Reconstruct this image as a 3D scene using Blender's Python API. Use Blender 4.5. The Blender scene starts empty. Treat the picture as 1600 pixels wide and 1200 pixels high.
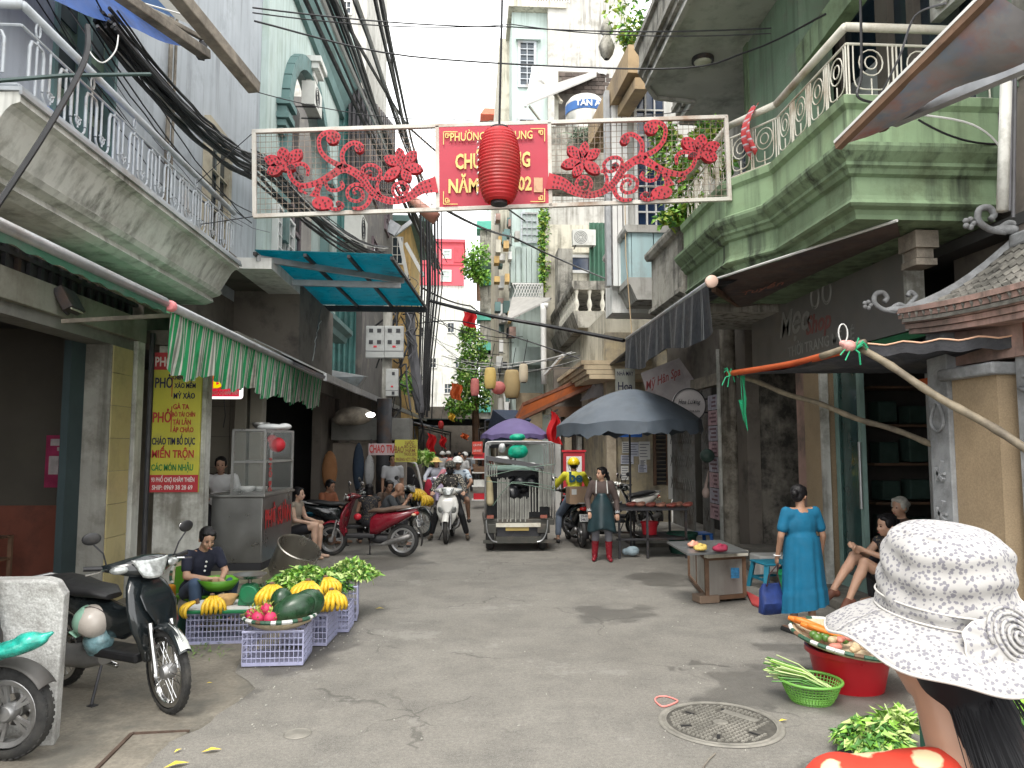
import bpy,math,random
import numpy as np
from mathutils import Vector,Matrix,Euler,noise
random.seed(7); np.random.seed(7)
SC = bpy.context.scene
COL = SC.collection
PI = math.pi
# ------------------------------------------------------------------ camera
EYE = 1.85
FPX,VU,VV = 1155.0,735.0,697.0          # focal length in photo pixels, vanishing point of the street
_d = Vector(((VU-800)/FPX,(600-VV)/FPX,1.0)).normalized()
_p = math.atan2(-_d[1],_d[2])
_Z = Vector((0,math.cos(_p),math.sin(_p)))
_X = _Z.cross(_d)
if _X[0] < 0: _X = -_X
RV,UV_,FV = Vector((_X[0],_d[0],_Z[0])),Vector((_X[1],_d[1],_Z[1])),Vector((_X[2],_d[2],_Z[2]))
cam_data = bpy.data.cameras.new("camera"); cam = bpy.data.objects.new("camera",cam_data); COL.objects.link(cam)
cam_data.sensor_width = 36.0; cam_data.lens = 36.0*FPX/1600.0
cam_data.clip_start = 0.05; cam_data.clip_end = 600
M_ = Matrix((( RV[0],UV_[0],-FV[0],0),(RV[1],UV_[1],-FV[1],0),(RV[2],UV_[2],-FV[2],EYE),(0,0,0,1)))
cam.matrix_world = M_
SC.camera = cam
# ------------------------------------------------------------------ light
SUN_EL,SUN_AZ = math.radians(58),math.radians(200)
w = bpy.data.worlds.new("World"); SC.world = w; w.use_nodes = True
nt = w.node_tree; nt.nodes.clear()
wo = nt.nodes.new('ShaderNodeOutputWorld'); bg = nt.nodes.new('ShaderNodeBackground')
sky = nt.nodes.new('ShaderNodeTexSky'); sky.sky_type = 'NISHITA'; sky.sun_disc = False
sky.sun_elevation = SUN_EL; sky.sun_rotation = SUN_AZ; sky.air_density = 1.0; sky.dust_density = 4.0
mixw = nt.nodes.new('ShaderNodeMixRGB'); mixw.inputs[0].default_value = 0.86
cn = nt.nodes.new('ShaderNodeTexNoise'); cn.inputs['Scale'].default_value = 2.2; cn.inputs['Detail'].default_value = 5
cr = nt.nodes.new('ShaderNodeValToRGB')
cr.color_ramp.elements[0].position = .3; cr.color_ramp.elements[0].color = (8.9,9.0,8.9,1)
cr.color_ramp.elements[1].position = .75; cr.color_ramp.elements[1].color = (11.2,11.1,10.8,1)
tcw = nt.nodes.new('ShaderNodeTexCoord')
nt.links.new(tcw.outputs['Generated'],cn.inputs['Vector'])
nt.links.new(cn.outputs['Fac'],cr.inputs['Fac'])
nt.links.new(sky.outputs['Color'],mixw.inputs[1]); nt.links.new(cr.outputs['Color'],mixw.inputs[2])
nt.links.new(mixw.outputs['Color'],bg.inputs['Color']); bg.inputs['Strength'].default_value = 0.12
nt.links.new(bg.outputs[0],wo.inputs['Surface'])
sd = bpy.data.lights.new("sun",'SUN'); sd.energy = 1.2; sd.angle = math.radians(22); sd.color = (1.0,.96,.9)
so = bpy.data.objects.new("sun",sd); COL.objects.link(so)
sv = Vector((math.sin(SUN_AZ)*math.cos(SUN_EL),math.cos(SUN_AZ)*math.cos(SUN_EL),math.sin(SUN_EL)))
so.rotation_euler = sv.to_track_quat('Z','Y').to_euler()
so.location = (0,0,30)
vs = SC.view_settings; vs.view_transform = 'Standard'; vs.look = 'None'; vs.gamma = 1; vs.use_curve_mapping = False
vs.exposure = 1.4
cy = SC.cycles
cy.use_denoising = True; cy.max_bounces = 6; cy.diffuse_bounces = 4; cy.glossy_bounces = 3; cy.transmission_bounces = 4
cy.transparent_max_bounces = 8; cy.caustics_reflective = False; cy.caustics_refractive = False
cy.sample_clamp_indirect = 6
try: cy.use_adaptive_sampling = True; cy.adaptive_threshold = 0.015
except Exception: pass
# ------------------------------------------------------------------ helpers
def P(u,v,Y=None,X=None,Z=None):
  """real place of something the photograph shows at (u, v), given one of its coordinates"""
  r = RV*((u-800)/FPX) + UV_*((600-v)/FPX) + FV
  t = Y/r.y if Y is not None else X/r.x if X is not None else (Z-EYE)/r.z
  return Vector((0,0,EYE)) + r*t
ORG = {}
def _set(o,label=None,cat=None,group=None,kind=None):
  if label: o['label'] = label
  if cat: o['category'] = cat
  if group: o['group'] = group
  if kind: o['kind'] = kind
  return o
def thing(name,label,cat,loc=(0,0,0),rz=0,group=None,world=False):
  o = bpy.data.objects.new(name,None); COL.objects.link(o)
  o.empty_display_size = .2
  o.location = loc; o.rotation_euler = (0,0,rz)
  ORG[o.name] = Vector(loc) if world else Vector((0,0,0))
  return _set(o,label,cat,group)
def kids(o): return [c for c in bpy.data.objects if c.parent == o]
def copy_tree(o,parent=None,cache=None):
  if cache is None:
    cache = {}
    for c in bpy.data.objects:
      if c.parent: cache.setdefault(c.parent.name,[]).append(c)
  c = o.copy(); COL.objects.link(c)
  if parent is not None: c.parent = parent
  ORG[c.name] = ORG.get(o.name,Vector((0,0,0)))
  for k in cache.get(o.name,[]): copy_tree(k,c,cache)
  return c
def dup(o,loc,rz=None,label=None,group=None,scale=None):
  c = copy_tree(o); c.location = loc
  if rz is not None: c.rotation_euler = (0,0,rz)
  if label: c['label'] = label
  if group: c['group'] = group
  if scale: c.scale = scale if not isinstance(scale,(int,float)) else (scale,)*3
  return c
class MB:
  """collects shapes, builds them as one mesh object"""
  def __init__(s): s.v = []; s.f = []; s.m = []; s.cm = 0; s.mats = []
  def mat(s,m):
    if m not in s.mats: s.mats.append(m)
    s.cm = s.mats.index(m); return s
  def add(s,vs,fs):
    o = len(s.v); s.v.extend([tuple(x) for x in vs]); s.f.extend([tuple(i+o for i in f) for f in fs]); s.m.extend([s.cm]*len(fs)); return s
  def box(s,c,d,rz=0,rx=0,ry=0,taper=1.0):
    R = Euler((rx,ry,rz)).to_matrix(); c = Vector(c)
    hx,hy,hz = d[0]/2,d[1]/2,d[2]/2
    vs = []
    for z,k in ((-hz,1.0),(hz,taper)):
      for x,y in ((-hx,-hy),(hx,-hy),(hx,hy),(-hx,hy)): vs.append(c + R @ Vector((x*k,y*k,z)))
    return s.add(vs,[(3,2,1,0),(4,5,6,7),(0,1,5,4),(1,2,6,5),(2,3,7,6),(3,0,4,7)])
  def bb(s,a,b):
    return s.box([(a[i]+b[i])/2 for i in range(3)],[abs(b[i]-a[i]) for i in range(3)])
  def bar(s,p,q,w,h=None,up=(0,0,1)):
    p,q = Vector(p),Vector(q); d = (q-p)
    if d.length < 1e-6: return s
    d.normalize(); h = h or w; u = Vector(up)
    if abs(d.dot(u)) > .98: u = Vector((1,0,0)) if abs(d.x) < .9 else Vector((0,1,0))
    a = d.cross(u).normalized(); b = a.cross(d).normalized()
    vs = [e + a*x*w/2 + b*y*h/2 for e in (p,q) for x,y in ((-1,-1),(1,-1),(1,1),(-1,1))]
    return s.add(vs,[(3,2,1,0),(4,5,6,7),(0,1,5,4),(1,2,6,5),(2,3,7,6),(3,0,4,7)])
  def tube(s,pts,r,n=6,closed=False,flat=1.0):
    pts = [Vector(p) for p in pts]; m = len(pts)
    rs = r if isinstance(r,(list,tuple)) else [r]*m
    prev = None; vs = []
    for i,p in enumerate(pts):
      if closed: t = pts[(i+1) % m] - pts[i-1]
      else: t = pts[min(i+1,m-1)] - pts[max(i-1,0)]
      if t.length < 1e-9: t = Vector((0,0,1))
      t.normalize()
      if prev is None:
        u = Vector((0,0,1)) if abs(t.z) < .9 else Vector((1,0,0))
        a = t.cross(u).normalized()
      else:
        a = prev - t*prev.dot(t)
        a = a.normalized() if a.length > 1e-6 else t.cross(Vector((0,0,1))).normalized()
      prev = a; b = t.cross(a)
      for k in range(n):
        an = 2*PI*k/n; vs.append(p + (a*math.cos(an) + b*math.sin(an)*flat)*rs[i])
    fs = []
    for i in range(m if closed else m-1):
      j = (i+1) % m
      for k in range(n): fs.append((i*n+k,i*n+(k+1) % n,j*n+(k+1) % n,j*n+k))
    if not closed: fs += [tuple(range(n))[::-1],tuple((m-1)*n+k for k in range(n))]
    return s.add(vs,fs)
  def loft(s,rings,cap=True,closed=True):
    n = len(rings[0]); vs = [p for r in rings for p in r]; fs = []
    for i in range(len(rings)-1):
      for k in range(n if closed else n-1): fs.append((i*n+k,i*n+(k+1) % n,(i+1)*n+(k+1) % n,(i+1)*n+k))
    if cap: fs += [tuple(range(n))[::-1],tuple((len(rings)-1)*n+k for k in range(n))]
    return s.add(vs,fs)
  def lathe(s,c,prof,n=16,sx=1,sy=1,rot=None,cap=False,a0=0,a1=2*PI):
    c = Vector(c); full = abs(a1-a0-2*PI) < 1e-6; vs = []; fs = []; k = n if full else n+1
    for r,z in prof:
      for i in range(k):
        a = a0+(a1-a0)*i/n; p = Vector((r*math.cos(a)*sx,r*math.sin(a)*sy,z))
        vs.append(c + (rot @ p if rot is not None else p))
    for j in range(len(prof)-1):
      for i in range(n):
        i2 = (i+1) % k
        fs.append((j*k+i,j*k+i2,(j+1)*k+i2,(j+1)*k+i))
    if cap: fs += [tuple(range(k))[::-1],tuple((len(prof)-1)*k+i for i in range(k))]
    return s.add(vs,fs)
  def ell(s,c,r,n=12,m=8,rot=None,z0=-1.0,z1=1.0):
    if isinstance(r,(int,float)): r = (r,r,r)
    a0,a1 = math.asin(max(-1,z0)),math.asin(min(1,z1)); c = Vector(c); vs = []
    for j in range(m+1):
      t = a0+(a1-a0)*j/m
      for i in range(n):
        a = 2*PI*i/n; p = Vector((r[0]*math.cos(t)*math.cos(a),r[1]*math.cos(t)*math.sin(a),r[2]*math.sin(t)))
        vs.append(c + (rot @ p if rot is not None else p))
    fs = [(j*n+i,j*n+(i+1) % n,(j+1)*n+(i+1) % n,(j+1)*n+i) for j in range(m) for i in range(n)]
    if z0 > -1: fs.append(tuple(range(n))[::-1])
    if z1 < 1: fs.append(tuple(m*n+i for i in range(n)))
    return s.add(vs,fs)
  def cyl(s,c,r,h,n=16,rot=None,r2=None):
    r2 = r if r2 is None else r2
    return s.lathe(c,[(r,0),(r2,h)],n,rot=rot,cap=True)
  def prism(s,pts,vec):
    vec = Vector(vec); n = len(pts); pts = [Vector(p) for p in pts]
    vs = pts + [p+vec for p in pts]
    nrm = Vector((0,0,0))
    for i in range(n): nrm += (pts[i]-pts[0]).cross(pts[(i+1) % n]-pts[0])
    fs = [tuple(range(n))[::-1],tuple(range(n,2*n))] + [(i,(i+1) % n,n+(i+1) % n,n+i) for i in range(n)]
    if nrm.dot(vec) < 0: fs = [f[::-1] for f in fs]
    return s.add(vs,fs)
  def poly(s,pts): return s.add(pts,[tuple(range(len(pts)))])
  def grid(s,fn,nu,nv,thick=None):
    vs = [Vector(fn(i/nu,j/nv)) for j in range(nv+1) for i in range(nu+1)]; k = nu+1
    fs = [(j*k+i,j*k+i+1,(j+1)*k+i+1,(j+1)*k+i) for j in range(nv) for i in range(nu)]
    if thick:
      t = Vector(thick); n0 = len(vs); vs2 = vs + [p+t for p in vs]
      fs2 = fs + [tuple(i+n0 for i in f[::-1]) for f in fs]
      edge = [i for i in range(k)] + [j*k+nu for j in range(1,nv+1)] + [nv*k+i for i in range(nu-1,-1,-1)] + [j*k for j in range(nv-1,0,-1)]
      for a in range(len(edge)):
        b = (a+1) % len(edge); fs2.append((edge[b],edge[a],edge[a]+n0,edge[b]+n0))
      return s.add(vs2,fs2)
    return s.add(vs,fs)
  def leaf(s,p,d,L,W,up=None,curl=.25):
    p = Vector(p); d = Vector(d).normalized(); up = Vector(up or (0,0,1))
    a = d.cross(up)
    if a.length < .05: a = d.cross(Vector((1,0,0)))
    a.normalize(); nrm = a.cross(d)
    m = p + d*L*.5 + nrm*L*curl*.5; e = p + d*L - nrm*L*curl*.3
    return s.add([p,m-a*W/2+nrm*W*.15,m,m+a*W/2+nrm*W*.15,e],[(0,1,2),(0,2,3),(1,4,2),(2,4,3)])
  def xf(s,M,start=0):
    for i in range(start,len(s.v)): s.v[i] = tuple(M @ Vector(s.v[i]))
    return s
  def obj(s,name,mat=None,parent=None,smooth=False,bevel=0,label=None,cat=None,group=None,kind=None,loc=None,solid=0,subsurf=0):
    me = bpy.data.meshes.new(name)
    org = Vector((0,0,0))
    if parent is not None: org = ORG.get(parent.name,org)
    elif loc is not None: org = Vector(loc)
    elif s.v:
      a = np.array(s.v); mn,mx = a.min(0),a.max(0); org = Vector(((mn[0]+mx[0])/2,(mn[1]+mx[1])/2,mn[2]))
    a = np.array([tuple(v) for v in s.v],dtype=float) - np.array(org)
    me.from_pydata(a.tolist(),[],s.f)
    if mat is not None and not s.mats: me.materials.append(mat)
    for m in s.mats: me.materials.append(m)
    if len(s.mats) > 1: me.polygons.foreach_set('material_index',s.m)
    if smooth:
      me.polygons.foreach_set('use_smooth',[True]*len(me.polygons))
      if smooth is not True:
        try: me.set_sharp_from_angle(angle=math.radians(smooth))
        except Exception: pass
    me.update()
    o = bpy.data.objects.new(name,me); COL.objects.link(o)
    if parent is not None: o.parent = parent; ORG[o.name] = org
    else: o.location = org; ORG[o.name] = org
    if bevel:
      b = o.modifiers.new('bevel','BEVEL'); b.width = bevel; b.segments = 2; b.limit_method = 'ANGLE'; b.angle_limit = math.radians(40)
    if solid:
      b = o.modifiers.new('thick','SOLIDIFY'); b.thickness = solid; b.offset = 0
    if subsurf:
      b = o.modifiers.new('sub','SUBSURF'); b.levels = subsurf; b.render_levels = subsurf
    return _set(o,label,cat,group,kind)
def linked(name,src,parent,loc=(0,0,0),rot=(0,0,0),scale=(1,1,1)):
  """another object that shares a mesh (world placement when the parent is a world-built thing)"""
  o = bpy.data.objects.new(name,src.data if hasattr(src,'data') else src); COL.objects.link(o); o.parent = parent
  org = ORG.get(parent.name,Vector((0,0,0))) if parent else Vector((0,0,0))
  o.location = Vector(loc)-org; o.rotation_euler = rot; o.scale = scale; ORG[o.name] = org
  return o
# ------------------------------------------------------------------ materials
_MC = {}
def mat(name,col,rough=.7,metal=0.0,var=.12,scale=4.0,bump=0.0,bscale=40.0,dirt=None,dirt_amt=.5,dscale=1.5,streak=None,streak_amt=.5,
    spec=.5,alpha=1.0,trans=0.0,coat=0.0,sss=0,emit=None,estr=0,rand=0.0,fine=0.0,sheen=0):
  if name in _MC: return _MC[name]
  m = bpy.data.materials.new(name); m.use_nodes = True; t = m.node_tree; N = t.nodes; L = t.links
  b = N['Principled BSDF']; b.inputs['Roughness'].default_value = rough; b.inputs['Metallic'].default_value = metal
  b.inputs['Specular IOR Level'].default_value = spec
  if coat: b.inputs['Coat Weight'].default_value = coat; b.inputs['Coat Roughness'].default_value = .08
  if alpha < 1: b.inputs['Alpha'].default_value = alpha
  if trans: b.inputs['Transmission Weight'].default_value = trans
  if sss: b.inputs['Subsurface Weight'].default_value = sss; b.inputs['Subsurface Radius'].default_value = (.01,.004,.002)
  if emit: b.inputs['Emission Color'].default_value = (*emit,1); b.inputs['Emission Strength'].default_value = estr
  tc = N.new('ShaderNodeTexCoord')
  def noise_(sc,det=4,vec=None,rough_=.55):
    n = N.new('ShaderNodeTexNoise'); n.inputs['Scale'].default_value = sc; n.inputs['Detail'].default_value = det; n.inputs['Roughness'].default_value = rough_
    L.new(vec if vec is not None else tc.outputs['Object'],n.inputs['Vector']); return n.outputs['Fac']
  def ramp(src,a,bb):
    r = N.new('ShaderNodeMapRange'); r.inputs['From Min'].default_value = a; r.inputs['From Max'].default_value = bb; L.new(src,r.inputs['Value']); return r.outputs[0]
  def mix(f,c1,c2,mode='MIX'):
    x = N.new('ShaderNodeMixRGB'); x.blend_type = mode
    if isinstance(f,float): x.inputs[0].default_value = f
    else: L.new(f,x.inputs[0])
    for k,c in ((1,c1),(2,c2)):
      if isinstance(c,tuple): x.inputs[k].default_value = (*c[:3],1)
      else: L.new(c,x.inputs[k])
    return x.outputs[0]
  def sc_(c,k): return tuple(min(1,max(0,x*k)) for x in c)
  c = mix(ramp(noise_(scale),.3,.7),sc_(col,1-var),sc_(col,1+var))
  if fine:
    c = mix(ramp(noise_(scale*25,3),.35,.65),mix(fine,c,(0,0,0)),c)
  if rand:
    oi = N.new('ShaderNodeObjectInfo'); hs = N.new('ShaderNodeHueSaturation'); L.new(c,hs.inputs['Color'])
    mr = N.new('ShaderNodeMapRange'); mr.inputs['To Min'].default_value = 1-rand; mr.inputs['To Max'].default_value = 1+rand
    L.new(oi.outputs['Random'],mr.inputs['Value']); L.new(mr.outputs[0],hs.inputs['Value']); c = hs.outputs[0]
  if dirt:
    f = ramp(noise_(dscale,8,rough_=.7),.6-.2*dirt_amt,.72-.12*dirt_amt)
    mm = N.new('ShaderNodeMath'); mm.operation = 'MULTIPLY'; mm.inputs[1].default_value = min(1,.5+dirt_amt*.5); L.new(f,mm.inputs[0])
    c = mix(mm.outputs[0],c,tuple(dirt))
  if streak:
    mp = N.new('ShaderNodeMapping'); mp.inputs['Scale'].default_value = (7,7,.45); L.new(tc.outputs['Object'],mp.inputs['Vector'])
    f = ramp(noise_(1.0,6,mp.outputs[0],.6),.47,.66)
    f2 = ramp(noise_(.8,3),.3,.7)
    mm = N.new('ShaderNodeMath'); mm.operation = 'MULTIPLY'; L.new(f,mm.inputs[0]); L.new(f2,mm.inputs[1])
    m2 = N.new('ShaderNodeMath'); m2.operation = 'MULTIPLY'; m2.inputs[1].default_value = streak_amt*1.5; m2.use_clamp = True; L.new(mm.outputs[0],m2.inputs[0])
    c = mix(m2.outputs[0],c,tuple(streak))
  L.new(c,b.inputs['Base Color'])
  if bump:
    bn = N.new('ShaderNodeBump'); bn.inputs['Strength'].default_value = bump; bn.inputs['Distance'].default_value = .01
    L.new(noise_(bscale,5),bn.inputs['Height']); L.new(bn.outputs[0],b.inputs['Normal'])
  rr = ramp(noise_(scale*2.3,4),.3,.7); r2 = N.new('ShaderNodeMapRange'); r2.inputs['To Min'].default_value = max(.03,rough-.08); r2.inputs['To Max'].default_value = min(1,rough+.1)
  L.new(rr,r2.inputs['Value']); L.new(r2.outputs[0],b.inputs['Roughness'])
  _MC[name] = m; return m
GR = (.06,.055,.045)
FONT = None
def text(body,size,pos,right,up,m,parent=None,name='lettering',depth=.004,bold=.0,align='CENTER',sx=1.0,shear=0,label=None,maxw=None):
  """raised or printed lettering as a mesh; pos is its middle, right/up its directions"""
  cu = bpy.data.curves.new('t','FONT'); cu.body = body; cu.size = size; cu.extrude = depth/2; cu.offset = bold*size
  cu.align_x = align; cu.align_y = 'CENTER'; cu.shear = shear; cu.resolution_u = 2
  to = bpy.data.objects.new('t',cu); COL.objects.link(to)
  bpy.context.view_layer.update()
  dg = bpy.context.evaluated_depsgraph_get()
  me = bpy.data.meshes.new_from_object(to.evaluated_get(dg))
  bpy.data.objects.remove(to); bpy.data.curves.remove(cu)
  a = np.zeros(len(me.vertices)*3); me.vertices.foreach_get('co',a); a = a.reshape(-1,3)
  if len(a) == 0: return None
  if maxw:
    ww = a[:,0].max()-a[:,0].min(); sx = maxw/ww
    a[:,0] -= (a[:,0].max()+a[:,0].min())/2
  right = Vector(right).normalized(); up = Vector(up).normalized(); nn = right.cross(up)
  org = ORG.get(parent.name,Vector((0,0,0))) if parent else Vector((0,0,0))
  B = np.array([list(right),list(up),list(nn)]); a[:,0] *= sx
  w_ = a @ B + np.array(Vector(pos)-org)
  me.vertices.foreach_set('co',w_.ravel()); me.update(); me.materials.clear(); me.materials.append(m)
  o = bpy.data.objects.new(name,me); COL.objects.link(o)
  if parent: o.parent = parent; ORG[o.name] = org
  if label: o['label'] = label
  return o
def ring_se(c,a,b_,hx,hz,p=2.6,n=16):
  c = Vector(c); out = []
  for k in range(n):
    t_ = 2*PI*k/n; ct,st = math.cos(t_),math.sin(t_); out.append(c+Vector(a)*hx*math.copysign(abs(ct)**(2/p),ct)+Vector(b_)*hz*math.copysign(abs(st)**(2/p),st))
  return out
def sag(a,b,s=.3,n=14,wob=0.0):
  a,b = Vector(a),Vector(b); out = []
  for i in range(n+1):
    t = i/n; p = a.lerp(b,t); p.z -= s*4*t*(1-t)
    if wob and 0 < i < n: p += Vector((random.uniform(-wob,wob),random.uniform(-wob,wob),random.uniform(-wob,wob)))
    out.append(p)
  return out
def smooth_path(pts,k=4,closed=False):
  pts = [Vector(p) for p in pts]; out = []; n = len(pts)
  rng = range(n) if closed else range(n-1)
  for i in rng:
    p0 = pts[(i-1) % n] if closed or i > 0 else pts[i]; p1 = pts[i]; p2 = pts[(i+1) % n]
    p3 = pts[(i+2) % n] if closed or i+2 < n else p2
    for j in range(k):
      t = j/k
      out.append(.5*((2*p1)+(p2-p0)*t+(2*p0-5*p1+4*p2-p3)*t*t+(3*p1-p0-3*p2+p3)*t**3))
  if not closed: out.append(pts[-1])
  return out
def rot_to(d):  # rotation matrix taking +Z to d
  return Vector(d).normalized().to_track_quat('Z','Y').to_matrix()
# remeshed organic shapes: list of ('c', p, q, r1, r2) capsules and ('e', c, (rx,ry,rz), rotmatrix|None) ellipsoids
def organic(prims,voxel=.012,smooth=4,n=12):
  b = MB()
  for q in prims:
    if q[0] == 'c':
      _,p,r,r1,r2 = q; p,r = Vector(p),Vector(r); d = r-p
      if d.length < 1e-4: b.ell(p,r1,n,8); continue
      R = rot_to(d); prof = []; L = d.length
      for j in range(5): a = -PI/2+PI/2*j/4; prof.append((max(1e-4,r1*math.cos(a)),r1*math.sin(a)))
      for j in range(1,5): a = PI/2*j/4; prof.append((max(1e-4,r2*math.cos(a)),L+r2*math.sin(a)))
      prof.insert(5,(r2,L))
      b.lathe(p,prof,n,rot=R,cap=True)
    else:
      _,c,r,R = q; b.ell(c,r,n+2,10,rot=R)
  me = bpy.data.meshes.new('o'); me.from_pydata([tuple(v) for v in b.v],[],b.f)
  o = bpy.data.objects.new('o',me); COL.objects.link(o)
  m = o.modifiers.new('r','REMESH'); m.mode = 'VOXEL'; m.voxel_size = voxel; m.use_smooth_shade = True
  if smooth:
    m2 = o.modifiers.new('s','SMOOTH'); m2.factor = .5; m2.iterations = smooth
  bpy.context.view_layer.update()
  dg = bpy.context.evaluated_depsgraph_get()
  out = bpy.data.meshes.new_from_object(o.evaluated_get(dg))
  bpy.data.objects.remove(o); bpy.data.meshes.remove(me)
  out.polygons.foreach_set('use_smooth',[True]*len(out.polygons))
  return out
def omesh(name,me,m,parent,label=None,**kw):
  me.materials.clear(); me.materials.append(m); me.name = name
  o = bpy.data.objects.new(name,me); COL.objects.link(o)
  if parent is not None:
    o.parent = parent; org = ORG.get(parent.name,Vector((0,0,0))); ORG[o.name] = org
    if org.length > 0:
      me.transform(Matrix.Translation(-org))
  return _set(o,label,**kw)
# ------------------------------------------------------------------ shared materials
m_conc = mat('concrete',(.30,.29,.26),.9,var=.18,scale=2.2,bump=.5,bscale=30,dirt=(.12,.11,.09),dirt_amt=.5,streak=(.08,.075,.06),streak_amt=.6)
m_oldconc = mat('old_concrete',(.42,.4,.35),.9,var=.2,scale=1.6,bump=.6,bscale=22,dirt=(.09,.085,.07),dirt_amt=.8,streak=(.045,.045,.04),streak_amt=.9)
m_blue = mat('bluegrey_plaster',(.42,.45,.48),.85,var=.1,scale=.9,bump=.25,bscale=14,dirt=(.28,.30,.32),dirt_amt=.35,streak=(.2,.21,.22),streak_amt=.5)
m_cream = mat('cream_plaster',(.56,.53,.44),.85,var=.1,scale=1.2,bump=.3,bscale=16,dirt=(.24,.22,.17),dirt_amt=.45,streak=(.14,.13,.1),streak_amt=.7)
m_mint = mat('mint_plaster',(.46,.545,.52),.85,var=.08,scale=1.2,bump=.2,bscale=14,dirt=(.38,.46,.4),dirt_amt=.4,streak=(.22,.28,.24),streak_amt=.6)
m_minttrim = mat('teal_trim',(.13,.215,.21),.8,var=.12,scale=2,bump=.2,dirt=(.1,.13,.12),dirt_amt=.4)
m_green = mat('green_plaster',(.185,.265,.155),.85,var=.16,scale=1.6,bump=.45,bscale=20,dirt=(.10,.13,.07),dirt_amt=.7,streak=(.035,.045,.03),streak_amt=.9)
m_dkgreen = mat('darkgreen_plaster',(.18,.265,.185),.85,var=.15,scale=1.6,bump=.4,bscale=20,dirt=(.2,.2,.17),dirt_amt=.6,streak=(.04,.05,.035))
m_grey = mat('grey_render',(.46,.45,.42),.9,var=.12,scale=1.1,bump=.35,bscale=14,dirt=(.25,.24,.21),dirt_amt=.5,streak=(.13,.12,.1),streak_amt=.8)
m_white = mat('white_plaster',(.72,.72,.69),.85,var=.07,scale=1.2,bump=.2,dirt=(.42,.41,.37),dirt_amt=.35,streak=(.25,.25,.22),streak_amt=.5)
m_peel = mat('peeling_white',(.62,.62,.58),.9,var=.12,scale=1.4,bump=.5,bscale=12,dirt=(.2,.19,.16),dirt_amt=.7,streak=(.12,.11,.09),streak_amt=.6)
m_dkwall = mat('brown_plaster',(.16,.14,.12),.9,var=.12,scale=1.3,bump=.3,bscale=14,dirt=(.06,.055,.05),dirt_amt=.5)
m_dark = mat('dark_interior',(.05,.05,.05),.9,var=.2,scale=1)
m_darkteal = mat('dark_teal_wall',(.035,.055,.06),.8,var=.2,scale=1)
m_redpaint = mat('brick_red_paint',(.22,.07,.045),.8,var=.15,scale=1,dirt=(.1,.04,.03))
m_redwall = mat('crimson_wall',(.62,.10,.13),.8,var=.08,scale=1,dirt=(.4,.1,.1),dirt_amt=.3)
m_orange = mat('ochre_plaster',(.62,.42,.17),.85,var=.1,scale=1.2,bump=.2,dirt=(.3,.2,.1),dirt_amt=.5,streak=(.18,.13,.08))
m_tan = mat('tan_mosaic',(.40,.30,.19),.6,var=.1,scale=3,fine=.25,dirt=(.2,.15,.1),dirt_amt=.3)
m_ytile = mat('yellow_tile',(.50,.42,.21),.4,var=.08,scale=3,rand=.08,dirt=(.3,.25,.14),dirt_amt=.4)
m_stone = mat('grey_stone',(.30,.31,.32),.85,var=.2,scale=5,bump=.6,bscale=35,dirt=(.1,.1,.1),dirt_amt=.6)
m_pink = mat('pinkish_plaster',(.42,.27,.23),.9,var=.18,scale=2.4,bump=.4,bscale=25,dirt=(.15,.12,.1),dirt_amt=.7,streak=(.06,.05,.045))
m_steel = mat('galvanised_steel',(.42,.43,.44),.45,.8,var=.15,scale=6,dirt=(.2,.16,.12),dirt_amt=.3)
m_rail = mat('painted_rail_grey',(.42,.45,.48),.5,.1,var=.12,scale=8,dirt=(.22,.18,.14),dirt_amt=.4)
m_railw = mat('painted_rail_cream',(.60,.58,.50),.55,0,var=.1,scale=8,dirt=(.28,.2,.12),dirt_amt=.5)
m_blk = mat('black_cable',(.012,.012,.014),.5,var=.2)
m_blk2 = mat('grey_cable',(.10,.10,.11),.6,var=.2)
m_whc = mat('white_cable',(.6,.6,.58),.5,var=.1)
m_glassd = mat('dark_window_glass',(.02,.035,.05),.08,.0,var=.2,spec=.8)
m_glassg = mat('greenish_door_glass',(.03,.07,.065),.07,0,var=.2,spec=.8)
m_wood = mat('brown_wood',(.15,.085,.05),.7,var=.3,scale=6,bump=.3,dirt=(.05,.035,.03))
m_oldwood = mat('weathered_wood',(.24,.21,.17),.85,var=.3,scale=7,bump=.5,bscale=60,dirt=(.07,.06,.05),dirt_amt=.6)
m_shut = mat('purple_brown_shutter',(.17,.13,.14),.7,var=.2,scale=3)
m_tealsheet = mat('teal_corrugated',(.05,.16,.15),.5,.1,var=.12,scale=2,dirt=(.03,.07,.065))
m_brownsheet = mat('dark_corrugated',(.06,.055,.06),.6,.2,var=.15,scale=2,dirt=(.12,.08,.05),dirt_amt=.4)
m_greensheet = mat('green_sheet',(.06,.15,.10),.5,.1,var=.12,scale=2,dirt=(.05,.07,.05))
m_wfr = mat('white_window_frame',(.7,.7,.68),.5,var=.06)
m_iron = mat('dark_iron',(.05,.05,.055),.6,.4,var=.2,dirt=(.12,.06,.03),dirt_amt=.3)
m_red = mat('red_paint',(.55,.02,.035),.5,var=.08)
m_rubber = mat('rubber',(.022,.022,.022),.85,var=.3,scale=20,bump=.3,dirt=(.08,.075,.065),dirt_amt=.35)
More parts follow.
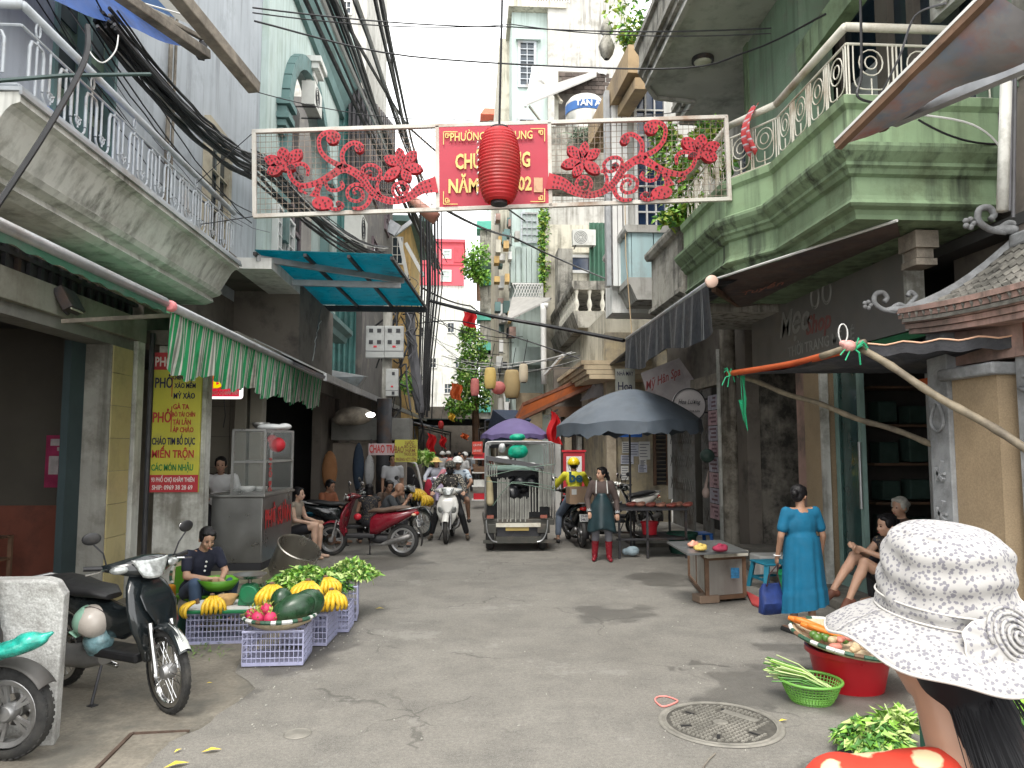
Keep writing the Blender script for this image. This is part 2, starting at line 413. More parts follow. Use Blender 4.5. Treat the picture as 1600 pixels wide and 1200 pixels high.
# ------------------------------------------------------------------ ground
def road_material():
  m = bpy.data.materials.new('asphalt'); m.use_nodes = True; t = m.node_tree; N = t.nodes; L = t.links
  b = N['Principled BSDF']
  tc = N.new('ShaderNodeTexCoord'); V = tc.outputs['Object']
  def noi(s,d=5,r=.6,vec=None):
    n = N.new('ShaderNodeTexNoise'); n.inputs['Scale'].default_value = s; n.inputs['Detail'].default_value = d; n.inputs['Roughness'].default_value = r
    L.new(vec or V,n.inputs['Vector']); return n.outputs['Fac']
  def rng(x,a,c,o0=0.,o1=1.):
    r = N.new('ShaderNodeMapRange'); r.inputs['From Min'].default_value = a; r.inputs['From Max'].default_value = c
    r.inputs['To Min'].default_value = o0; r.inputs['To Max'].default_value = o1; L.new(x,r.inputs['Value']); return r.outputs[0]
  def mx(f,a,c):
    x = N.new('ShaderNodeMixRGB')
    if isinstance(f,float): x.inputs[0].default_value = f
    else: L.new(f,x.inputs[0])
    for k,q in ((1,a),(2,c)):
      if isinstance(q,tuple): x.inputs[k].default_value = (*q,1)
      else: L.new(q,x.inputs[k])
    return x.outputs[0]
  def mth(op,a,c):
    x = N.new('ShaderNodeMath'); x.operation = op
    for k,q in ((0,a),(1,c)):
      if isinstance(q,(int,float)): x.inputs[k].default_value = q
      else: L.new(q,x.inputs[k])
    x.use_clamp = (op in ('MULTIPLY',)); return x.outputs[0]
  base = mx(rng(noi(.55,6),.3,.7),(.185,.172,.148),(.255,.240,.210))
  base = mx(rng(noi(1.7,9,.75),.45,.66,0,.6),base,(.085,.081,.072))
  base = mx(rng(noi(34,4,.8),.42,.62,.35,0),base,(.05,.048,.044))
  base = mx(rng(noi(52,3,.8),.52,.66,0,.5),base,(.26,.25,.225))
  base = mx(rng(noi(140,2,.8),.52,.66,0,.75),base,(.31,.30,.28))      # pale aggregate
  base = mx(rng(noi(95,2,.8),.38,.30,0,.8),base,(.035,.034,.032))     # dark aggregate
  base = mx(rng(noi(6.5,8,.75),.66,.74,0,.8),base,(.30,.29,.27))      # scuffed cement spots
  vo = N.new('ShaderNodeTexVoronoi'); vo.feature = 'DISTANCE_TO_EDGE'; vo.inputs['Scale'].default_value = .55
  dn = N.new('ShaderNodeTexNoise'); dn.inputs['Scale'].default_value = 3; dn.inputs['Detail'].default_value = 7; L.new(V,dn.inputs['Vector'])
  dv = N.new('ShaderNodeVectorMath'); dv.operation = 'MULTIPLY_ADD'; L.new(dn.outputs['Color'],dv.inputs[0]); dv.inputs[1].default_value = (.5,.5,0); L.new(V,dv.inputs[2]); L.new(dv.outputs[0],vo.inputs['Vector'])
  ck = mth('MULTIPLY',rng(vo.outputs['Distance'],.008,.002),rng(noi(.7,3),.5,.56))
  base = mx(mth('MULTIPLY',ck,.5),base,(.05,.048,.042))
  base = mx(rng(noi(.9,10,.8),.57,.60,0,.35),base,(.30,.29,.265))
  # dust towards the walls
  sep = N.new('ShaderNodeSeparateXYZ'); L.new(V,sep.inputs[0])
  dl = rng(mth('ADD',sep.outputs[0],rng(noi(1.2,6),0,1,-1.2,1.2)),-2.0,-3.1)
  base = mx(mth('MULTIPLY',dl,.6),base,(.15,.135,.105))
  # wet and oily stains, each with its own outline
  wet = None
  dist = N.new('ShaderNodeTexNoise'); dist.inputs['Scale'].default_value = 2.6; dist.inputs['Detail'].default_value = 8; L.new(V,dist.inputs['Vector'])
  ad = N.new('ShaderNodeVectorMath'); ad.operation = 'MULTIPLY_ADD'; L.new(dist.outputs['Color'],ad.inputs[0]); ad.inputs[1].default_value = (1.1,1.1,0); L.new(V,ad.inputs[2])
  for (u,v,ru,rv) in ((955,958,62,13),(1190,1072,80,34),(1120,1095,58,14),(1300,1080,90,45),(470,1005,70,32),(440,1035,90,16),(600,880,70,12),(1040,905,60,10),(1240,1015,60,14),(190,1075,90,22),(330,1090,70,14),(1090,1035,35,4)):
    c = P(u,v,Z=0); a = P(u+ru,v,Z=0); e = P(u,v-rv,Z=0); rx = abs(a.x-c.x); ry = abs(e.y-c.y)
    mp = N.new('ShaderNodeMapping'); mp.inputs['Location'].default_value = (-(c.x+.55)/rx,-(c.y+.55)/ry,0); mp.inputs['Scale'].default_value = (1/rx,1/ry,0)
    L.new(ad.outputs[0],mp.inputs['Vector'])
    ln = N.new('ShaderNodeVectorMath'); ln.operation = 'LENGTH'; L.new(mp.outputs[0],ln.inputs[0])
    f = rng(ln.outputs['Value'],1.12,.80)
    wet = f if wet is None else mth('MAXIMUM',wet,f)
  base = mx(mth('MULTIPLY',wet,.5),base,(.055,.052,.046))
  L.new(base,b.inputs['Base Color'])
  ro = N.new('ShaderNodeMapRange'); ro.inputs['To Min'].default_value = .88; ro.inputs['To Max'].default_value = .5; L.new(wet,ro.inputs['Value']); L.new(ro.outputs[0],b.inputs['Roughness'])
  bn = N.new('ShaderNodeBump'); bn.inputs['Strength'].default_value = .7; bn.inputs['Distance'].default_value = .006
  L.new(mth('ADD',noi(120,3,.8),mth('MULTIPLY',noi(9,6),1.0)),bn.inputs['Height']); L.new(bn.outputs[0],b.inputs['Normal'])
  return m
m_road = road_material()
g = MB(); g.poly([(-60,-20,0),(60,-20,0),(60,140,0),(-60,140,0)]); g.obj('road',m_road,kind='structure',loc=(0,0,0))
m_apron = mat('worn_cement_apron',(.20,.18,.145),.9,var=.3,scale=1.6,bump=.7,bscale=45,dirt=(.10,.095,.08),dirt_amt=.7,dscale=2.2,fine=.25)
# cement apron along the left shops, with an uneven rim
g = MB(); pts = []
rim = [P(u,v,Z=0) for u,v in ((140,1230),(232,1201),(262,1165),(292,1146),(345,1115),(398,1075),(372,1035),(455,985),(520,930),(488,905),(470,880))]
rim = smooth_path(rim,3)
for i,p in enumerate(rim):
  w_ = .03 if 0 < i < len(rim)-1 else 0
  pts.append((p.x+random.uniform(-w_,w_),p.y+random.uniform(-w_,w_),.012))
n0 = len(pts)
g.loft([[Vector((p[0]-.02,p[1]-.02,.012)) for p in pts],[Vector((-9.0,p[1]*.98-.1,.02)) for p in pts]],cap=False,closed=False)
g.loft([[Vector((p[0],p[1],.0)) for p in pts],[Vector((p[0]-.02,p[1]-.02,.012)) for p in pts]],cap=False,closed=False)
g.obj('pavement',m_apron,kind='structure',loc=(0,0,0))
# steel edging let into the apron
e = MB(); e.bar(P(140,1212,Z=.018),P(206,1146,Z=.018),.022,.012); e.bar(P(206,1146,Z=.018),P(296,1142,Z=.014),.018,.012)
e.obj('steel_edging',mat('rusty_steel',(.09,.06,.045),.8,.3,var=.3,scale=12),label='rusty steel strip let into the cement near the left foreground',cat='edging strip')
# right hand pavement strip
g = MB(); g.bb((4.15,6.9,0),(9,13.6,.10)); g.bb((3.0,13.6,0),(9,17.4,.07)); g.obj('pavement',mat('old_paving',(.2,.185,.16),.9,var=.25,scale=2.5,bump=.6,dirt=(.07,.065,.055),dirt_amt=.7),kind='structure',bevel=.01)
# manhole cover
def manhole():
  c = P(1126,1131,Z=0); R = .375
  t = thing('manhole_cover','round cast manhole cover with raised waffle pattern in the road','manhole cover',(c.x,c.y,0))
  mm = mat('cast_cover',(.20,.19,.165),.8,.15,var=.25,scale=8,bump=.5,bscale=60,dirt=(.33,.31,.27),dirt_amt=.5)
  b = MB(); b.lathe((0,0,0),[(R+.035,.004),(R+.03,.012),(R+.008,.013),(R+.004,.003),(R-.004,.003),(R-.006,.009),(R-.02,.011)],64); b.obj('rim',mm,t,smooth=True)
  b = MB(); b.lathe((0,0,0),[(R-.02,.011),(R-.024,.005),(.0001,.005)],64); b.obj('plate',mat('cover_dark',(.07,.065,.055),.9,var=.3,scale=20),t)  # plate in a darker tone than the raised squares, sets off the pattern
  st = MB(); a = math.radians(38); ca,sa = math.cos(a),math.sin(a); s = .034
  slots = [(math.cos(q)*R*.66,math.sin(q)*R*.66,q) for q in [math.radians(60*k+8) for k in range(6)]]
  for i in range(-11,12):
    for j in range(-11,12):
      x,y = i*s,j*s
      if math.hypot(x,y) > R-.05: continue
      if math.hypot(x,y) < .065: continue
      if 2 <= i <= 6 and -9 <= j <= -7 or (5 <= i <= 7 and -5 <= j <= 4): continue
      X,Y = x*ca-y*sa,x*sa+y*ca
      if any(math.hypot(X-q[0],Y-q[1]) < .045 for q in slots): continue
      st.box((X,Y,.009),(.021,.021,.012),rz=a,taper=.8)
  st.cyl((0,0,.004),.05,.009,24)
  st.box((6*s*ca+.5*s*sa,6*s*sa-.5*s*ca,.0075),(.07,.27,.007),rz=a)
  st.obj('raised_pattern',mm,t,kind='stuff')
  sl = MB()
  for x,y,q in slots: sl.box((x,y,.0065),(.07,.02,.004),rz=q)
  sl.obj('slot',mat('hole_black',(.01,.01,.01),.9),t)
manhole()
b = MB(); c = P(465,1147,Z=0); b.lathe((c.x,c.y,.0),[(.09,.003),(.085,.008),(.078,.003),(.0001,.004)],32); b.obj('valve_cover',mat('cast_cover',(.2,.2,.2)),label='small round valve cover set in asphalt near the left foreground',cat='cover')
# a pink string loop, leaves and litter on the road
lp = [P(u,v,Z=.008) for u,v in ((1027,1089),(1041,1088),(1058,1094),(1055,1098),(1042,1103),(1033,1103),(1024,1095))]
b = MB(); b.tube(smooth_path(lp,4,True),.006,5,closed=True); b.obj('string_loop',mat('pink_string',(.75,.25,.22),.8),label='loop of pink string lying on the asphalt beside the manhole',cat='string')
m_yl = mat('yellow_leaf',(.75,.58,.06),.7,var=.2,scale=30,rand=.1)
for (u,v,L_,a,lab) in ((328,1173,.10,.3,'yellow leaf on the apron rim, the second from the bottom left'),(277,1173,.05,1.1,'small curled yellow leaf on the apron near the steel strip'),(272,1196,.12,.5,'yellow leaf at the very bottom left of the frame'),(592,951,.09,.1,'yellow leaf lying on the road right of the leafy vegetables'),(326,1067,.04,.2,'tiny yellow leaf on cement right of the motorbike wheel'),(1222,1126,.06,.2,'thin yellow green leaf on asphalt right of the manhole')):
  b = MB(); p = P(u,v,Z=.012); d = Vector((math.cos(a),math.sin(a),.05)); pp = p-d*L_/2
  b.leaf(pp,d,L_*1.2,L_*.42,curl=.1)
  b.obj('fallen_leaf',m_yl,label=lab,cat='leaf',group='fallen yellow leaves on the ground')
b = MB(); b.tube([P(935+100-80+30,1200,Z=.01),P(1105-103,1180,Z=.02),P(1118-103,1176,Z=.01)],.003,4)
b = MB(); b.tube([P(1098,1200,Z=.006),P(1108,1186,Z=.012),P(1118,1177,Z=.006)],.004,5); b.obj('twig',m_oldwood,label='thin dry twig lying on asphalt below the manhole',cat='twig')
st = MB()
for k in range(210):      # crumbs, petals, chips
  zone = random.random()
  if zone < .35: u,v = random.gauss(400,75),random.gauss(1060,55)
  elif zone < .55: u,v = random.gauss(520,40),random.gauss(1000,22)
  elif zone < .75: u,v = random.uniform(560,1250),random.uniform(880,1190)
  else: u,v = random.gauss(1120,120),random.gauss(1010,60)
  if v < 860 or v > 1198: continue
  p = P(u,v,Z=.006); s = random.uniform(.004,.012)
  st.box((p.x,p.y,p.z),(s*random.uniform(.6,2),s,.006),rz=random.uniform(0,3),taper=.6)
st.obj('litter',mat('pale_litter',(.36,.35,.31),.9,var=.4,scale=40),kind='stuff',label='scattered pale crumbs and chips over the road',cat='litter')
st = MB()
for k in range(90):
  p = P(random.gauss(300,32),random.gauss(1018,8),Z=.01); a = random.uniform(0,3.1)
  st.leaf(p,(math.cos(a),math.sin(a),.15),random.uniform(.05,.14),.008)
st.obj('stalk_trimmings',mat('trimmed_stalk',(.12,.2,.05),.8,var=.3),kind='stuff',label='green stalk trimmings on the ground before the pale crate',cat='trimmings')
# ------------------------------------------------------------------ building helpers
def rectY(u0,v0,u1,v1,Y):
  a,b_ = P(u0,v0,Y=Y),P(u1,v1,Y=Y); return min(a.x,b_.x),max(a.x,b_.x),min(a.z,b_.z),max(a.z,b_.z)
def part_box(name,a,b_,m,parent,**k):
  q = MB(); q.bb(a,b_); return q.obj(name,m,parent,**k)
def window_f(parent,x0,x1,z0,z1,Y,mf,mp,bars=(2,3),fw=.06,dep=.08,name='window',label=None):
  """window in a wall that faces the camera (plane Y), frame standing proud"""
  f = MB(); f.bb((x0-fw,Y-dep,z0-fw),(x0,Y+.02,z1+fw)); f.bb((x1,Y-dep,z0-fw),(x1+fw,Y+.02,z1+fw)); f.bb((x0,Y-dep,z1),(x1,Y+.02,z1+fw)); f.bb((x0,Y-dep,z0-fw),(x1,Y+.02,z0))
  for i in range(1,bars[0]): x = x0+(x1-x0)*i/bars[0]; f.bb((x-.015,Y-dep*.8,z0),(x+.015,Y-dep*.3,z1))
  for i in range(1,bars[1]): z = z0+(z1-z0)*i/bars[1]; f.bb((x0,Y-dep*.75,z-.015),(x1,Y-dep*.35,z+.015))
  o = f.obj(name,mf,parent,label=label); q = MB(); q.bb((x0,Y-.012,z0),(x1,Y+.01,z1)); q.obj('pane',mp,o); return o
def window_s(parent,y0,y1,z0,z1,X,sgn,mf,mp,bars=(2,3),fw=.06,dep=.08,name='window',label=None):
  """window in a side wall (plane X), sgn = direction towards the street"""
  f = MB(); A = X+sgn*dep
  f.bb((X-sgn*.02,y0-fw,z0-fw),(A,y0,z1+fw)); f.bb((X-sgn*.02,y1,z0-fw),(A,y1+fw,z1+fw)); f.bb((X-sgn*.02,y0,z1),(A,y1,z1+fw)); f.bb((X-sgn*.02,y0,z0-fw),(A,y1,z0))
  for i in range(1,bars[0]): y = y0+(y1-y0)*i/bars[0]; f.bb((X+sgn*dep*.3,y-.015,z0),(X+sgn*dep*.8,y+.015,z1))
  for i in range(1,bars[1]): z = z0+(z1-z0)*i/bars[1]; f.bb((X+sgn*dep*.35,y0,z-.015),(X+sgn*dep*.75,y1,z+.015))
  o = f.obj(name,mf,parent,label=label); q = MB(); q.bb((X-sgn*.01,y0,z0),(X+sgn*.012,y1,z1)); q.obj('pane',mp,o); return o
def ac_unit(loc,rz,label,s=1.0):
  t = thing('air_conditioner',label,'air conditioner',loc,rz,'air conditioner units on the facades')
  mw = mat('ac_white',(.62,.62,.58),.5,var=.08,dirt=(.35,.33,.28),dirt_amt=.4)
  b = MB(); b.box((0,0,.28*s),(.8*s,.3*s,.55*s)); b.obj('casing',mw,t,bevel=.01)
  b = MB(); c = Vector((-.12*s,-.155*s,.28*s))
  R = Euler((PI/2,0,0)).to_matrix()
  for r in (.22,.17,.12,.07): b.tube([c+Vector((math.cos(a)*r*s,0,math.sin(a)*r*s)) for a in [2*PI*i/18 for i in range(18)]],.006*s,4,closed=True)
  b.obj('fan_grille',m_iron,t)
  b = MB(); b.bar((-.3*s,.3*s,-.02),(-.3*s,-.16*s,-.02),.03); b.bar((.3*s,.3*s,-.02),(.3*s,-.16*s,-.02),.03); b.obj('bracket',m_iron,t)
  return t
def corrug(x0,y0,x1,y1,z0,z1,m,name,parent,step=.1,amp=.018,**k):
  n = max(4,int(math.hypot(x1-x0,y1-y0)/step*2)); d = Vector((x1-x0,y1-y0,0)); nn = Vector((-d.y,d.x,0)).normalized()
  b = MB()
  rows = []
  for z in (z0,z1):
    rows.append([Vector((x0,y0,z))+d*(i/n)+nn*(amp if (i//1) % 2 else -amp) for i in range(n+1)])
  b.loft(rows,cap=False,closed=False); return b.obj(name,m,parent,**k)
def slab_profile(pts_xz,y0,y1,m,name,parent,**k):
  b = MB(); b.prism([(x,y0,z) for x,z in pts_xz],(0,y1-y0,0)); return b.obj(name,m,parent,**k)
# ------------------------------------------------------------------ translucent cloth and sheet
def cloth(name,col,var=.12,scale=3,tl=.5,dirt=None,rough=.7,stripes=None,bump=.2,bscale=12,gl=0):
  if name in _MC: return _MC[name]
  m = mat(name,col,rough,var=var,scale=scale,dirt=dirt,bump=bump,bscale=bscale); t = m.node_tree; N = t.nodes; L = t.links
  b = N['Principled BSDF']; out = [n for n in N if n.type == 'OUTPUT_MATERIAL'][0]
  src = b.inputs['Base Color'].links[0].from_socket
  if stripes:
    axis,step,cols = stripes
    tc = [n for n in N if n.type == 'TEX_COORD'][0]; sp = N.new('ShaderNodeSeparateXYZ'); L.new(tc.outputs['Object'],sp.inputs[0])
    md = N.new('ShaderNodeMath'); md.operation = 'PINGPONG' if False else 'MODULO'
    ad = N.new('ShaderNodeMath'); ad.operation = 'ADD'; ad.inputs[1].default_value = 100*step; L.new(sp.outputs[axis],ad.inputs[0])
    L.new(ad.outputs[0],md.inputs[0]); md.inputs[1].default_value = step
    dv = N.new('ShaderNodeMath'); dv.operation = 'DIVIDE'; dv.inputs[1].default_value = step; L.new(md.outputs[0],dv.inputs[0])
    cr = N.new('ShaderNodeValToRGB'); cr.color_ramp.interpolation = 'CONSTANT'; els = cr.color_ramp.elements
    for k,(pos,c) in enumerate(cols):
      e = els[k] if k < 2 else els.new(pos)
      e.position = pos; e.color = (*c,1)
    L.new(dv.outputs[0],cr.inputs['Fac'])
    mx = N.new('ShaderNodeMixRGB'); mx.blend_type = 'MULTIPLY'; mx.inputs[0].default_value = 1; L.new(cr.outputs[0],mx.inputs[1]); L.new(src,mx.inputs[2]); src = mx.outputs[0]
    L.new(src,b.inputs['Base Color'])
  tr = N.new('ShaderNodeBsdfTranslucent'); L.new(src,tr.inputs['Color'])
  ms = N.new('ShaderNodeMixShader'); ms.inputs[0].default_value = tl
  L.new(b.outputs[0],ms.inputs[1]); L.new(tr.outputs[0],ms.inputs[2]); L.new(ms.outputs[0],out.inputs['Surface'])
  return m
XL,XR = -4.2,4.7
# ================================================================== LEFT HOUSE 1 (garage and balcony)
H1 = thing('shophouse','blue grey shophouse with open dark garage below the long iron balcony','house',(XL,6,0),world=True)
part_box('wall',(XL-.25,1.5,4.40),(XL,7.35,11.5),m_blue,H1)
part_box('wall',(XL-.25,8.62,4.40),(XL,14.5,11.5),m_blue,H1)
part_box('wall',(XL-.25,7.35,7.1),(XL,8.62,11.5),m_blue,H1)
part_box('wall',(XL-.25,9.63,3.17),(XL,14.5,4.399),m_dkwall,H1)
d = part_box('balcony_door',(XL-.16,7.35,4.42),(XL-.10,8.62,7.1),m_dkgreen,H1)
f = MB()
for y in (7.35,7.97,8.56): f.bb((XL-.10,y,4.42),(XL+.03,y+.06,7.1))
f.bb((XL-.10,7.41,7.04),(XL+.03,8.56,7.1)); f.obj('door_frame',m_minttrim,d)
f = MB()
for z in (4.9,5.6,6.3):
  f.bb((XL-.10,7.48,z),(XL-.08,7.92,z+.55)); f.bb((XL-.10,8.08,z),(XL-.08,8.5,z+.55))
f.obj('door_panel',m_darkteal,d)
sp = [(-3.3,4.44),(-3.3,4.36),(-3.36,4.34),(-3.40,4.30),(-3.55,4.04),(-3.52,4.02),(-3.56,3.97),(-3.66,3.94),(-3.64,3.88),(-3.75,3.84),(XL,3.84),(XL,4.399)]
slab_profile(sp,5.41,10.55,mat('balcony_slab_paint',(.62,.62,.58),.85,var=.1,scale=1.3,bump=.35,bscale=18,dirt=(.3,.29,.25),dirt_amt=.5,streak=(.12,.12,.1),streak_amt=.7),'balcony_slab',H1)
q = MB(); q.prism([(-3.28,5.39,4.44),(-3.28,10.57,4.44),(XL,10.57,4.44),(XL,5.39,4.44)],(0,0,.03)); q.obj('slab_rim',m_rail,H1)
q = MB(); q.bb((-3.27,5.38,4.405),(-3.295,10.58,4.435)); q.obj('edge_strip',m_steel,H1)
part_box('louvre_backing',(XL-.2,3,3.45),(XL-.12,9.6,3.84),m_dark,H1)
q = MB()
for i in range(34): y = 3.1+i*.19; q.bb((XL-.1,y,3.47),(XL-.06,y+.05,3.84))
q.bb((XL-.1,3,3.62),(XL-.05,9.6,3.66)); q.obj('louvre_bars',m_iron,H1)
m_lint = mat('lintel_plaster',(.24,.24,.2),.9,var=.15,scale=2,bump=.4,dirt=(.15,.14,.11),dirt_amt=.7,streak=(.07,.065,.05))
part_box('lintel',(XL-.3,2.5,3.16),(XL+.06,9.62,3.45),m_lint,H1,bevel=.01)
part_box('lintel_step',(XL-.3,2.5,3.04),(XL+.0,9.40,3.16),mat('grey_rail_box',(.17,.165,.15),.8,dirt=(.08,.08,.07)),H1)
# yellow tiled pier
for k in range(8):
  z0 = .02+k*.385
  o = part_box('tile',(XL-.28,8.88,z0),(XL+.012,9.38,min(3.03,z0+.379)),m_ytile,H1)
part_box('pier_core',(XL-.3,8.86,0),(XL-.002,9.40,3.04),m_conc,H1)
part_box('white_post',(XL-.2,9.42,0),(XL+.05,9.62,3.16),m_peel,H1,bevel=.008)
q = MB(); q.tube([(XL+.1,9.7,0),(XL+.1,9.7,3.3)],.035,8); q.obj('downpipe',m_iron,H1)
# garage room
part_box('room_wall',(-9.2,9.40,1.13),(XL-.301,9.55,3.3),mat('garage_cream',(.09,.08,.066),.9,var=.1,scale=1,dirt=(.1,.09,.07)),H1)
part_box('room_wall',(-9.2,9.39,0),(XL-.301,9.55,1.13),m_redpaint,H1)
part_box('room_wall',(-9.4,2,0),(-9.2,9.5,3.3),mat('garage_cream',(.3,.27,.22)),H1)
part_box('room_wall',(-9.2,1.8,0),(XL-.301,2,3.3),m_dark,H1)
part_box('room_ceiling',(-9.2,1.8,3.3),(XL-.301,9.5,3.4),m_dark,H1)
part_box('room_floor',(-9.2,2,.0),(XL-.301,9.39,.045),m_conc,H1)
q = MB(); q.bb((XL-.38,8.55,0),(XL-.3,8.86,3.04)); q.obj('door_jamb',m_darkteal,H1)
# room contents
x0,x1,z0,z1 = rectY(68,680,124,762,9.3)
po = thing('wall_poster','magenta poster with pale print on the back wall inside the dark garage','poster',((x0+x1)/2,9.36,z0),world=True)
part_box('sheet',(x0,9.365,z0),(x1,9.375,z1),mat('poster_magenta',(.35,.03,.10),.5,var=.35,scale=5),po)
q = MB(); mpale = mat('poster_pale',(.5,.45,.45),.5,var=.3,scale=9)
for (a,b_,c,d_) in ((.12,.8,.92,.93),(.3,.7,.8,.77),(.1,.25,.35,.6),(.45,.2,.6,.6),(.75,.12,.9,.35)):
  w_,h_ = x1-x0,z1-z0; q.bb((x0+a*w_,9.360,z0+b_*h_),(x0+c*w_,9.363,z0+d_*h_))
q.obj('print',mpale,po)
x0,x1,z0,z1 = rectY(133,698,152,748,9.3)
q = MB(); q.bb((x0,9.34,z0+.2),(x1,9.38,z1)); q.bb((x0+.01,9.35,z0),(x0+.12,9.38,z0+.18)); q.obj('fuse_box',mat('box_grey',(.3,.3,.28),.6),label='small grey meter box on the garage wall right of the magenta poster',cat='fuse box')
q = MB()
me = organic([('e',P(158,735,Y=9.1),(.12,.1,.42),None),('e',P(150,790,Y=9.1),(.16,.1,.3),None),('c',P(165,690,Y=9.15),P(160,800,Y=9.05),.05,.13)],.03,2)
o = omesh('hanging_coat',me,mat('navy_cloth',(.015,.02,.045),.9,bump=.4),None,label='navy coat hanging by the doorway inside the dark garage',cat='coat')
sh = thing('shoe_rack','low dark wooden rack against the red lower wall in the garage','rack',(-5.9,8.9,.045),world=True)
for z in (.3,.55,.8):
  for k in range(3): part_box('slat',(-6.35,8.7+k*.12,z),(-5.3,8.79+k*.12,z+.02),m_wood,sh)
q = MB()
for x in (-6.35,-5.34):
  for y in (8.7,8.99): q.bb((x,y,.045),(x+.04,y+.04,.82))
q.obj('frame',m_wood,sh)
for k,x in enumerate((-6.05,-5.98,-5.7,-5.62)):
  me = organic([('c',(x,8.78,.85),(x+.03,8.95,.87),.035,.03),('c',(x+.03,8.95,.87),(x+.06,8.97,1.0),.03,.035)],.012,2)
  omesh('slipper',me,m_whc,None,label='%s pale slipper standing on top of the dark garage rack' % ('leftmost','second','third','rightmost')[k],cat='slipper',group='pale slippers on the garage rack')
# floodlight above the opening
t = thing('floodlight','small black floodlight with pale glass on the lintel above the garage','floodlight',P(108,475,X=XL+.1),world=True)
c = P(108,470,X=XL+.12); q = MB(); q.box(c,(.10,.34,.24),ry=-.5,rz=.1); q.obj('housing',m_iron,t,bevel=.01)
q = MB(); q.box(c+Vector((.05,-.01,-.035)),(.012,.27,.17),ry=-.5,rz=.1); q.obj('glass',mat('lamp_glass',(.5,.5,.4),.2),t)
q = MB(); q.bar(c+Vector((-.12,0,-.02)),c+Vector((-.0,0,-.14)),.03); q.obj('bracket',m_iron,t)
# pale crossing arm under the slab
q = MB(); q.bar((XL+.02,4.4,3.74),(XL+.55,9.5,3.42),.035,.05); q.bar((XL+.02,4.2,3.8),(XL+.5,9.2,3.46),.03,.04)
q.obj('folded_canopy_frame',m_oldwood,label='pair of folded grey awning arms under the left balcony slab',cat='awning arm')
# railing of the long balcony
def balcony_rail(name,label,P0,P1,z0,z1,m,side=None,mod=.4,style=0,rt=.034,cat='railing'):
  P0,P1 = Vector(P0),Vector(P1); t = thing(name,label,cat,(P0.x,P0.y,z0),world=True)
  runs = [(P0,P1)] + ([(P0,Vector(side))] if side is not None else [])
  for ri,(A,B) in enumerate(runs):
    L_ = (B-A).length; d = (B-A).normalized(); n = max(1,round(L_/mod)); s = L_/n; h = z1-z0
    def Q(x,z): p = A + d*x; return Vector((p.x,p.y,z0+z))
    b = MB(); b.tube([Q(0,h),Q(L_,h)],rt,10); b.obj('handrail',m,t,smooth=True)
    for zz_ in (h-.16,.05): b = MB(); b.tube([Q(0,zz_),Q(L_,zz_)],.012,6); b.obj('rail_bar',m,t)
    for i in range(n):
      x = i*s
      if style == 0:
        b = MB(); r = .010
        path = [Q(x+s*.28,.14),Q(x+s*.28,h-.26),Q(x+s*.33,h-.21),Q(x+s*.5,h-.2),Q(x+s*.67,h-.21),Q(x+s*.72,h-.26),Q(x+s*.72,.14)]
        b.tube(path,r*1.3,6)
        b.tube([Q(x+s*.5,.06),Q(x+s*.5,h-.17)],r,6)
        c = Q(x+s*1.0,.13)
        if i < n-1:
          b.tube([c + d*math.cos(a)*s*.28 + Vector((0,0,math.sin(a)*.09)) for a in [PI+PI*k/8 for k in range(9)]],r,6)
          b.tube([c + d*math.cos(a)*.035 + Vector((0,0,.02+math.sin(a)*.035)) for a in [2*PI*k/10 for k in range(10)]],r*.8,5,closed=True)
          for q_ in (.5,PI-.5,1.5*PI): b.tube([c+Vector((0,0,.02)),c + d*math.cos(q_)*.06 + Vector((0,0,.02+math.sin(q_)*.06))],r*.8,5)
        b.tube([Q(x+s*.94,.18),Q(x+s*.94,h-.17)],r,6)
        if i % 2 == 0: b.tube([Q(x+s*.5,h-.085) + d*math.cos(a)*.03 + Vector((0,0,math.sin(a)*.055)) for a in [2*PI*k/10 for k in range(10)]],r*.9,5,closed=True)
        b.obj('scroll_panel',m,t)
      else:
        b = MB(); r = .0065
        b.tube([Q(x+s*.04,.05),Q(x+s*.04,h-.16)],r*1.3,6); b.tube([Q(x+s*.96,.05),Q(x+s*.96,h-.16)],r*1.3,6)
        b.tube(smooth_path([Q(x+s*.14,h-.17),Q(x+s*.14,.2),Q(x+s*.25,.12),Q(x+s*.5,.11),Q(x+s*.75,.12),Q(x+s*.86,.2),Q(x+s*.86,h-.17)],3),r,6)
        for rr,cz in ((.11,.36),(.055,.36)):
          if h > .7: cz = h*.48
          b.tube([Q(x+s*.5,cz) + d*math.cos(a)*rr + Vector((0,0,math.sin(a)*rr*1.1)) for a in [2*PI*k/14 for k in range(14)]],r,5,closed=True)
        b.tube([Q(x+s*.5,.05),Q(x+s*.5,h*.48-.12)],r,5)
        b.obj('scroll_panel',m,t)
  return t
balcony_rail('balcony_railing','grey scroll iron railing along the balcony of the blue grey house',(-3.36,5.47,0),(-3.36,10.45,0),4.47,5.14,m_rail,side=(XL,5.47,0))
window_s(H1,P(322,250,X=XL).y,P(350,250,X=XL).y,5.0,6.9,XL,1,mat('cream_old_frame',(.45,.4,.3),.8,dirt=(.2,.17,.12)),m_glassd,bars=(2,3),fw=.14,dep=.1)
for u_,r_ in ((262,.03),(270,.02)): q = MB(); y_ = P(u_,200,X=XL+.06).y; q.tube([(XL+.06,y_,4.45),(XL+.06,y_,10)],r_,6); q.obj('wall_pipe',m_oldwood,H1)
q = MB(); q.box(P(108,223,X=-3.7),(.3,1.3,.1),rz=.02); q.obj('storage_tray',mat('blue_plastic',(.04,.12,.6),.4),label='blue plastic tray lying behind the left balcony railing',cat='tray')
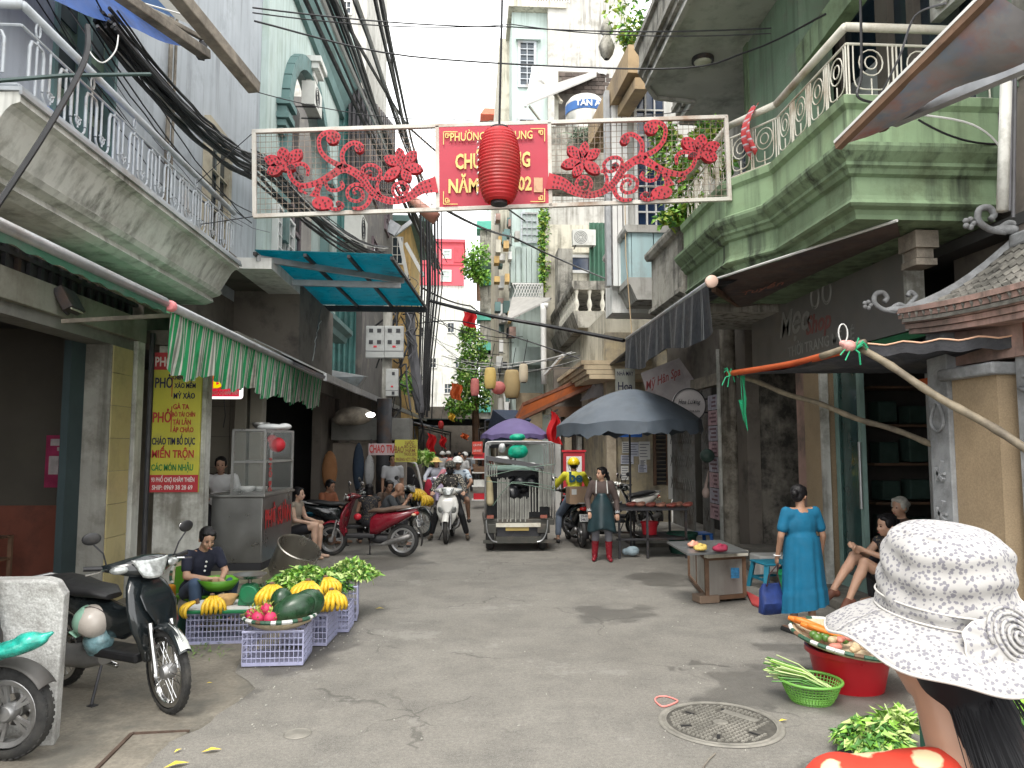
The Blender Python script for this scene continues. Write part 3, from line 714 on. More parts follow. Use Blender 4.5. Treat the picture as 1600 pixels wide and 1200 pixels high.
# ================================================================== LEFT HOUSE 2 : noodle shop, mint facade with the arch
H2 = thing('shophouse','mint green shophouse with tall arched window above the noodle shop','house',(XL,16,0),world=True)
Y2 = 14.5; Y3 = 22.9
wy0,wy1 = P(441,200,X=XL).y,P(507,200,X=XL).y
zs,zt,zb = 9.3,11.3,6.3
part_box('wall',(XL-.3,Y2,5.2),(XL,wy0,13.6),m_mint,H2)
part_box('wall',(XL-.3,wy1,5.2),(XL,Y3,13.6),m_mint,H2)
part_box('wall',(XL-.3,wy0,5.2),(XL,wy1,zb),m_mint,H2)
cy_ = (wy0+wy1)/2; ra = (wy1-wy0)/2
arc = [(XL-.3,cy_+ra*math.cos(a),zs+(zt-zs)*math.sin(a)) for a in [PI*k/16 for k in range(17)]]
b = MB();
for k in range(16):
  p,r = arc[k],arc[k+1]; b.prism([p,(XL-.3,p[1],13.6),(XL-.3,r[1],13.6),r],(.3,0,0))
b.obj('spandrel',m_mint,H2)
b = MB(); pth = [(XL+.08,wy0,zb)] + [(XL+.08,a[1],a[2]) for a in arc[::-1]] + [(XL+.08,wy1,zb)]
for k in range(len(pth)-1):
  b.bar(pth[k],pth[k+1],.34,.2,up=(1,0,0))
b.obj('arch_moulding',m_minttrim,H2)
for y in (wy0-.25,wy1+.1):
  b = MB()
  for k,(w_,z) in enumerate(((.2,8.6),(.32,8.75),(.45,8.9),(.34,9.05),(.5,9.2))): b.bb((XL+.002,y-.3+(.5-w_)/2,z),(XL+w_*.6,y+.3-(.5-w_)/2,z+.13))
  b.obj('capital',m_minttrim,H2)
b = MB()
for w_,z in ((.12,10.5),(.22,10.65),(.35,10.8),(.42,10.95)): b.bb((XL+.002,cy_-w_,z+.5),(XL+w_,cy_+w_,z+.64))
b.obj('keystone',m_white,H2)
part_box('recess',(XL-.75,wy0,zb),(XL-.7,wy1,zt),m_shut,H2)
for k in range(5):
  a0 = wy0+(wy1-wy0)*k/5; a1 = wy0+(wy1-wy0)*(k+1)/5
  q = MB(); q.bb((XL-.66,a0,zb+.03),(XL-.58,a0+.09,zs)); q.bb((XL-.66,a1-.09,zb+.03),(XL-.58,a1,zs)); q.bb((XL-.66,a0+.09,zs-.1),(XL-.58,a1-.09,zs))
  q.bb((XL-.66,a0+.09,zb+1.3),(XL-.58,a1-.09,zb+1.4))
  fr = q.obj('shutter',m_shut,H2)
  q = MB()
  for j in range(8): q.bb((XL-.64,a0+.12+j*.09,zb+1.5),(XL-.61,a0+.15+j*.09,zs-.25))
  q.obj('balusters',m_iron,fr)
  q = MB(); q.bb((XL-.645,a0+.09,zb+.1),(XL-.63,a1-.09,zb+1.3)); q.obj('pane',m_glassd,fr)
b = MB(); b.bb((XL-.6,wy0,zs),(XL-.55,wy1,zs+.12)); b.bb((XL-.6,cy_-.05,zs),(XL-.55,cy_+.05,zt-.1)); b.obj('transom',m_shut,H2)
cp = [(XL+.0,12.3),(XL+.12,12.3),(XL+.16,12.6),(XL+.35,12.9),(XL+.38,13.15),(XL+.6,13.35),(XL+.62,13.6),(XL+.0,13.6)]
slab_profile(cp,Y2,Y3+.3,m_minttrim,'cornice',H2)
slab_profile([(XL,13.6),(XL+.7,13.6),(XL+.7,13.8),(XL,13.8)],Y2,Y3+.3,m_mint,'cornice_cap',H2)
slab_profile([(XL,5.0),(XL+.35,5.0),(XL+.4,5.15),(XL+.55,5.25),(XL+.55,5.38),(XL,5.38)],Y2-.3,Y3,m_minttrim,'string_course',H2)
part_box('corner_pilaster',(XL+.001,Y2-.1,5.38),(XL+.14,Y2+.35,12.3),m_mint,H2)
part_box('back_wall',(-12,Y2+.01,3.3),(XL-.301,Y2+.2,13.6),m_mint,H2)
# window with white grid low right of the arch
window_s(H2,P(430,200,X=XL).y*1.0+.0,P(455,200,X=XL).y,5.55,6.9,XL+.02,1,m_wfr,m_glassd,bars=(4,5),dep=.12)
# projecting first floor end that faces the camera
x0 = XL; x1 = P(452,500,Y=13.2).x
part_box('side_wall',(XL-.2,13.2,2.95),(-3.05,13.4,4.75),m_dkwall,H2)
part_box('side_wall',(-3.2,13.401,2.95),(-3.05,16.4,4.75),m_dkwall,H2)
part_box('soffit_beam',(-3.6,11.3,4.55),(-3.05,13.2,4.72),m_white,H2)
part_box('soffit',(XL-.1,10.6,4.6),(-3.6,13.2,4.75),m_dkwall,H2)
# cross wall beneath the menu board and inner room
part_box('cross_wall',(XL+.16,9.78,0),(-3.42,9.98,3.15),m_peel,H2)
part_box('beam',(XL,9.75,3.16),(-3.05,13.4,3.35),m_dkwall,H2)
part_box('inner_wall',(-7.5,12.4,0),(-3.62,12.6,3.1),mat('cream_tile_wall',(.22,.2,.16),.5,var=.08,dirt=(.2,.18,.14),dirt_amt=.3),H2)
q = MB()
for k in range(1,6): q.bb((-4.9,12.385,k*.5),(-3.63,12.399,k*.5+.008))
for x in (-4.3,-3.95): q.bb((x,12.385,0),(x+.008,12.399,3.1))
q.obj('tile_joints',m_dkwall,H2,kind='stuff')
for u in (378,402):
  p = P(u,760,Y=12.1); q = MB(); q.bb((p.x-.12,12.0,0),(p.x+.07,12.25,3.16)); q.obj('pillar',mat('cream_tile_wall',(.3,.28,.23)),H2,bevel=.01)
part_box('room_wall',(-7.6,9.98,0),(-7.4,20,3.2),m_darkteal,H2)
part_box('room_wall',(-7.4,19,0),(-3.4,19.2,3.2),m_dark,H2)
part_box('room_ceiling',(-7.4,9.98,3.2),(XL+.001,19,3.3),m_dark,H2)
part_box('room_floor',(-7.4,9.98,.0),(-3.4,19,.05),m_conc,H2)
part_box('upper_floor_edge',(XL+.002,13.41,3.0),(-3.21,24,3.34),m_dkwall,H2)
part_box('end_wall',(-3.5,16.6,0),(-3.3,18.2,3.0),m_dkwall,H2)
# AC unit under the arch and one on the dark box
ac_unit(P(556,385,X=-3.4)+Vector((0,0,0)),PI/2,'dark caged air conditioner box on the facade left of the banner foot',1.6)
ac_unit(P(487,175,X=XL+.15),PI/2,'air conditioner hanging inside the arched mint window',1.1)
# ================================================================== LEFT HOUSES beyond
H3 = thing('townhouse','narrow townhouse clad in teal and dark corrugated sheet past the arch','house',(-3.6,26,0),world=True)
Y3 = 23.2
zz = P(535,142,Y=Y3).z
corrug(P(513,200,Y=Y3).x-.3,Y3,P(562,200,Y=Y3).x,Y3,4,zz,m_tealsheet,'sheet_wall',H3,step=.16,amp=.03)
corrug(P(545,200,Y=Y3).x,Y3-.08,P(573,200,Y=Y3).x,Y3-.08,zz-3.2,zz+.05,m_brownsheet,'dark_sheet',H3,step=.13,amp=.025)
X3 = P(573,200,Y=Y3).x; ye = P(616,300,X=X3).y; ztop = P(616,197,Y=ye).z
b = MB(); b.prism([(X3-4.5,Y3+.05,0),(X3-4.5,Y3+.05,zz-.2),(X3-4.5,ye,ztop),(X3-4.5,ye,0)],(4.45,0,0)); b.obj('wall',mat('sooty_render',(.15,.14,.135),.9,var=.2,scale=1.2,bump=.3,dirt=(.3,.27,.23),dirt_amt=.4,streak=(.05,.05,.05)),H3)
b = MB(); n = 26
for k in range(n):
  t0 = k/n; y = Y3+.1+(ye-Y3-.1)*t0; zt_ = zz+(ztop-zz)*t0
  b.bb((X3-.05,y,zt_-3.0),(X3-.01+.03*(k % 2),y+(ye-Y3)/n,zt_))
b.obj('dark_sheet',m_brownsheet,H3)
for (z,y) in ((7.5,Y3+2),(7.5,Y3+5.5),(10.4,Y3+2),(10.4,Y3+5.5)):
  window_s(H3,y,y+1.2,z,z+1.5,X3-.05,1,m_shut,m_glassd)
HT = thing('concrete_tower','tall pale stained concrete block rising behind the black cables','building',(-6,29,0),world=True)
xr_ = P(572,100,Y=29).x
part_box('wall',(-11,29,0),(xr_,36,26),m_grey,HT)
window_f(HT,*rectY(536,4,548,22,29),29,m_wfr,m_glassd,(2,2))
window_f(HT,*rectY(505,18,522,48,29),29,m_wfr,m_glassd,(2,3))
q = MB(); random.seed(3)
pts = [P(u,v,Y=29) for u,v in ((536,80),(541,78),(546,95),(552,112),(560,122),(564,136),(558,140),(550,128),(543,110))]
q.prism([(p.x,28.985,p.z) for p in pts],(0,.01,0)); q.obj('spalled_patch',m_oldwood,HT)
# orange wall piece, pipes and awnings between u 610 and 650
H4 = thing('townhouse','ochre fronted house peeking out above the electricity pole','house',(-4,37,0),world=True)
a = rectY(606,352,641,445,37)
part_box('wall',(a[0]-3,37,0),(a[1],44,a[3]),m_orange,H4)
part_box('roof_slab',(a[0]-3,36.2,a[3]),(a[1]+1.0,44,a[3]+.3),m_minttrim,H4)
window_f(H4,*rectY(614,372,628,412,37),37,m_wfr,m_glassd)
for (u0,v0,u1,v1) in ((624,372,638,440),(634,380,662,432)):
  q = MB(); q.bar(P(u0,v0,Y=34),P(u1,v1,Y=34),.16,.16); q.obj('prop',m_wfr,H4)
q = MB(); q.bar(P(606,352,Y=30),P(622,362,Y=30),.3,.5); q.bar(P(617,366,Y=30),P(654,338,Y=30),.16); q.obj('bracket',m_steel,H4)
q = MB(); q.tube([P(640,308,Y=9.2),P(663,328,Y=9.2),P(682,342,Y=9.2)],[.05,.075,.085],12)
q.obj('awning_roller',mat('pinkbrown_tube',(.42,.2,.15),.5),smooth=True,label='pink brown awning roller end poking out below the banner frame',cat='roller')
# red house closing the street and the white block under it
H5 = thing('end_house','crimson top floored house standing over a white block at the street end','house',(-3,60,0),world=True)
a = rectY(633,378,724,446,60)
part_box('wall',(a[0]-3,60,a[2]),(a[1],68,a[3]),m_redwall,H5)
part_box('parapet',(a[0]-3,59.8,a[3]),(a[1]+.15,68,a[3]+.25),m_redwall,H5)
part_box('lower_wall',(a[0]-3,60.15,0),(a[1]+.9,67.8,a[2]),m_white,H5)
for r in ((694,392,703,402),(691,424,703,438)): window_f(H5,*rectY(*r,60),60,m_wfr,mat('pale_pane',(.45,.52,.5),.2),(2,2),fw=.12)
q = MB(); a2 = rectY(709,387,722,410,60); q.bb((a2[0],59.93,a2[2]),(a2[1],60.0,a2[3])); q.obj('shutter',mat('crimson_dark',(.45,.07,.09),.8),H5)
q = MB(); a3 = rectY(640,412,724,414,60); q.bb((a3[0],59.9,a3[2]),(a3[1],60.0,a3[3])); q.obj('ledge',m_redwall,H5)
for (u,v) in ((686,528),(700,520),(688,560)): window_f(H5,*rectY(u,v,u+8,v+12,60.15),60.15,m_wfr,m_glassd,(2,2),fw=.1)
H6 = thing('white_block','plain white block seen between the wires below the crimson house','building',(-2,52,0),world=True)
a = rectY(640,468,742,640,54)
part_box('wall',(a[0],54,0),(a[1],58,a[3]),m_white,H6)
for (u,v) in ((652,512),(672,560),(700,505),(664,600),(712,560),(695,600)):
  window_f(H6,*rectY(u,v,u+9,v+14,54),54,m_wfr,m_glassd,(2,2),fw=.08)
# ground-floor shop row on the left beyond the noodle shop
m_awnE = mat('canopy_metal',(.30,.31,.31),.5,.4,var=.15,scale=3,dirt=(.12,.1,.08),dirt_amt=.5)
H7 = thing('shop_row','row of low shop fronts under the long metal canopy','shops',(-3.4,26,0),world=True)
part_box('wall',(-3.8,24,0),(-3.45,50,5.2),m_dkwall,H7)
for k,y in enumerate((19.8,22.6,25.6,29,33,38)):
  part_box('shutter_door',(-3.44,y,0),(-3.38,y+1.8,2.3),(m_darkteal,m_wood,m_shut)[k % 3],H7)
part_box('partition',(-3.45,18.2,0),(-3.2,24,3.0),m_dkwall,H7)
xa,xb,za,zb_ = rectY(518,655,640,688,17.4)
q = MB(); q.bb((xa,17.4,za),(xb,18.3,zb_+.03)); q.obj('fascia_box',mat('grey_board',(.2,.195,.18),.8,var=.1,dirt=(.1,.1,.09)),H7,bevel=.01)
xa,xb,za,zb_ = rectY(520,692,575,800,18.0)
q = MB(); q.bb((xa,18.0,.0),(xb,18.15,zb_)); q.bb((xb+.04,18.0,0),(xb+.9,18.15,zb_)); q.obj('panel_wall',mat('beige_panel',(.36,.31,.26),.7,var=.1),H7)
q = MB(); p = P(600,700,Y=16.6); q.tube([(p.x,16.6,0),(p.x,16.6,2.9)],.17,10); q.obj('post',m_iron,H7,smooth=True)
# ================================================================== RIGHT: green balcony house
G1 = thing('shophouse','green balconied shophouse with glass shop doors and grey signboard','house',(XR,9,0),world=True)
part_box('wall',(XR,4.9,5.0),(XR+.3,5.9,8.0),m_conc,G1)
ZB = 4.45
# balcony plan (outer line), from the near wall end round to the far end
A = [P(1565,235,Z=ZB),P(1320,235,Z=ZB),P(1205,325,Z=ZB),P(1130,350,Z=ZB),P(1070,405,Z=ZB)]
plan = [(XR,6.12),(3.29,6.12),(3.28,7.72),(2.95,8.32),(2.95,10.0),(3.35,10.25),(XR,10.25)]
def offset_plan(pl,d):
  out = []
  for i,(x,y) in enumerate(pl):
    nx = -d; ny = 0
    if i == 0: out.append((x,y-d)); continue
    if i == len(pl)-1: out.append((x,y+d)); continue
    if y < 6.5: out.append((x-d,y-d)); continue
    if y > 10.2: out.append((x-d*.6,y+d)); continue
    out.append((x-d,y))
  return out
def mould(levels,m,name,parent,pl=plan):
  b = MB(); b.loft([[Vector((x,y,z)) for x,y in offset_plan(pl,d)] for z,d in levels],cap=True,closed=False)
  top = len(b.v)
  return b.obj(name,m,parent)
mould([(3.86,-.12),(3.90,-.12),(3.94,-.10),(3.96,-.04),(3.98,-.02),(4.02,-.05),(4.06,-.06),(4.22,-.06),(4.24,-.02),(4.28,0),(4.30,.03),(4.33,.03),(4.36,.06),(4.40,.10),(4.44,.12),(4.47,.12)],m_green,'cornice',G1)
mould([(4.47,.0),(4.5,.02),(4.53,-.02),(4.82,-.02),(4.86,.02),(4.93,.03),(4.95,.0)],mat('fresh_green_plaster',(.235,.335,.195),.85,var=.12,scale=1.6,bump=.35,bscale=20,dirt=(.2,.27,.15),dirt_amt=.6,streak=(.06,.08,.05),streak_amt=.6),'parapet',G1)
# walls above the balcony with doors
part_box('wall',(XR,5.9,4.95),(XR+.3,6.4,12),m_dkgreen,G1)
x = P(1165,100,X=3.6)
part_box('upper_wall',(XR+.002,10.3,4.0),(XR+.3,12.4,12),m_grey,G1)
q = MB(); q.bb((XR,6.4,4.9),(XR+.1,10.3,7.9)); q.obj('shopfront_glass',m_glassd,G1)
for u0,u1 in ((1255,1270),(1315,1322),(1380,1400),(1430,1442)):
  y1 = P(u0,150,X=XR-.02).y; y0 = P(u1,150,X=XR-.02).y; part_box('mullion',(XR-.08,y0,4.9),(XR-.001,y1,7.9),m_dkwall,G1)
y1 = P(1318,150,X=XR-.02).y; y0 = P(1378,150,X=XR-.02).y
part_box('pale_pane',(XR-.03,y0,5.3),(XR-.02,y1,6.3),mat('sky_pane',(.5,.52,.52),.15),G1)
# green column standing on the balcony
y0,y1 = P(1250,100,X=3.9).y,P(1170,100,X=3.9).y
part_box('column',(3.9,y0,4.9),(4.3,y1,7.55),m_dkgreen,G1)
part_box('column_edge',(3.88,y1-.0,4.9),(4.28,y1+.16,7.55),m_green,G1)
# upper balcony slab with ceiling lamp
Z2 = 7.55
c0 = P(1002,150,Z=Z2);
pl2 = [(3.2,4.0),(c0.x+.22,5.5),(c0.x,6.5),(c0.x,c0.y-.4),(c0.x+.25,c0.y),(c0.x+.9,c0.y+.1),(c0.x+.9,c0.y+.9),(XR,c0.y+.9),(XR,4.0)]
b = MB(); b.prism([(x,y,Z2) for x,y in pl2],(0,0,.12)); b.obj('upper_slab',mat('slab_underside',(.44,.45,.42),.9,var=.15,scale=1.1,bump=.3,dirt=(.2,.21,.19),dirt_amt=.6),G1)
for k,(dz,off,hh) in enumerate(((.12,.06,.1),(.22,.12,.08),(.30,.1,.35),(.65,.16,.09))):
  b = MB(); b.prism([(x-(off if x < XR-.1 else 0),y+(off if y > 8 else 0),Z2+dz) for x,y in pl2],(0,0,hh)); b.obj('slab_moulding',(m_oldconc,m_conc,m_oldconc,m_conc)[k],G1)
b = MB()
for i in range(len(pl2)-2):
  p,r = Vector((*pl2[i],Z2-.03)),Vector((*pl2[i+1],Z2-.03)); b.bar(p,r,.07,.05)
b.obj('drip_edge',m_grey,G1)
lm = P(1098,93,Z=Z2-.02); t = thing('ceiling_lamp','round ceiling lamp under the upper right balcony slab','lamp',lm,world=True)
b = MB(); b.cyl((lm.x,lm.y,Z2-.06),.16,.06,20); b.obj('base',m_iron,t); b = MB(); b.ell((lm.x,lm.y,Z2-.06),(.13,.13,.06),16,6); b.obj('bowl',mat('lamp_glass',(.5,.5,.45)),t)
# diagonal light green beam and the carved panel
b = MB(); b.bar(P(1255,95,Y=8.0),P(1340,-20,Y=6.9),.16,.3); b.obj('stair_beam',m_green,G1)
a = P(1455,-5,X=4.5);
t = thing('carved_panel','pale carved scroll panel at the top right edge behind the tarp','carving',P(1490,40,X=4.45),world=True)
y1,y0 = P(1453,20,X=4.5).y,P(1530,20,X=4.5).y
part_box('panel',(4.5,y0,6.0),(4.6,y1,7.6),m_peel,t)
for k in range(9):
  yy = y0+(y1-y0)*random.random(); zz_ = 6.1+1.2*random.random(); q = MB()
  q.tube([(4.47,yy+math.cos(a)*(.04+.02*a),zz_+math.sin(a)*(.04+.02*a)) for a in [j*.5 for j in range(12)]],.022,6); q.obj('scroll',m_peel,t,smooth=True)
balcony_rail('balcony_railing','cream ring pattern railing on the green balcony',(3.36,6.2,0),(3.36,7.7,0),4.93,5.62,m_railw,side=(XR,6.2,0),style=1,mod=.42,rt=.04)
balcony_rail('balcony_railing','far cream railing section on the green balcony beside the leafy vine',(3.03,8.3,0),(3.03,10.0,0),4.93,5.62,m_railw,side=(3.36,7.72,0),style=1,mod=.42,rt=.04)
# red and white cloth on the rail
b = MB(); c = Vector((3.2,7.98,5.62))
b.grid(lambda s,t_: c + Vector((-.10*math.sin(t_*PI)-.02*math.sin(s*11),(s-.5)*.34*(1-.35*t_),.06-.52*t_-.05*math.sin(s*9))),12,10)
b.obj('hanging_cloth',cloth('redwhite_cloth',(.55,.12,.13),stripes=(2,.09,[(0,(1,.5,.5)),(.55,(1,1,1)),(.8,(1.0,4.0,4.0))]),tl=.15),smooth=True,label='red and white striped cloth hung over the cream balcony rail',cat='cloth',solid=.006)
# ---- shop below the green balcony
part_box('lintel',(XR-.05,7.0,3.95),(XR+.3,13.1,4.4),m_dkwall,G1)
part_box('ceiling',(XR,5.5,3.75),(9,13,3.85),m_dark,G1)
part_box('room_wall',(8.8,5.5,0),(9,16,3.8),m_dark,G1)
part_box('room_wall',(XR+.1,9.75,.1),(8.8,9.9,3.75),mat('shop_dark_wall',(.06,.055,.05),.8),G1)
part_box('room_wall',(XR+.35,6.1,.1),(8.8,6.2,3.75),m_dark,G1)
y1,y0 = P(1272,700,X=XR).y,P(1300,700,X=XR).y
part_box('mosaic_pier',(XR-.12,y0,.1),(XR+.3,y1,3.0),m_tan,G1)
part_box('pier_edge',(XR-.15,y0-.05,.1),(XR-.05,y0,3.0),m_peel,G1)
part_box('shop_fascia',(XR-.12,6.9,3.0),(XR+.1,y1,3.16),m_oldwood,G1)
y2 = P(1350,700,X=XR+.05).y
f = MB(); f.bb((XR+.02,y2,.1),(XR+.08,y2+.07,3.0)); f.bb((XR+.02,y0-.13,.1),(XR+.08,y0-.06,3.0)); f.bb((XR+.02,y2+.07,2.9),(XR+.08,y0-.13,3.0)); f.bb((XR+.02,y2+.07,.1),(XR+.08,y0-.13,.25))
f.obj('door_frame',mat('pale_green_frame',(.22,.33,.30),.5),G1)
part_box('door_glass',(XR+.04,y2+.07,.25),(XR+.055,y0-.13,2.9),m_glassg,G1)
y3 = P(1462,700,X=XR+.05).y; y4 = P(1486,700,X=XR+.05).y
part_box('door_glass',(XR+.04,y4-.5,.1),(XR+.06,y3,3.0),m_glassg,G1)
q = MB(); q.bb((XR+.0,y3,.1),(XR+.07,y3+.05,3.0)); q.obj('door_frame',m_steel,G1)
q = MB(); q.tube([(XR-.02,y2-.02,1.1),(XR-.02,y2-.02,1.9)],.018,8); q.obj('door_handle',m_steel,G1)
# shelves of merchandise in the shop
sh = thing('shop_shelf','dark shelf of folded goods inside the glass fronted shop','shelf',(6.0,9.4,.1),world=True)
for z in (.6,1.1,1.6,2.1,2.6): part_box('board',(XR+.5,9.3,z),(8.4,9.74,z+.03),m_wood,sh)
random.seed(11)
for z in (.63,1.13,1.63,2.13):
  for k in range(9):
    x = XR+.6+k*.4; c = random.choice([(.05,.05,.07),(.14,.12,.1),(.1,.02,.02),(.03,.06,.05),(.12,.12,.12)])
    q = MB(); q.box((x+.15,9.5,z+.12+.05*random.random()),(.26,.25,.22+.12*random.random()),rz=random.uniform(-.1,.1)); q.obj('goods',mat('goods%d' % (k % 4),c,.8,var=.3),sh,bevel=.02)
# signboard
y1 = P(1175,540,X=4.45).y; y0 = P(1415,450,X=4.45).y
sb = thing('signboard','grey unlit fashion shop signboard under the green balcony','signboard',(4.45,(y0+y1)/2,3.1),world=True)
za = P(1175,572,X=4.45).z; zc = P(1175,488,X=4.45).z; zd = P(1415,365,X=4.45).z
part_box('panel',(4.45,y0,3.02),(4.60,y1,3.98),mat('sign_grey',(.185,.18,.17),.45,var=.12,scale=1.5,dirt=(.2,.18,.15),dirt_amt=.4),sb)
part_box('sign_edge',(4.43,y0-.05,3.02),(4.62,y0,3.98),m_peel,sb)
ml1 = mat('faded_letter_grey',(.30,.30,.28),.6); ml2 = mat('faded_letter_red',(.26,.11,.10),.6)
ym = (y0+y1)/2
R_ = (0,-1,0); U_ = (0,0,1)
text('Mẹo',.5,(4.444,ym+.55,3.55),R_,U_,ml1,sb,bold=.02,shear=.3)
text('Shop',.34,(4.444,ym-.15,3.42),R_,U_,ml2,sb,bold=.02,shear=.3)
text('THỜI TRANG MẸ BÉ',.2,(4.444,ym-.15,3.15),R_,U_,ml1,sb,bold=.01)
q = MB()
for yy in (ym-.1,ym-.42):
  for r in (.15,.12): q.tube([(4.446,yy+math.cos(a)*r*.8,3.77+math.sin(a)*r) for a in [2*PI*k/20 for k in range(20)]],.008,4,closed=True)
q.obj('ring_mark',ml1,sb)
q = MB(); q.bar((4.40,y0-.6,4.05),(4.35,y1+.1,3.98),.1,.1); q.obj('awning_rail',m_oldwood,label='pale awning rail fixed above the grey shop signboard',cat='awning rail')
q = MB(); q.bb((4.46,y0-1.0,2.93),(4.56,y0+1.6,3.01)); q.obj('green_board',mat('green_board_paint',(.03,.16,.07),.6),label='green painted board running below the grey signboard',cat='board')
# bracket under the cornice
q = MB(); q.box((4.2,6.6,3.76),(.22,.28,.16)); q.box((4.2,6.6,3.64),(.16,.2,.1)); q.box((4.2,6.6,3.55),(.2,.24,.06)); q.obj('bracket',m_oldwood,G1)
# sliding door pocket / dirty alley wall between post and shop
part_box('alley_wall',(XR+.1,12.0,0),(8.8,12.2,3.95),mat('sooty_wall',(.22,.20,.17),.95,var=.3,scale=1.6,bump=.5,dirt=(.03,.028,.025),dirt_amt=.9,dscale=2.2,streak=(.04,.04,.035)),G1)
y0,y1 = P(1252,700,X=XR).y,P(1272,700,X=XR).y
part_box('pink_jamb',(XR-.05,y1,.1),(XR+.2,y0,3.0),m_pink,G1)
part_box('step',(4.3,9.9,.1),(XR+.3,12.0,.26),mat('old_paving',(.2,.18,.16)),G1)
# ================================================================== old post house
G2 = thing('old_house','weathered old house front with post and folding gate under the black awning','house',(XR,13,0),world=True)
x,y = P(1150,700,X=XR-.05)[:2]
b = MB(); b.tube([(XR-.1,12.9,0),(XR-.1,12.9,4.3)],.15,12); b.obj('post',mat('peeling_post',(.34,.31,.26),.9,var=.2,scale=2.5,bump=.6,dirt=(.10,.085,.065),dirt_amt=.8,dscale=3,streak=(.06,.05,.04),streak_amt=.9),G2,smooth=50)
b = MB(); b.bb((XR-.12,12.05,0),(XR+.1,12.5,4.1)); b.obj('door_post',m_dkwall,G2)
b = MB(); b.tube([(XR-.22,13.08,0),(XR-.22,13.08,3.6)],.045,8); b.obj('downpipe',m_peel,G2,smooth=True)
part_box('transom',(XR-.1,13.0,3.0),(XR+.1,17.3,3.22),m_oldwood,G2)
part_box('dark_opening',(XR+.6,12.2,0),(XR+.7,17.4,4.0),m_dark,G2)
part_box('upper_panel',(XR-.02,13.0,3.22),(XR+.1,17.3,4.2),m_dkwall,G2)
# folding gate: slats
gt = thing('folding_gate','half open steel folding gate beside the pink sticker strip','gate',(XR-.05,15,0),world=True)
for (ya,yb) in ((14.05,14.7),(15.2,16.9)):
  n = int((yb-ya)/.085)
  for k in range(n):
    y = ya+(yb-ya)*k/n; q = MB(); q.bb((XR-.07,y,.1),(XR-.04,y+.035,2.98)); q.obj('slat',mat('gate_steel',(.22,.22,.21),.5,.5,var=.2,dirt=(.1,.07,.05),dirt_amt=.6),gt)
q = MB()
for (ya,yb) in ((14.05,14.7),(15.2,16.9)):
  for z in (.4,.9,1.4,1.9,2.4):
    y = ya
    while y < yb-.16: q.bar((XR-.085,y,z),(XR-.085,y+.17,z+.25),.008,.02); q.bar((XR-.09,y,z+.25),(XR-.09,y+.17,z),.008,.02); y += .17
q.obj('lattice',mat('gate_steel',(.2,.2,.2)),gt,kind='stuff')
# sticker strip
st = thing('sticker_strip','tall narrow pink white strip of stickers between gate and post','sign strip',(XR-.15,13.6,.4),world=True)
for k in range(8):
  z = .5+k*.29; part_box('sticker',(XR-.16,13.42,z),(XR-.15,13.92,z+.275),mat('sticker_%s' % ('pink','lilac')[k % 2],((.45,.3,.32),(.38,.36,.42))[k % 2],.6,var=.3,scale=12),st)
  q = MB()
  for j in range(3): q.bb((XR-.166,13.47,z+.05+j*.075),(XR-.162,13.47+random.uniform(.15,.38),z+.085+j*.075))
  q.obj('print',mat('print_dark',(.16,.08,.1),.6),st)
# papers wall facing the camera
G3 = thing('old_house','peeling yellow wall house pasted with white notices behind the grey umbrella','house',(4,17.6,0),world=True)
m_yel = mat('peeling_yellow',(.42,.36,.24),.95,var=.25,scale=1.5,bump=.6,bscale=16,dirt=(.22,.2,.17),dirt_amt=.9,dscale=1.6,streak=(.1,.09,.07))
xa = P(948,700,Y=17.6).x
part_box('wall',(xa,17.6,0),(XR+.1,17.9,4.6),m_yel,G3)
part_box('pier',(xa-.02,17.45,0),(xa+.2,17.6,3.4),mat('worn_cream_post',(.42,.36,.27),.9,dirt=(.2,.16,.12),dirt_amt=.6),G3)
x0,x1,z0,z1 = rectY(1024,668,1041,745,17.55)
f = MB(); f.bb((x0-.06,17.5,z0-.2),(x0,17.6,z1)); f.bb((x1,17.5,z0-.2),(x1+.06,17.6,z1)); o = f.obj('shutter_frame',m_wood,G3)
for k in range(14):
  z = z0-.2+(z1-z0+.2)*k/14; q = MB(); q.box(((x0+x1)/2,17.54,z+.05),(x1-x0-.004,.03,.07),rx=.5); q.obj('slat',m_iron,o)
x0,x1,z0,z1 = rectY(1044,665,1054,760,17.4)
q = MB(); q.bb((x0,17.45,z0-.3),(x1,17.5,z1)); q.obj('paint_strip',m_wfr,G3)
random.seed(5)
ng = 'notices pasted on the peeling yellow wall'
labs = ['white notice with red rim near the top of the yellow wall','blank bluish notice at top centre of the yellow wall','large printed notice at upper right of the yellow wall','white notice at mid left of the yellow wall','notice with dark headline right of the umbrella pole','long white notice low in the centre of the yellow wall','worn notice at the lower left of the yellow wall']
for k,(u0,v0,u1,v1) in enumerate(((972,690,984,708),(984,691,998,713),(998,690,1016,718),(970,711,990,725),(999,718,1010,728),(997,726,1011,738),(970,728,982,750))):
  x0,x1,z0,z1 = rectY(u0,v0,u1,v1,17.58); t = thing('notice',labs[k],'notice',((x0+x1)/2,17.58,z0),group=ng,world=True)
  q = MB(); q.bb((x0,17.582-.002*k,z0),(x1,17.586-.002*k,z1)); q.obj('sheet',mat('paper%d' % (k % 2),((.62,.62,.6),(.5,.52,.6))[k % 2],.8,var=.08),t)
  q = MB()
  for j in range(5): zz_ = z1-(z1-z0)*(.15+.17*j); q.bb((x0+.02,17.578-.002*k,zz_-.012),(x0+(x1-x0)*random.uniform(.6,.93),17.580-.002*k,zz_+.004))
  q.obj('printed_lines',mat('ink',(.12,.12,.15),.8),t)
x0,x1,z0,z1 = rectY(966,671,1003,683,17.3)
t = thing('street_sign','small blue street name sign on the yellow wall under the umbrella rim','street sign',((x0+x1)/2,17.3,z0),world=True)
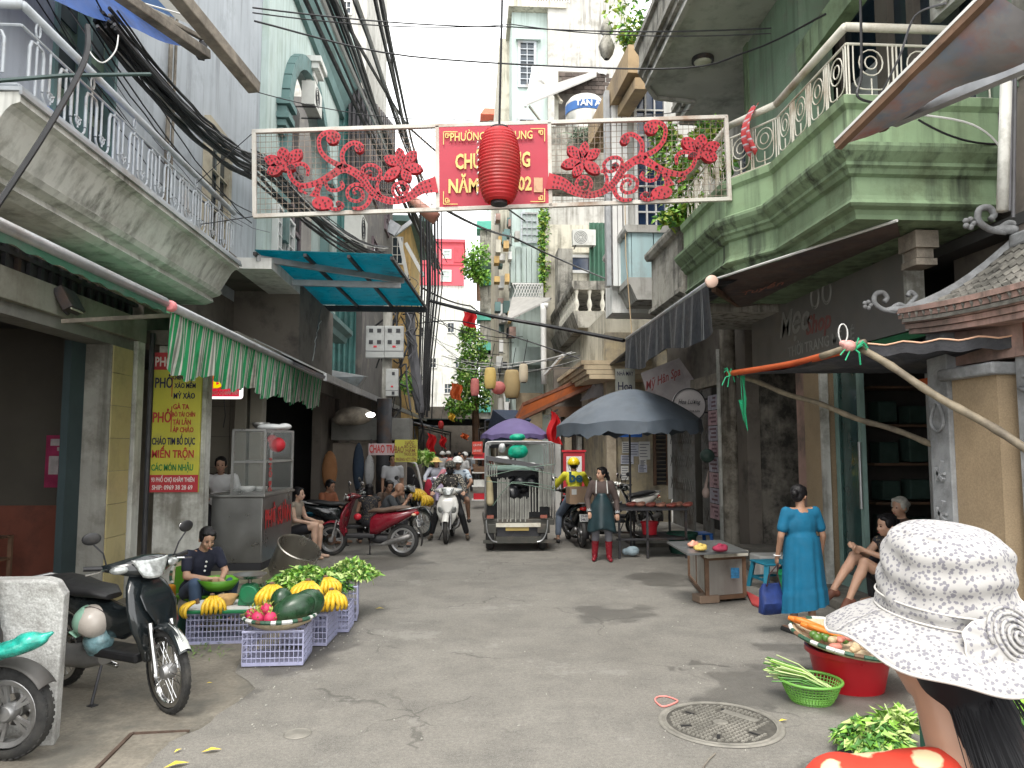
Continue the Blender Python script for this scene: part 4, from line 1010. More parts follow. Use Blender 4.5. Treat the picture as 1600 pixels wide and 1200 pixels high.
q = MB(); q.bb((x0,17.28,z0),(x1,17.3,z1)); q.bb((x0+.1,17.3,z0+.04),(x0+.13,17.6,z0+.07)); q.obj('plate',mat('sign_blue',(.02,.11,.42),.4),t)
text('NGÕ CHỢ KHÂM THIÊN',.08,((x0+x1)/2,17.275,(z0+z1)/2),(1,0,0),(0,0,1),m_wfr,t,maxw=(x1-x0)*.88)
# concrete balcony (next to the green one)
ZC = P(1012,398,X=3.0)
y0c,y1c = 10.35,ZC.y
plc = [(XR,y0c),(3.0,y0c),(3.0,y1c),(XR,y1c)]
G4 = thing('balcony_house','house with streaked grey concrete balcony right of the pale blue one','house',(3.8,11.5,4),world=True)
def mouldc(levels,m,name,parent,x,ya,yb,xw=XR):
  b = MB(); b.loft([[Vector((xw,ya,z)),Vector((x-d,ya,z)),Vector((x-d,yb+d,z)),Vector((xw,yb+d,z))] for z,d in levels],closed=True); return b.obj(name,m,parent)
zc0 = P(1017,492,X=3.0).z; zc1 = ZC.z
mouldc([(zc0-.25,-.25),(zc0-.15,-.2),(zc0-.1,-.08),(zc0,-.08),(zc0+.04,0),(zc0+.1,.0),(zc0+.12,-.05),(zc1-.14,-.05),(zc1-.12,.02),(zc1-.05,.05),(zc1,.05)],m_oldconc,'balcony',G4,3.0,y0c,y1c)
part_box('wall',(XR+.001,12.42,4.2),(XR+.3,17.6,12),m_grey,G4)
q = MB(); q.bb((XR-.02,10.5,5.0),(XR+.02,12.2,7.4)); q.obj('window',m_glassd,G4)
# tall dark glass windows between white strips (u 985-1040)
G5 = thing('balcony_house','house with pale blue panelled balcony and tall navy glass windows','house',(3.6,14,4.8),world=True)
a = P(983,440,X=2.95); b_ = P(948,470,X=2.95); zb0 = P(983,468,X=2.95).z; zb1 = P(983,362,X=2.95).z
ya,yb = a.y,b_.y
m_pblue = mat('pale_blue_panel',(.42,.58,.60),.6,var=.08,scale=1.4,dirt=(.34,.4,.4),dirt_amt=.5,streak=(.25,.28,.28),streak_amt=.6)
mouldc([(zb0,-.15),(zb0+.28,-.02),(zb0+.30,.02),(zb0+.42,.02)],m_grey,'balcony_slab',G5,2.95,ya,yb)
n = 6
for k in range(n):
  y = ya+(yb-ya)*k/n; part_box('panel',(2.95,y+.01,zb0+.42),(3.0,y+(yb-ya)/n-.01,zb1),m_pblue,G5)
for k in range(4):
  x = 3.0+(XR-3.0)*k/4; part_box('panel',(x+.01,ya,zb0+.42),(x+(XR-3)/4-.01,ya+.05,zb1),m_pblue,G5)
mouldc([(zb1,.04),(zb1+.06,.07),(zb1+.14,.07)],m_grey,'balcony_cap',G5,2.95,ya-.05,yb)
yw = ya+.9
x0,x1,z0,z1 = rectY(985,130,1038,330,yw)
part_box('wall',(x0-.42,yw+.05,4.5),(XR+.3,yw+.75,9.0),m_white,G5)
window_f(G5,x0+.1,x1,6.0,P(1000,135,Y=yw).z,yw,m_wfr,mat('navy_glass',(.02,.04,.09),.1,spec=.8),(3,6),dep=.1)
for u in (950,960,968,977):
  p = P(u,300,Y=yw-.1); q = MB(); q.bb((p.x-.05,yw-.15,5.0),(p.x+.04,yw+.05,9.0)); q.obj('pilaster',(m_wfr,m_steel)[(u//2) % 2],G5)
# sloping timber edged eave above it
Y_ = 15.5
q = MB(); q.bar(P(935,215,Y=17),P(1003,92,Y=12.6),.5,.5); q.bar(P(938,232,Y=17),P(1003,130,Y=12.6),.25,.2); q.obj('sloping_beam',mat('ochre_timber',(.42,.30,.17),.8,var=.25,scale=3,dirt=(.15,.11,.08),dirt_amt=.7),G5)
q = MB(); q.prism([P(918,225,Y=18),P(995,60,Y=12.8),P(1002,95,Y=12.6),P(935,232,Y=17.8)],(.5,.2,.2)); q.obj('eave_wall',m_oldconc,G5)
q = MB(); c = P(948,85,Y=13.5)
b = MB(); b.lathe(c,[(.05,-.1),(.12,0),(.16,.15),(.1,.3),(.06,.38),(.13,.45),(.09,.6),(.03,.75)],12); b.obj('finial',m_oldconc,G5,smooth=True)
# baluster balcony
G6 = thing('balcony_house','old concrete house with the white baluster balcony and green sheet wall','house',(3.6,22,5.5),world=True)
xq = 2.9; yq = P(897,470,X=xq).y; yq2 = P(861,505,X=xq).y
zs0 = P(897,512,X=xq).z; zs1 = P(897,486,X=xq).z; zr0 = P(897,452,X=xq).z; zr1 = P(897,438,X=xq).z
mouldc([(zs0,-.12),(zs0+.15,-.06),(zs1-.1,0),(zs1,.03)],m_oldconc,'balcony_slab',G6,xq,yq,yq2,4.9)
mouldc([(zr0,.0),(zr0+.1,.05),(zr1,.05)],m_oldconc,'balcony_rail',G6,xq,yq,yq2,4.9)
# rail must be hollow look: balusters
prof = [(.045,0),(.05,.04),(.03,.1),(.06,.3),(.045,.5),(.025,.62),(.03,.78),(.05,.92),(.045,1)]
h_ = zr0-zs1; bq = MB(); bq.lathe((0,0,0),[(r*1.3,z*h_) for r,z in prof],8)
first = bq.obj('baluster',m_railw,G6,smooth=True); first.location = Vector((xq+.08,yq+.08,zs1))-ORG[G6.name]; first.data.transform(Matrix.Translation(ORG[G6.name]))
nb = 14
for k in range(1,nb): linked('baluster',first,G6,(xq+.08,yq+.08+(yq2-yq-.1)*k/(nb-1),zs1))
for k in range(1,6): linked('baluster',first,G6,(xq+.08+.37*k,yq+.08,zs1))
part_box('wall',(3.3,yq2-1.2,3.6),(XR+.3,yq2+1,8.6),m_cream,G6)
part_box('lower_wall',(3.3,17.9,3.0),(XR+.3,yq2-1.21,zs0),m_cream,G6)
ywf = yq2-1.2
x0,x1,z0,z1 = rectY(920,348,948,440,ywf-.1)
corrug(x0,ywf-.12,x1,ywf-.12,z0-1.2,z1,m_greensheet,'green_sheet',G6,step=.14,amp=.03)
window_f(G6,*rectY(892,403,920,423,ywf),ywf,m_wfr,mat('navy_glass',(.02,.04,.09)),(1,1),fw=.1)
q = MB(); x0,x1,z0,z1 = rectY(872,388,895,460,ywf-1.0); q.bb((x0,ywf-1.0,zs1),(x1,ywf,z1)); q.obj('stair_box',m_oldconc,G6)
q = MB(); x0,x1,z0,z1 = rectY(845,340,952,400,ywf+.5); q.bb((x0+.2,ywf+1.0,3),(x1,ywf+3,P(900,338,Y=ywf).z)); q.obj('rear_wall',m_cream,G6)
for k,u in enumerate((884,)): ac_unit(P(u+28,385,Y=ywf-.35),0,'white air conditioner on the wall above the baluster balcony',1.0)
# beige awning box under (u 880-945, v 560-600)
x0,x1,z0,z1 = rectY(872,562,945,603,18.5)
t = thing('fascia_canopy','small cream ribbed canopy projecting under the baluster balcony','canopy',P(880,600,Y=19),world=True)
for k in range(4):
  q = MB(); z = P(912,562,X=2.6).z-.11*k-.06; xx = 2.55+.06*k
  y_a,y_b = P(912,570,X=2.6).y,P(873,590,X=2.6).y
  q.bb((xx,y_a,z-.05),(4.2,y_b,z+.05)); q.obj('rib',mat('cream_rib',(.52,.42,.28),.7,var=.15,dirt=(.3,.22,.14)),t)
# upper concrete box wall u 850-950 v 0-110, mint slice u 795-850
G7 = thing('tall_house','tall bare concrete and mint townhouse behind the steel water tank','house',(2.5,27,0),world=True)
YT = 27.0
xm0,xm1,xm2 = P(800,100,Y=YT).x,P(855,100,Y=YT).x,P(960,100,Y=YT).x
part_box('mint_wall',(xm0,YT,0),(xm1,YT+6,P(830,20,Y=YT).z),m_mint,G7)
part_box('concrete_wall',(xm1+.001,YT-.3,3.0),(xm2+.5,YT+6,P(900,-60,Y=YT).z),m_grey,G7)
part_box('top_slab',(xm0-.15,YT-.4,P(830,20,Y=YT).z),(xm1+.7,YT+6,P(830,20,Y=YT).z+.25),m_cream,G7)
part_box('loggia_back',(xm0,YT+1.2,P(830,20,Y=YT).z+.25),(xm1,YT+1.4,22),m_iron,G7)
q = MB()
for k in range(22): x = xm0+(xm1+.8-xm0)*k/21; q.bb((x,YT-.35,P(830,20,Y=YT).z+.25),(x+.035,YT-.32,21.0))
q.bb((xm0,YT-.36,P(830,4,Y=YT).z),(xm1+.8,YT-.31,P(830,4,Y=YT).z+.05)); q.obj('security_bars',m_wfr,G7)
part_box('far_wall',(xm0-.4,YT+2,0),(xm0,YT+14,P(790,60,Y=YT+2).z),m_cream,G7)
window_f(G7,*rectY(813,68,834,134,YT),YT,m_rail,m_glassd,(2,7),fw=.1)
window_f(G7,*rectY(812,188,834,240,YT),YT,m_rail,m_glassd,(2,5),fw=.1)
window_f(G7,*rectY(816,335,838,378,YT),YT,m_rail,mat('pale_pane',(.4,.45,.43)),(3,4),fw=.06)
q = MB(); x0,x1,z0,z1 = rectY(810,60,840,66,YT); q.bb((x0-.1,YT-.2,z0),(x1+.1,YT,z1)); q.obj('window_hood',m_mint,G7)
# lower mint sheets and a caged balcony (u 800-850, v 440-520)
x0,x1,z0,z1 = rectY(798,385,848,442,YT-.6)
for k in range(6): part_box('sheet_panel',(x0+(x1-x0)*k/6,YT-.6,z0),(x0+(x1-x0)*(k+1)/6-.02,YT-.01,z1),m_mint,G7)
x0,x1,z0,z1 = rectY(800,442,848,468,YT-1.2)
q = MB()
for k in range(12): q.bar((x0+(x1-x0)*k/11,YT-1.2,z0),(x0+(x1-x0)*min(1,(k+2.4)/11),YT-1.2,z1),.03,.03)
for k in range(10): q.bar((x0+(x1-x0)*k/11,YT-1.21,z1),(x0+(x1-x0)*min(1,(k+2.4)/11),YT-1.21,z0),.02,.02)
q.bb((x0,YT-1.22,z0),(x1,YT-1.18,z0+.05)); q.bb((x0,YT-1.22,z1-.05),(x1,YT-1.18,z1)); q.obj('cage_grille',m_wfr,G7)
q = MB(); q.prism([(x0,YT-1.3,z0),(x0-.3,YT-3.5,z0-1.2),(x1,YT-3.5,z0-.5),(x1+.3,YT-1.3,z0)],(0,0,.06)); q.obj('awning_sheet',mat('grey_sheet',(.33,.32,.3),.6),G7)
x0,x1,z0,z1 = rectY(800,520,848,552,YT-1.0)
part_box('balcony_front',(x0,YT-1.0,z0-.4),(x1,YT-.05,z1-.5),m_mint,G7)
part_box('balcony_front',(x0+.2,YT-.8,z0-3.2),(x1,YT-.04,z0-1.4),mat('tan_wall',(.38,.3,.2),.8,dirt=(.2,.15,.1)),G7)
# ivy column down the corner
# ground floor fronts behind the delivery rider
GF = thing('corner_shop','beige pillared old shop front behind the delivery rider','shop front',(2.9,21.5,0),world=True); YF = 21.5; xl = P(868,700,Y=YF).x
part_box('wall',(xl,YF+.3,0),(3.9,YF+.5,4.2),m_dkwall,GF); part_box('beam',(xl-.1,YF-.1,2.7),(3.9,YF+.3,3.0),m_wood,GF)
for u,w_,m_ in ((872,.16,m_wfr),(888,.2,mat('worn_cream_post',(.42,.36,.27))),(906,.12,m_peel),(921,.22,mat('worn_cream_post',(.42,.36,.27))),(953,.3,mat('worn_cream_post',(.42,.36,.27)))):
  x = P(u,700,Y=YF).x; part_box('pillar',(x-w_/2,YF,0),(x+w_/2,YF+.29,3.0),m_,GF)
x0,x1,z0,z1 = rectY(926,680,946,800,YF+.25); part_box('door',(x0,YF+.2,0),(x1,YF+.28,z1),m_darkteal,GF); part_box('side_return',(3.3,17.9,0),(3.4,YF,3.0),m_yel,GF)
# ================================================================== banner across the street
YB = 8.2
m_bfr = mat('banner_frame_white',(.55,.53,.48),.6,.1,var=.12,scale=6,dirt=(.25,.14,.08),dirt_amt=.6)
m_ban = mat('banner_red',(.42,.025,.05),.45,var=.06,scale=2)
m_orn = mat('ornament_red',(.40,.018,.032),.6,var=.12,scale=9,dirt=(.25,.03,.03),dirt_amt=.4)
m_gold = mat('gold_letter',(.75,.55,.18),.5,var=.06)
m_dot = mat('bulb_dark',(.03,.01,.01),.4)
bn = thing('street_banner','red ward greeting banner with bulb studded scroll flowers strung across the street','banner',P(772,330,Y=YB),world=True)
def Q(u,v,dy=0): return P(u,v,Y=YB+dy)
for k,(a,b_) in enumerate((((394,206),(1136,183)),((396,338),(1143,311)),((397,204),(398,338)),((1134,181),(1140,313)),((683,197),(684,329)),((858,192),(860,325)))):
  q = MB(); q.bar(Q(*a),Q(*b_),.045,.045,up=(0,1,0)); q.obj('frame_bar',m_bfr,bn,bevel=.004)
q = MB()
for (ua,ub) in ((398,683),(860,1136)):
  n = int((ub-ua)/8.6)
  for i in range(n+1):
    u = ua+(ub-ua)*i/n; k = -.031*(u-395); q.bar(Q(u,205+k,.03),Q(u,337+k,.03),.0045,.0045,up=(0,1,0))
  for j in range(1,15):
    v = 205+132*j/15; q.bar(Q(ua,v-.031*(ua-395),.034),Q(ub,v-.031*(ub-395),.034),.0045,.0045,up=(0,1,0))
q.obj('wire_mesh',mat('mesh_wire',(.25,.2,.16),.7,.2),bn,kind='stuff')
q = MB(); q.prism([Q(686,199,-.02),Q(857,194,-.02),Q(858,323,-.02),Q(686,327,-.02)],(0,.03,0)); q.obj('panel',m_ban,bn)
up_ = Vector((0,0,1)); rt_ = (Q(857,194)-Q(686,199)).normalized()
px_ = YB/FPX
text('PHƯỜNG          HUNG',19*px_,Q(768,213,-.04),rt_,up_,m_gold,bn,depth=.006,bold=.012,maxw=132*px_)
text('CHÚC MỪNG',34*px_,Q(770,252,-.04),rt_,up_,m_gold,bn,depth=.006,bold=.03,maxw=120*px_)
text('NĂM MỚI 202',31*px_,Q(766,290,-.04),rt_,up_,m_gold,bn,depth=.006,bold=.03,maxw=133*px_)
q = MB(); q.bar(Q(702,222,-.038),Q(834,218,-.038),.004,.006); q.obj('rule',mat('darker_red',(.2,.01,.02),.6),bn)
q = MB(); a = Q(841,289,-.04); q.box(a,(.10,.006,.17)); q.obj('faded_patch',mat('patch_tan',(.55,.33,.2),.7,var=.25,scale=20),bn)
q = MB()
for cx,cy,sx,sy in ((693,206,1,1),(851,201,-1,1),(693,319,1,-1),(851,315,-1,-1)):
  def K(x,y): return Q(cx+x*sx,cy+y*sy,-.038)
  for a,b_ in (((0,0),(0,14)),((0,0),(16,0)),((3,3),(9,3)),((3,3),(3,9)),((9,3),(9,7)),((3,9),(7,9)),((7,5),(7,9)),((5,5),(9,5)),((0,14),(0,20)),((16,0),(22,0))): q.bar(K(*a),K(*b_),.009,.006,up=(0,1,0))
q.obj('corner_fret',m_gold,bn)
# flower scroll, traced as ribbons of real thickness
def C5(x,y): return (380+x/5.0,170+y/5.0)
strokes = [
([(1512,590),(1400,618),(1300,685),(1180,722),(1060,690),(985,625),(930,545),(850,485),(780,465),(700,510),(620,560),(540,590),(460,602),(400,570),(366,520),(362,470),(400,440),(460,430),(505,465),(500,525)],[130,95,62,55,55,58,62,66,72,60,55,48,42,34,34,34,34,34,30,22]),
([(770,450),(670,400),(612,340),(592,280),(597,225),(640,190),(700,186),(745,215),(738,255)],[50,40,36,34,34,40,44,34,16]),
([(800,470),(776,400),(776,340),(812,290),(860,266),(910,276),(936,302)],[50,36,36,38,38,36,22]),
([(600,590),(575,640),(560,690)],[40,50,90]),([(660,760),(710,785),(760,778),(778,752),(745,735)],[40,26,26,26,36]),
([(668,525),(645,580),(672,630),(730,636),(778,605),(762,565)],[22,24,28,30,34,22]),
([(945,600),(870,590),(815,635),(826,700),(890,722),(935,690),(922,640),(880,622),(862,650),(886,668)],[26,26,28,28,28,26,24,22,20,18]),
([(945,540),(930,475),(968,440),(1030,445),(1072,490),(1050,540),(1000,545),(962,512),(980,486),(1006,500)],[26,26,28,28,28,26,24,22,20,18]),
([(1075,540),(1045,605),(1072,685)],[20,24,30]),
([(1262,695),(1200,692),(1170,640),(1190,590),(1250,575),(1288,620),(1265,658),(1225,652),(1212,622),(1236,612)],[26,26,26,28,28,26,24,22,20,18]),
([(1000,670),(972,740),(920,776),(850,776)],[40,34,30,20]),
([(470,600),(440,630),(500,665)],[30,26,16]),
([(1095,540),(1060,545)],[30,30])]
blobs = [((695,232),(48,42)),((905,305),(36,36)),((618,735),(82,52)),((330,430),(62,56)),((1240,440),(52,48)),((745,740),(24,22)),((985,500),(18,16))]
petals = [((330,430),(300,300),52),((340,420),(455,320),46),((310,425),(165,385),46),((310,440),(185,500),44),((345,430),(400,470),30),
     ((1240,440),(1215,300),40),((1250,430),(1355,330),40),((1250,450),(1405,470),42),((1245,460),(1300,565),42),((1230,455),(1100,550),42),((1225,430),(1100,375),40)]
for mir in (False,True):
  fl = MB().mat(m_orn); dots = MB()
  def T(x,y,dy=0):
    u,v = C5(x,y)
    if mir: u2 = 1538-u; v = v-.031*(u2-u); u = u2
    return Q(u,v,-.05+dy)
  for pth,wd in strokes:
    pp = smooth_path([Vector((x,y,0)) for x,y in pth],4); ww = np.interp(np.linspace(0,len(wd)-1,len(pp)),range(len(wd)),wd)
    L_,R2 = [],[]
    for i,p in enumerate(pp):
      t_ = (pp[min(i+1,len(pp)-1)]-pp[max(0,i-1)]).normalized(); n_ = Vector((-t_.y,t_.x,0))
      L_.append(p+n_*ww[i]/2); R2.append(p-n_*ww[i]/2)
    rings = [[T(l.x,l.y),T(r.x,r.y),T(r.x,r.y,.07),T(l.x,l.y,.07)] for l,r in zip(L_,R2)]
    fl.loft(rings)
    d_ = 0
    for i in range(1,len(pp)):
      d_ += (pp[i]-pp[i-1]).length
      if d_ > 24:
        d_ = 0
        for o_ in ([0] if ww[i] < 45 else ([-.22,.22] if ww[i] < 75 else [-.34,0,.34])):
          t_ = (pp[i]-pp[i-1]).normalized(); n_ = Vector((-t_.y,t_.x,0)); p = pp[i]+n_*ww[i]*o_; dots.box(T(p.x,p.y,-.004),(.015,.01,.015))
  for (c,r) in blobs:
    fl.prism([T(c[0]+r[0]*math.cos(a),c[1]+r[1]*math.sin(a),-.001) for a in [2*PI*k/14 for k in range(14)]],(0,.072,0))
    for k in range(7): a = k*2.4; rr = .25+.09*k; dots.box(T(c[0]+r[0]*rr*math.cos(a),c[1]+r[1]*rr*math.sin(a),-.006),(.015,.01,.015))
  for (c,e,w_) in petals:
    c,e = Vector((*c,0)),Vector((*e,0)); d_ = e-c; n_ = Vector((-d_.y,d_.x,0)).normalized()
    out = [(0,.35),(.25,.75),(.5,1),(.75,.85),(.9,.5),(1,.06)]
    pts = [c+d_*t_+n_*w_*h for t_,h in out]+[c+d_*t_-n_*w_*h for t_,h in out[::-1]]
    fl.prism([T(p.x,p.y,-.003) for p in pts],(0,.075,0))
    for t_,hs in ((.3,(0,)),(.45,(-.4,.4)),(.6,(0,)),(.75,(-.4,.4)),(.9,(0,))):
      for h in hs: p = c+d_*t_+n_*w_*h; dots.box(T(p.x,p.y,-.008),(.015,.01,.015))
  o = fl.obj('scroll_flower',m_orn,bn)
  dots.obj('bulb_dots',m_dot,bn,kind='stuff')
for a,b_ in (((398,206),(368,322)),((398,338),(372,395))): pass
for a,b_ in ((Q(397,206),(-3.36,9.0,5.05)),(Q(398,338),(-3.36,9.2,4.6)),(Q(1136,184),(3.1,8.6,5.6)),(Q(1141,312),(3.0,8.5,4.9))): q = MB(); q.tube([a,b_],.006,4); q.obj('tie_wire',m_iron,bn)
# ================================================================== lanterns
def lantern(c,R,Hh,m,label,nr=18,shape=.55,name='paper_lantern',tassel=True,cord=None,rib=.02,group='paper lanterns above the street'):
  t = thing(name,label,'lantern',c,group=group)
  b = MB(); prof = []
  for i in range(nr*2+1):
    s = i/(nr*2); z = (s-.5)*Hh; r = R*(shape+(1-shape)*math.sin(PI*s)**.5); r *= (1.0 if i % 2 else 1-rib); prof.append((r,z))
  b.lathe((0,0,0),prof,28); b.obj('shade',m,t,smooth=30)
  b = MB(); r0 = prof[0][0]*.8
  b.cyl((0,0,Hh*.5-.005),r0,Hh*.045,20); b.obj('cap',m_iron,t); b = MB(); b.cyl((0,0,-Hh*.53),r0*.9,Hh*.05,20); b.obj('ring',m_iron,t)
  if cord:
    b = MB(); b.tube([(0,0,Hh*.53),(cord[0]*.5,0,Hh*.5+cord[1]*.5),(cord[0],0,Hh*.5+cord[1])],cord[2],6); b.obj('cord',m_blk,t)
  return t
m_lred = cloth('lantern_red',(.62,.045,.05),var=.12,scale=5,tl=.45,rough=.4,dirt=(.4,.1,.08),bump=0)
c = P(780,260,Y=7.75)
ln = lantern(c,.235,.80,m_lred,'large ribbed red lantern hanging in front of the banner',nr=22,cord=(.06,3.0,.014),group=None,rib=.035)
q = MB()
for k in range(9):
  a = PI*1.03+.13*(k % 2); z = .25-.07*k; r = .236; q.box((r*math.cos(a),r*math.sin(a),z),(.01,.05,.018),rz=a);
q.obj('white_marks',m_wfr,ln)
q = MB(); q.tube([(-3,0,3.45),(0.06,0,3.4),(3.2,0,3.6)],.01,5); q.obj('span_wire',m_blk,ln)
m_lyel = cloth('lantern_yellow',(.72,.55,.20),tl=.4,bump=0); m_lpink = cloth('lantern_pink',(.62,.22,.2),tl=.4,bump=0); m_lcr = cloth('lantern_cream',(.66,.58,.44),tl=.4,bump=0)
def small_lantern(u,v,w_,h_,Y,m,lab,shape=.7,cord=(.1,.6,.01)):
  s = Y/FPX; return lantern(P(u,v,Y=Y),w_*s/2,h_*s,m,lab,nr=8,shape=shape,cord=cord)
small_lantern(766,591,19,33,18,m_lyel,'yellow cylinder lantern hanging above the purple umbrella')
small_lantern(742,605,14,27,19,m_lpink,'faded pink lantern left of the yellow cylinder lantern')
small_lantern(779,606,22,20,18.6,m_lpink,'round dusty pink lantern right behind the yellow lantern',shape=.3)
small_lantern(818,583,15,29,17.5,m_lcr,'cream lantern hanging right of the yellow and pink lanterns')
small_lantern(800,600,26,44,19.5,cloth('lantern_tan',(.45,.34,.17),tl=.3,bump=0),'large tan lantern hanging behind the cream one')
small_lantern(689,664,9,13,30,m_lred,'tiny red lantern above the far left flags',shape=.4)
# ================================================================== awnings and umbrellas
m_gstr = cloth('green_white_awning',(.9,.9,.9),var=.14,scale=4,tl=.35,dirt=(.3,.29,.25),rough=.7,bump=.3,
  stripes=(1,.33,[(0,(.03,.50,.18)),(.30,(.8,.8,.74)),(.37,(.36,.38,.34)),(.46,(.8,.8,.74)),(.54,(.12,.36,.19)),(.66,(.8,.8,.74)),(.72,(.04,.46,.17)),(.9,(.76,.76,.7))]))
aw = thing('striped_awning','green and white striped awning with rippled valance over the noodle shop','awning',P(400,530,X=-2.9),world=True)
A0,A1 = P(270,480,X=-2.9),P(506,581,X=-2.9); A1.z = A0.z-.02
q = MB(); q.tube([A0,A1],.045,12); q.obj('front_tube',m_steel,aw,smooth=True)
q = MB(); q.lathe(A0+Vector((0,-.09,0)),[(.0001,0),(.04,.0),(.055,.02),(.055,.06),(.045,.09)],16,rot=rot_to((0,1,0))); q.obj('end_cap',mat('pink_plastic',(.75,.25,.26),.5),aw,smooth=50)
random.seed(21); ph = [random.uniform(0,6) for _ in range(6)]
def val(s,t_):
  y = A0.y+.03+(A1.y-A0.y-.05)*s; f = math.sin(y*19+ph[0])*.5+math.sin(y*31+ph[1])*.3+math.sin(y*7+ph[2])*.4
  drop = (.55+.05*math.sin(y*4.1+1)+.04*abs(math.sin(y*9.5)))
  return Vector((A0.x+.045*f*t_*(1.1-.2*t_)-.03-.05*t_,y+.1*(1-s*2)*t_*(1 if s < .1 else 0),A0.z-.04-drop*t_))
q = MB(); q.grid(val,260,8); q.obj('valance',m_gstr,aw,smooth=True)
q = MB(); q.grid(lambda s,t_: Vector((A0.x+(XL+.1-A0.x)*t_,A0.y+(A1.y-A0.y)*s,A0.z+.03+.55*t_-.12*math.sin(PI*t_))),24,6); q.obj('canopy',m_gstr,aw,smooth=True)
for s in (.04,.5,.96):
  q = MB(); y = A0.y+(A1.y-A0.y)*s; q.bar((A0.x,y,A0.z-.02),(XL+.1,y,A0.z-.1),.03,.04); q.obj('arm',m_oldwood,aw)
# second, rolled awning over the garage
aw = thing('rolled_awning','rolled dark green awning tube in front of the garage lintel','awning',(-2.95,5,3.2),world=True)
B0,B1 = Vector((-2.93,3.2,A0.z+.02)),Vector((-2.93,A0.y-.12,A0.z+.02))
q = MB(); q.tube([B0,B1],.05,10); q.obj('front_tube',m_steel,aw,smooth=True)
q = MB(); q.grid(lambda s,t_: Vector((B0.x-.22*t_,B0.y+(B1.y-B0.y)*s,B0.z+.05+.03*t_)),4,4); q.obj('canopy',cloth('dark_green_canvas',(.03,.12,.07),tl=.25,dirt=(.1,.12,.1)),aw)
q = MB(); q.grid(lambda s,t_: Vector((B0.x+.02,B0.y+(B1.y-B0.y)*s,B0.z-.03-.07*t_-.01*math.sin(s*90))),90,1); q.obj('valance',cloth('dark_green_canvas',(.03,.12,.07)),aw)
# long metal canopy
cn_ = thing('metal_canopy','long sloping grey metal canopy over the left shop fronts','canopy',(-2.3,20,3),world=True)
D0,D1 = P(508,585,X=-2.35),P(666,655,X=-2.0)
q = MB(); q.prism([D0,D1,Vector((-3.5,D1.y,D1.z+.55)),Vector((-3.5,D0.y,D0.z+.55))],(0,0,.03)); q.obj('sheet',m_awnE,cn_)
q = MB(); q.bar(D0+Vector((0,0,-.04)),D1+Vector((0,0,-.04)),.05,.12); q.obj('gutter',m_steel,cn_)
for k in range(9):
  s = k/8; p = D0.lerp(D1,s); q = MB(); q.bar(p+Vector((0,0,-.05)),Vector((-3.45,p.y,p.z+.45)),.05); q.obj('rafter',m_iron,cn_)
# teal translucent roof
ta = thing('teal_awning','translucent teal sheet awning on steel beams above the left shops','awning',P(530,430,Y=13),world=True)
m_teal = cloth('teal_polycarbonate',(.02,.30,.36),var=.2,scale=1.5,tl=.75,dirt=(.03,.12,.14),rough=.3,bump=.1)
T0,T1,T2,T3 = P(398,391,Y=11.2),P(612,398,Y=11.4),P(666,478,Y=16.2),P(500,476,Y=16.0)
q = MB(); q.prism([T0,T1,T2,T3],(0,0,.012)); q.obj('sheet',m_teal,ta)
def bl(a,b_): return T0.lerp(T1,a).lerp(T3.lerp(T2,a),b_)
for s in (0,.36,.68,1): q = MB(); q.bar(bl(s,0)-Vector((0,0,.05)),bl(s,1)-Vector((0,0,.05)),.05,.05); q.obj('rafter',m_iron,ta)
q = MB(); q.bar(bl(0,.02)-Vector((0,0,.10)),bl(.99,.3)-Vector((0,0,.12)),.07,.09); q.obj('beam',m_steel,ta)
q = MB(); q.bar(bl(0,.99)-Vector((0,0,.09)),bl(1,.99)-Vector((0,0,.09)),.08,.12); q.obj('beam',m_iron,ta)
q = MB(); q.bar(bl(0,.3)-Vector((0,0,.2)),bl(.97,.3)-Vector((0,0,.2)),.07,.1); q.obj('beam',m_steel,ta)
# blue tarp and timber beams at top left
tp = thing('blue_tarp','blue tarp with white piping at the top left corner','tarpaulin',P(180,20,Y=7),world=True)
E0,E1 = P(35,-14,Y=6.2),P(298,78,Y=8.6)
q = MB(); q.grid(lambda s,t_: E0.lerp(E1,s)+Vector((-.45*t_,-.35*t_,.42*t_+.02*math.sin(s*14))),20,3); q.obj('sheet',cloth('blue_canvas',(.03,.09,.30),tl=.2,var=.25,scale=2,dirt=(.02,.04,.12)),tp,smooth=True)
q = MB(); q.tube([P(195,-3,Y=7.2),P(300,27,Y=8.1),P(345,52,Y=8.5)],.01,5); q.obj('piping',m_whc,tp)
q = MB(); q.grid(lambda s,t_: P(120,-40,Y=7.3).lerp(P(345,60,Y=8.7),s)+Vector((-.2*t_,.1*t_,.3*t_)),10,2); q.obj('inner_sheet',cloth('cream_blue_canvas',(.35,.34,.3),stripes=(1,.6,[(0,(1,1,1)),(.4,(.1,.3,.8))])),tp)
q = MB(); q.bar(P(185,-10,Y=6.6),P(322,86,Y=8.0),.12,.10); q.bar(P(150,-30,Y=6.6),P(316,60,Y=8.0),.05,.05); q.obj('timber_beam',m_oldwood,label='weathered timber beam end under the blue tarp at top left',cat='beam',bevel=.01)
q = MB(); q.bar(P(272,-14,Y=6.8),P(398,138,Y=8.2),.14,.13); q.obj('timber_beam',m_oldwood,label='thick weathered timber beam sloping down right of the blue tarp',cat='beam',bevel=.01)
q = MB(); q.bar(P(318,66,Y=8.0),P(313,92,Y=8.0),.07,.07); q.obj('beam_bracket',m_iron,label='dark iron bracket hanging at the end of the upper left beam',cat='bracket')
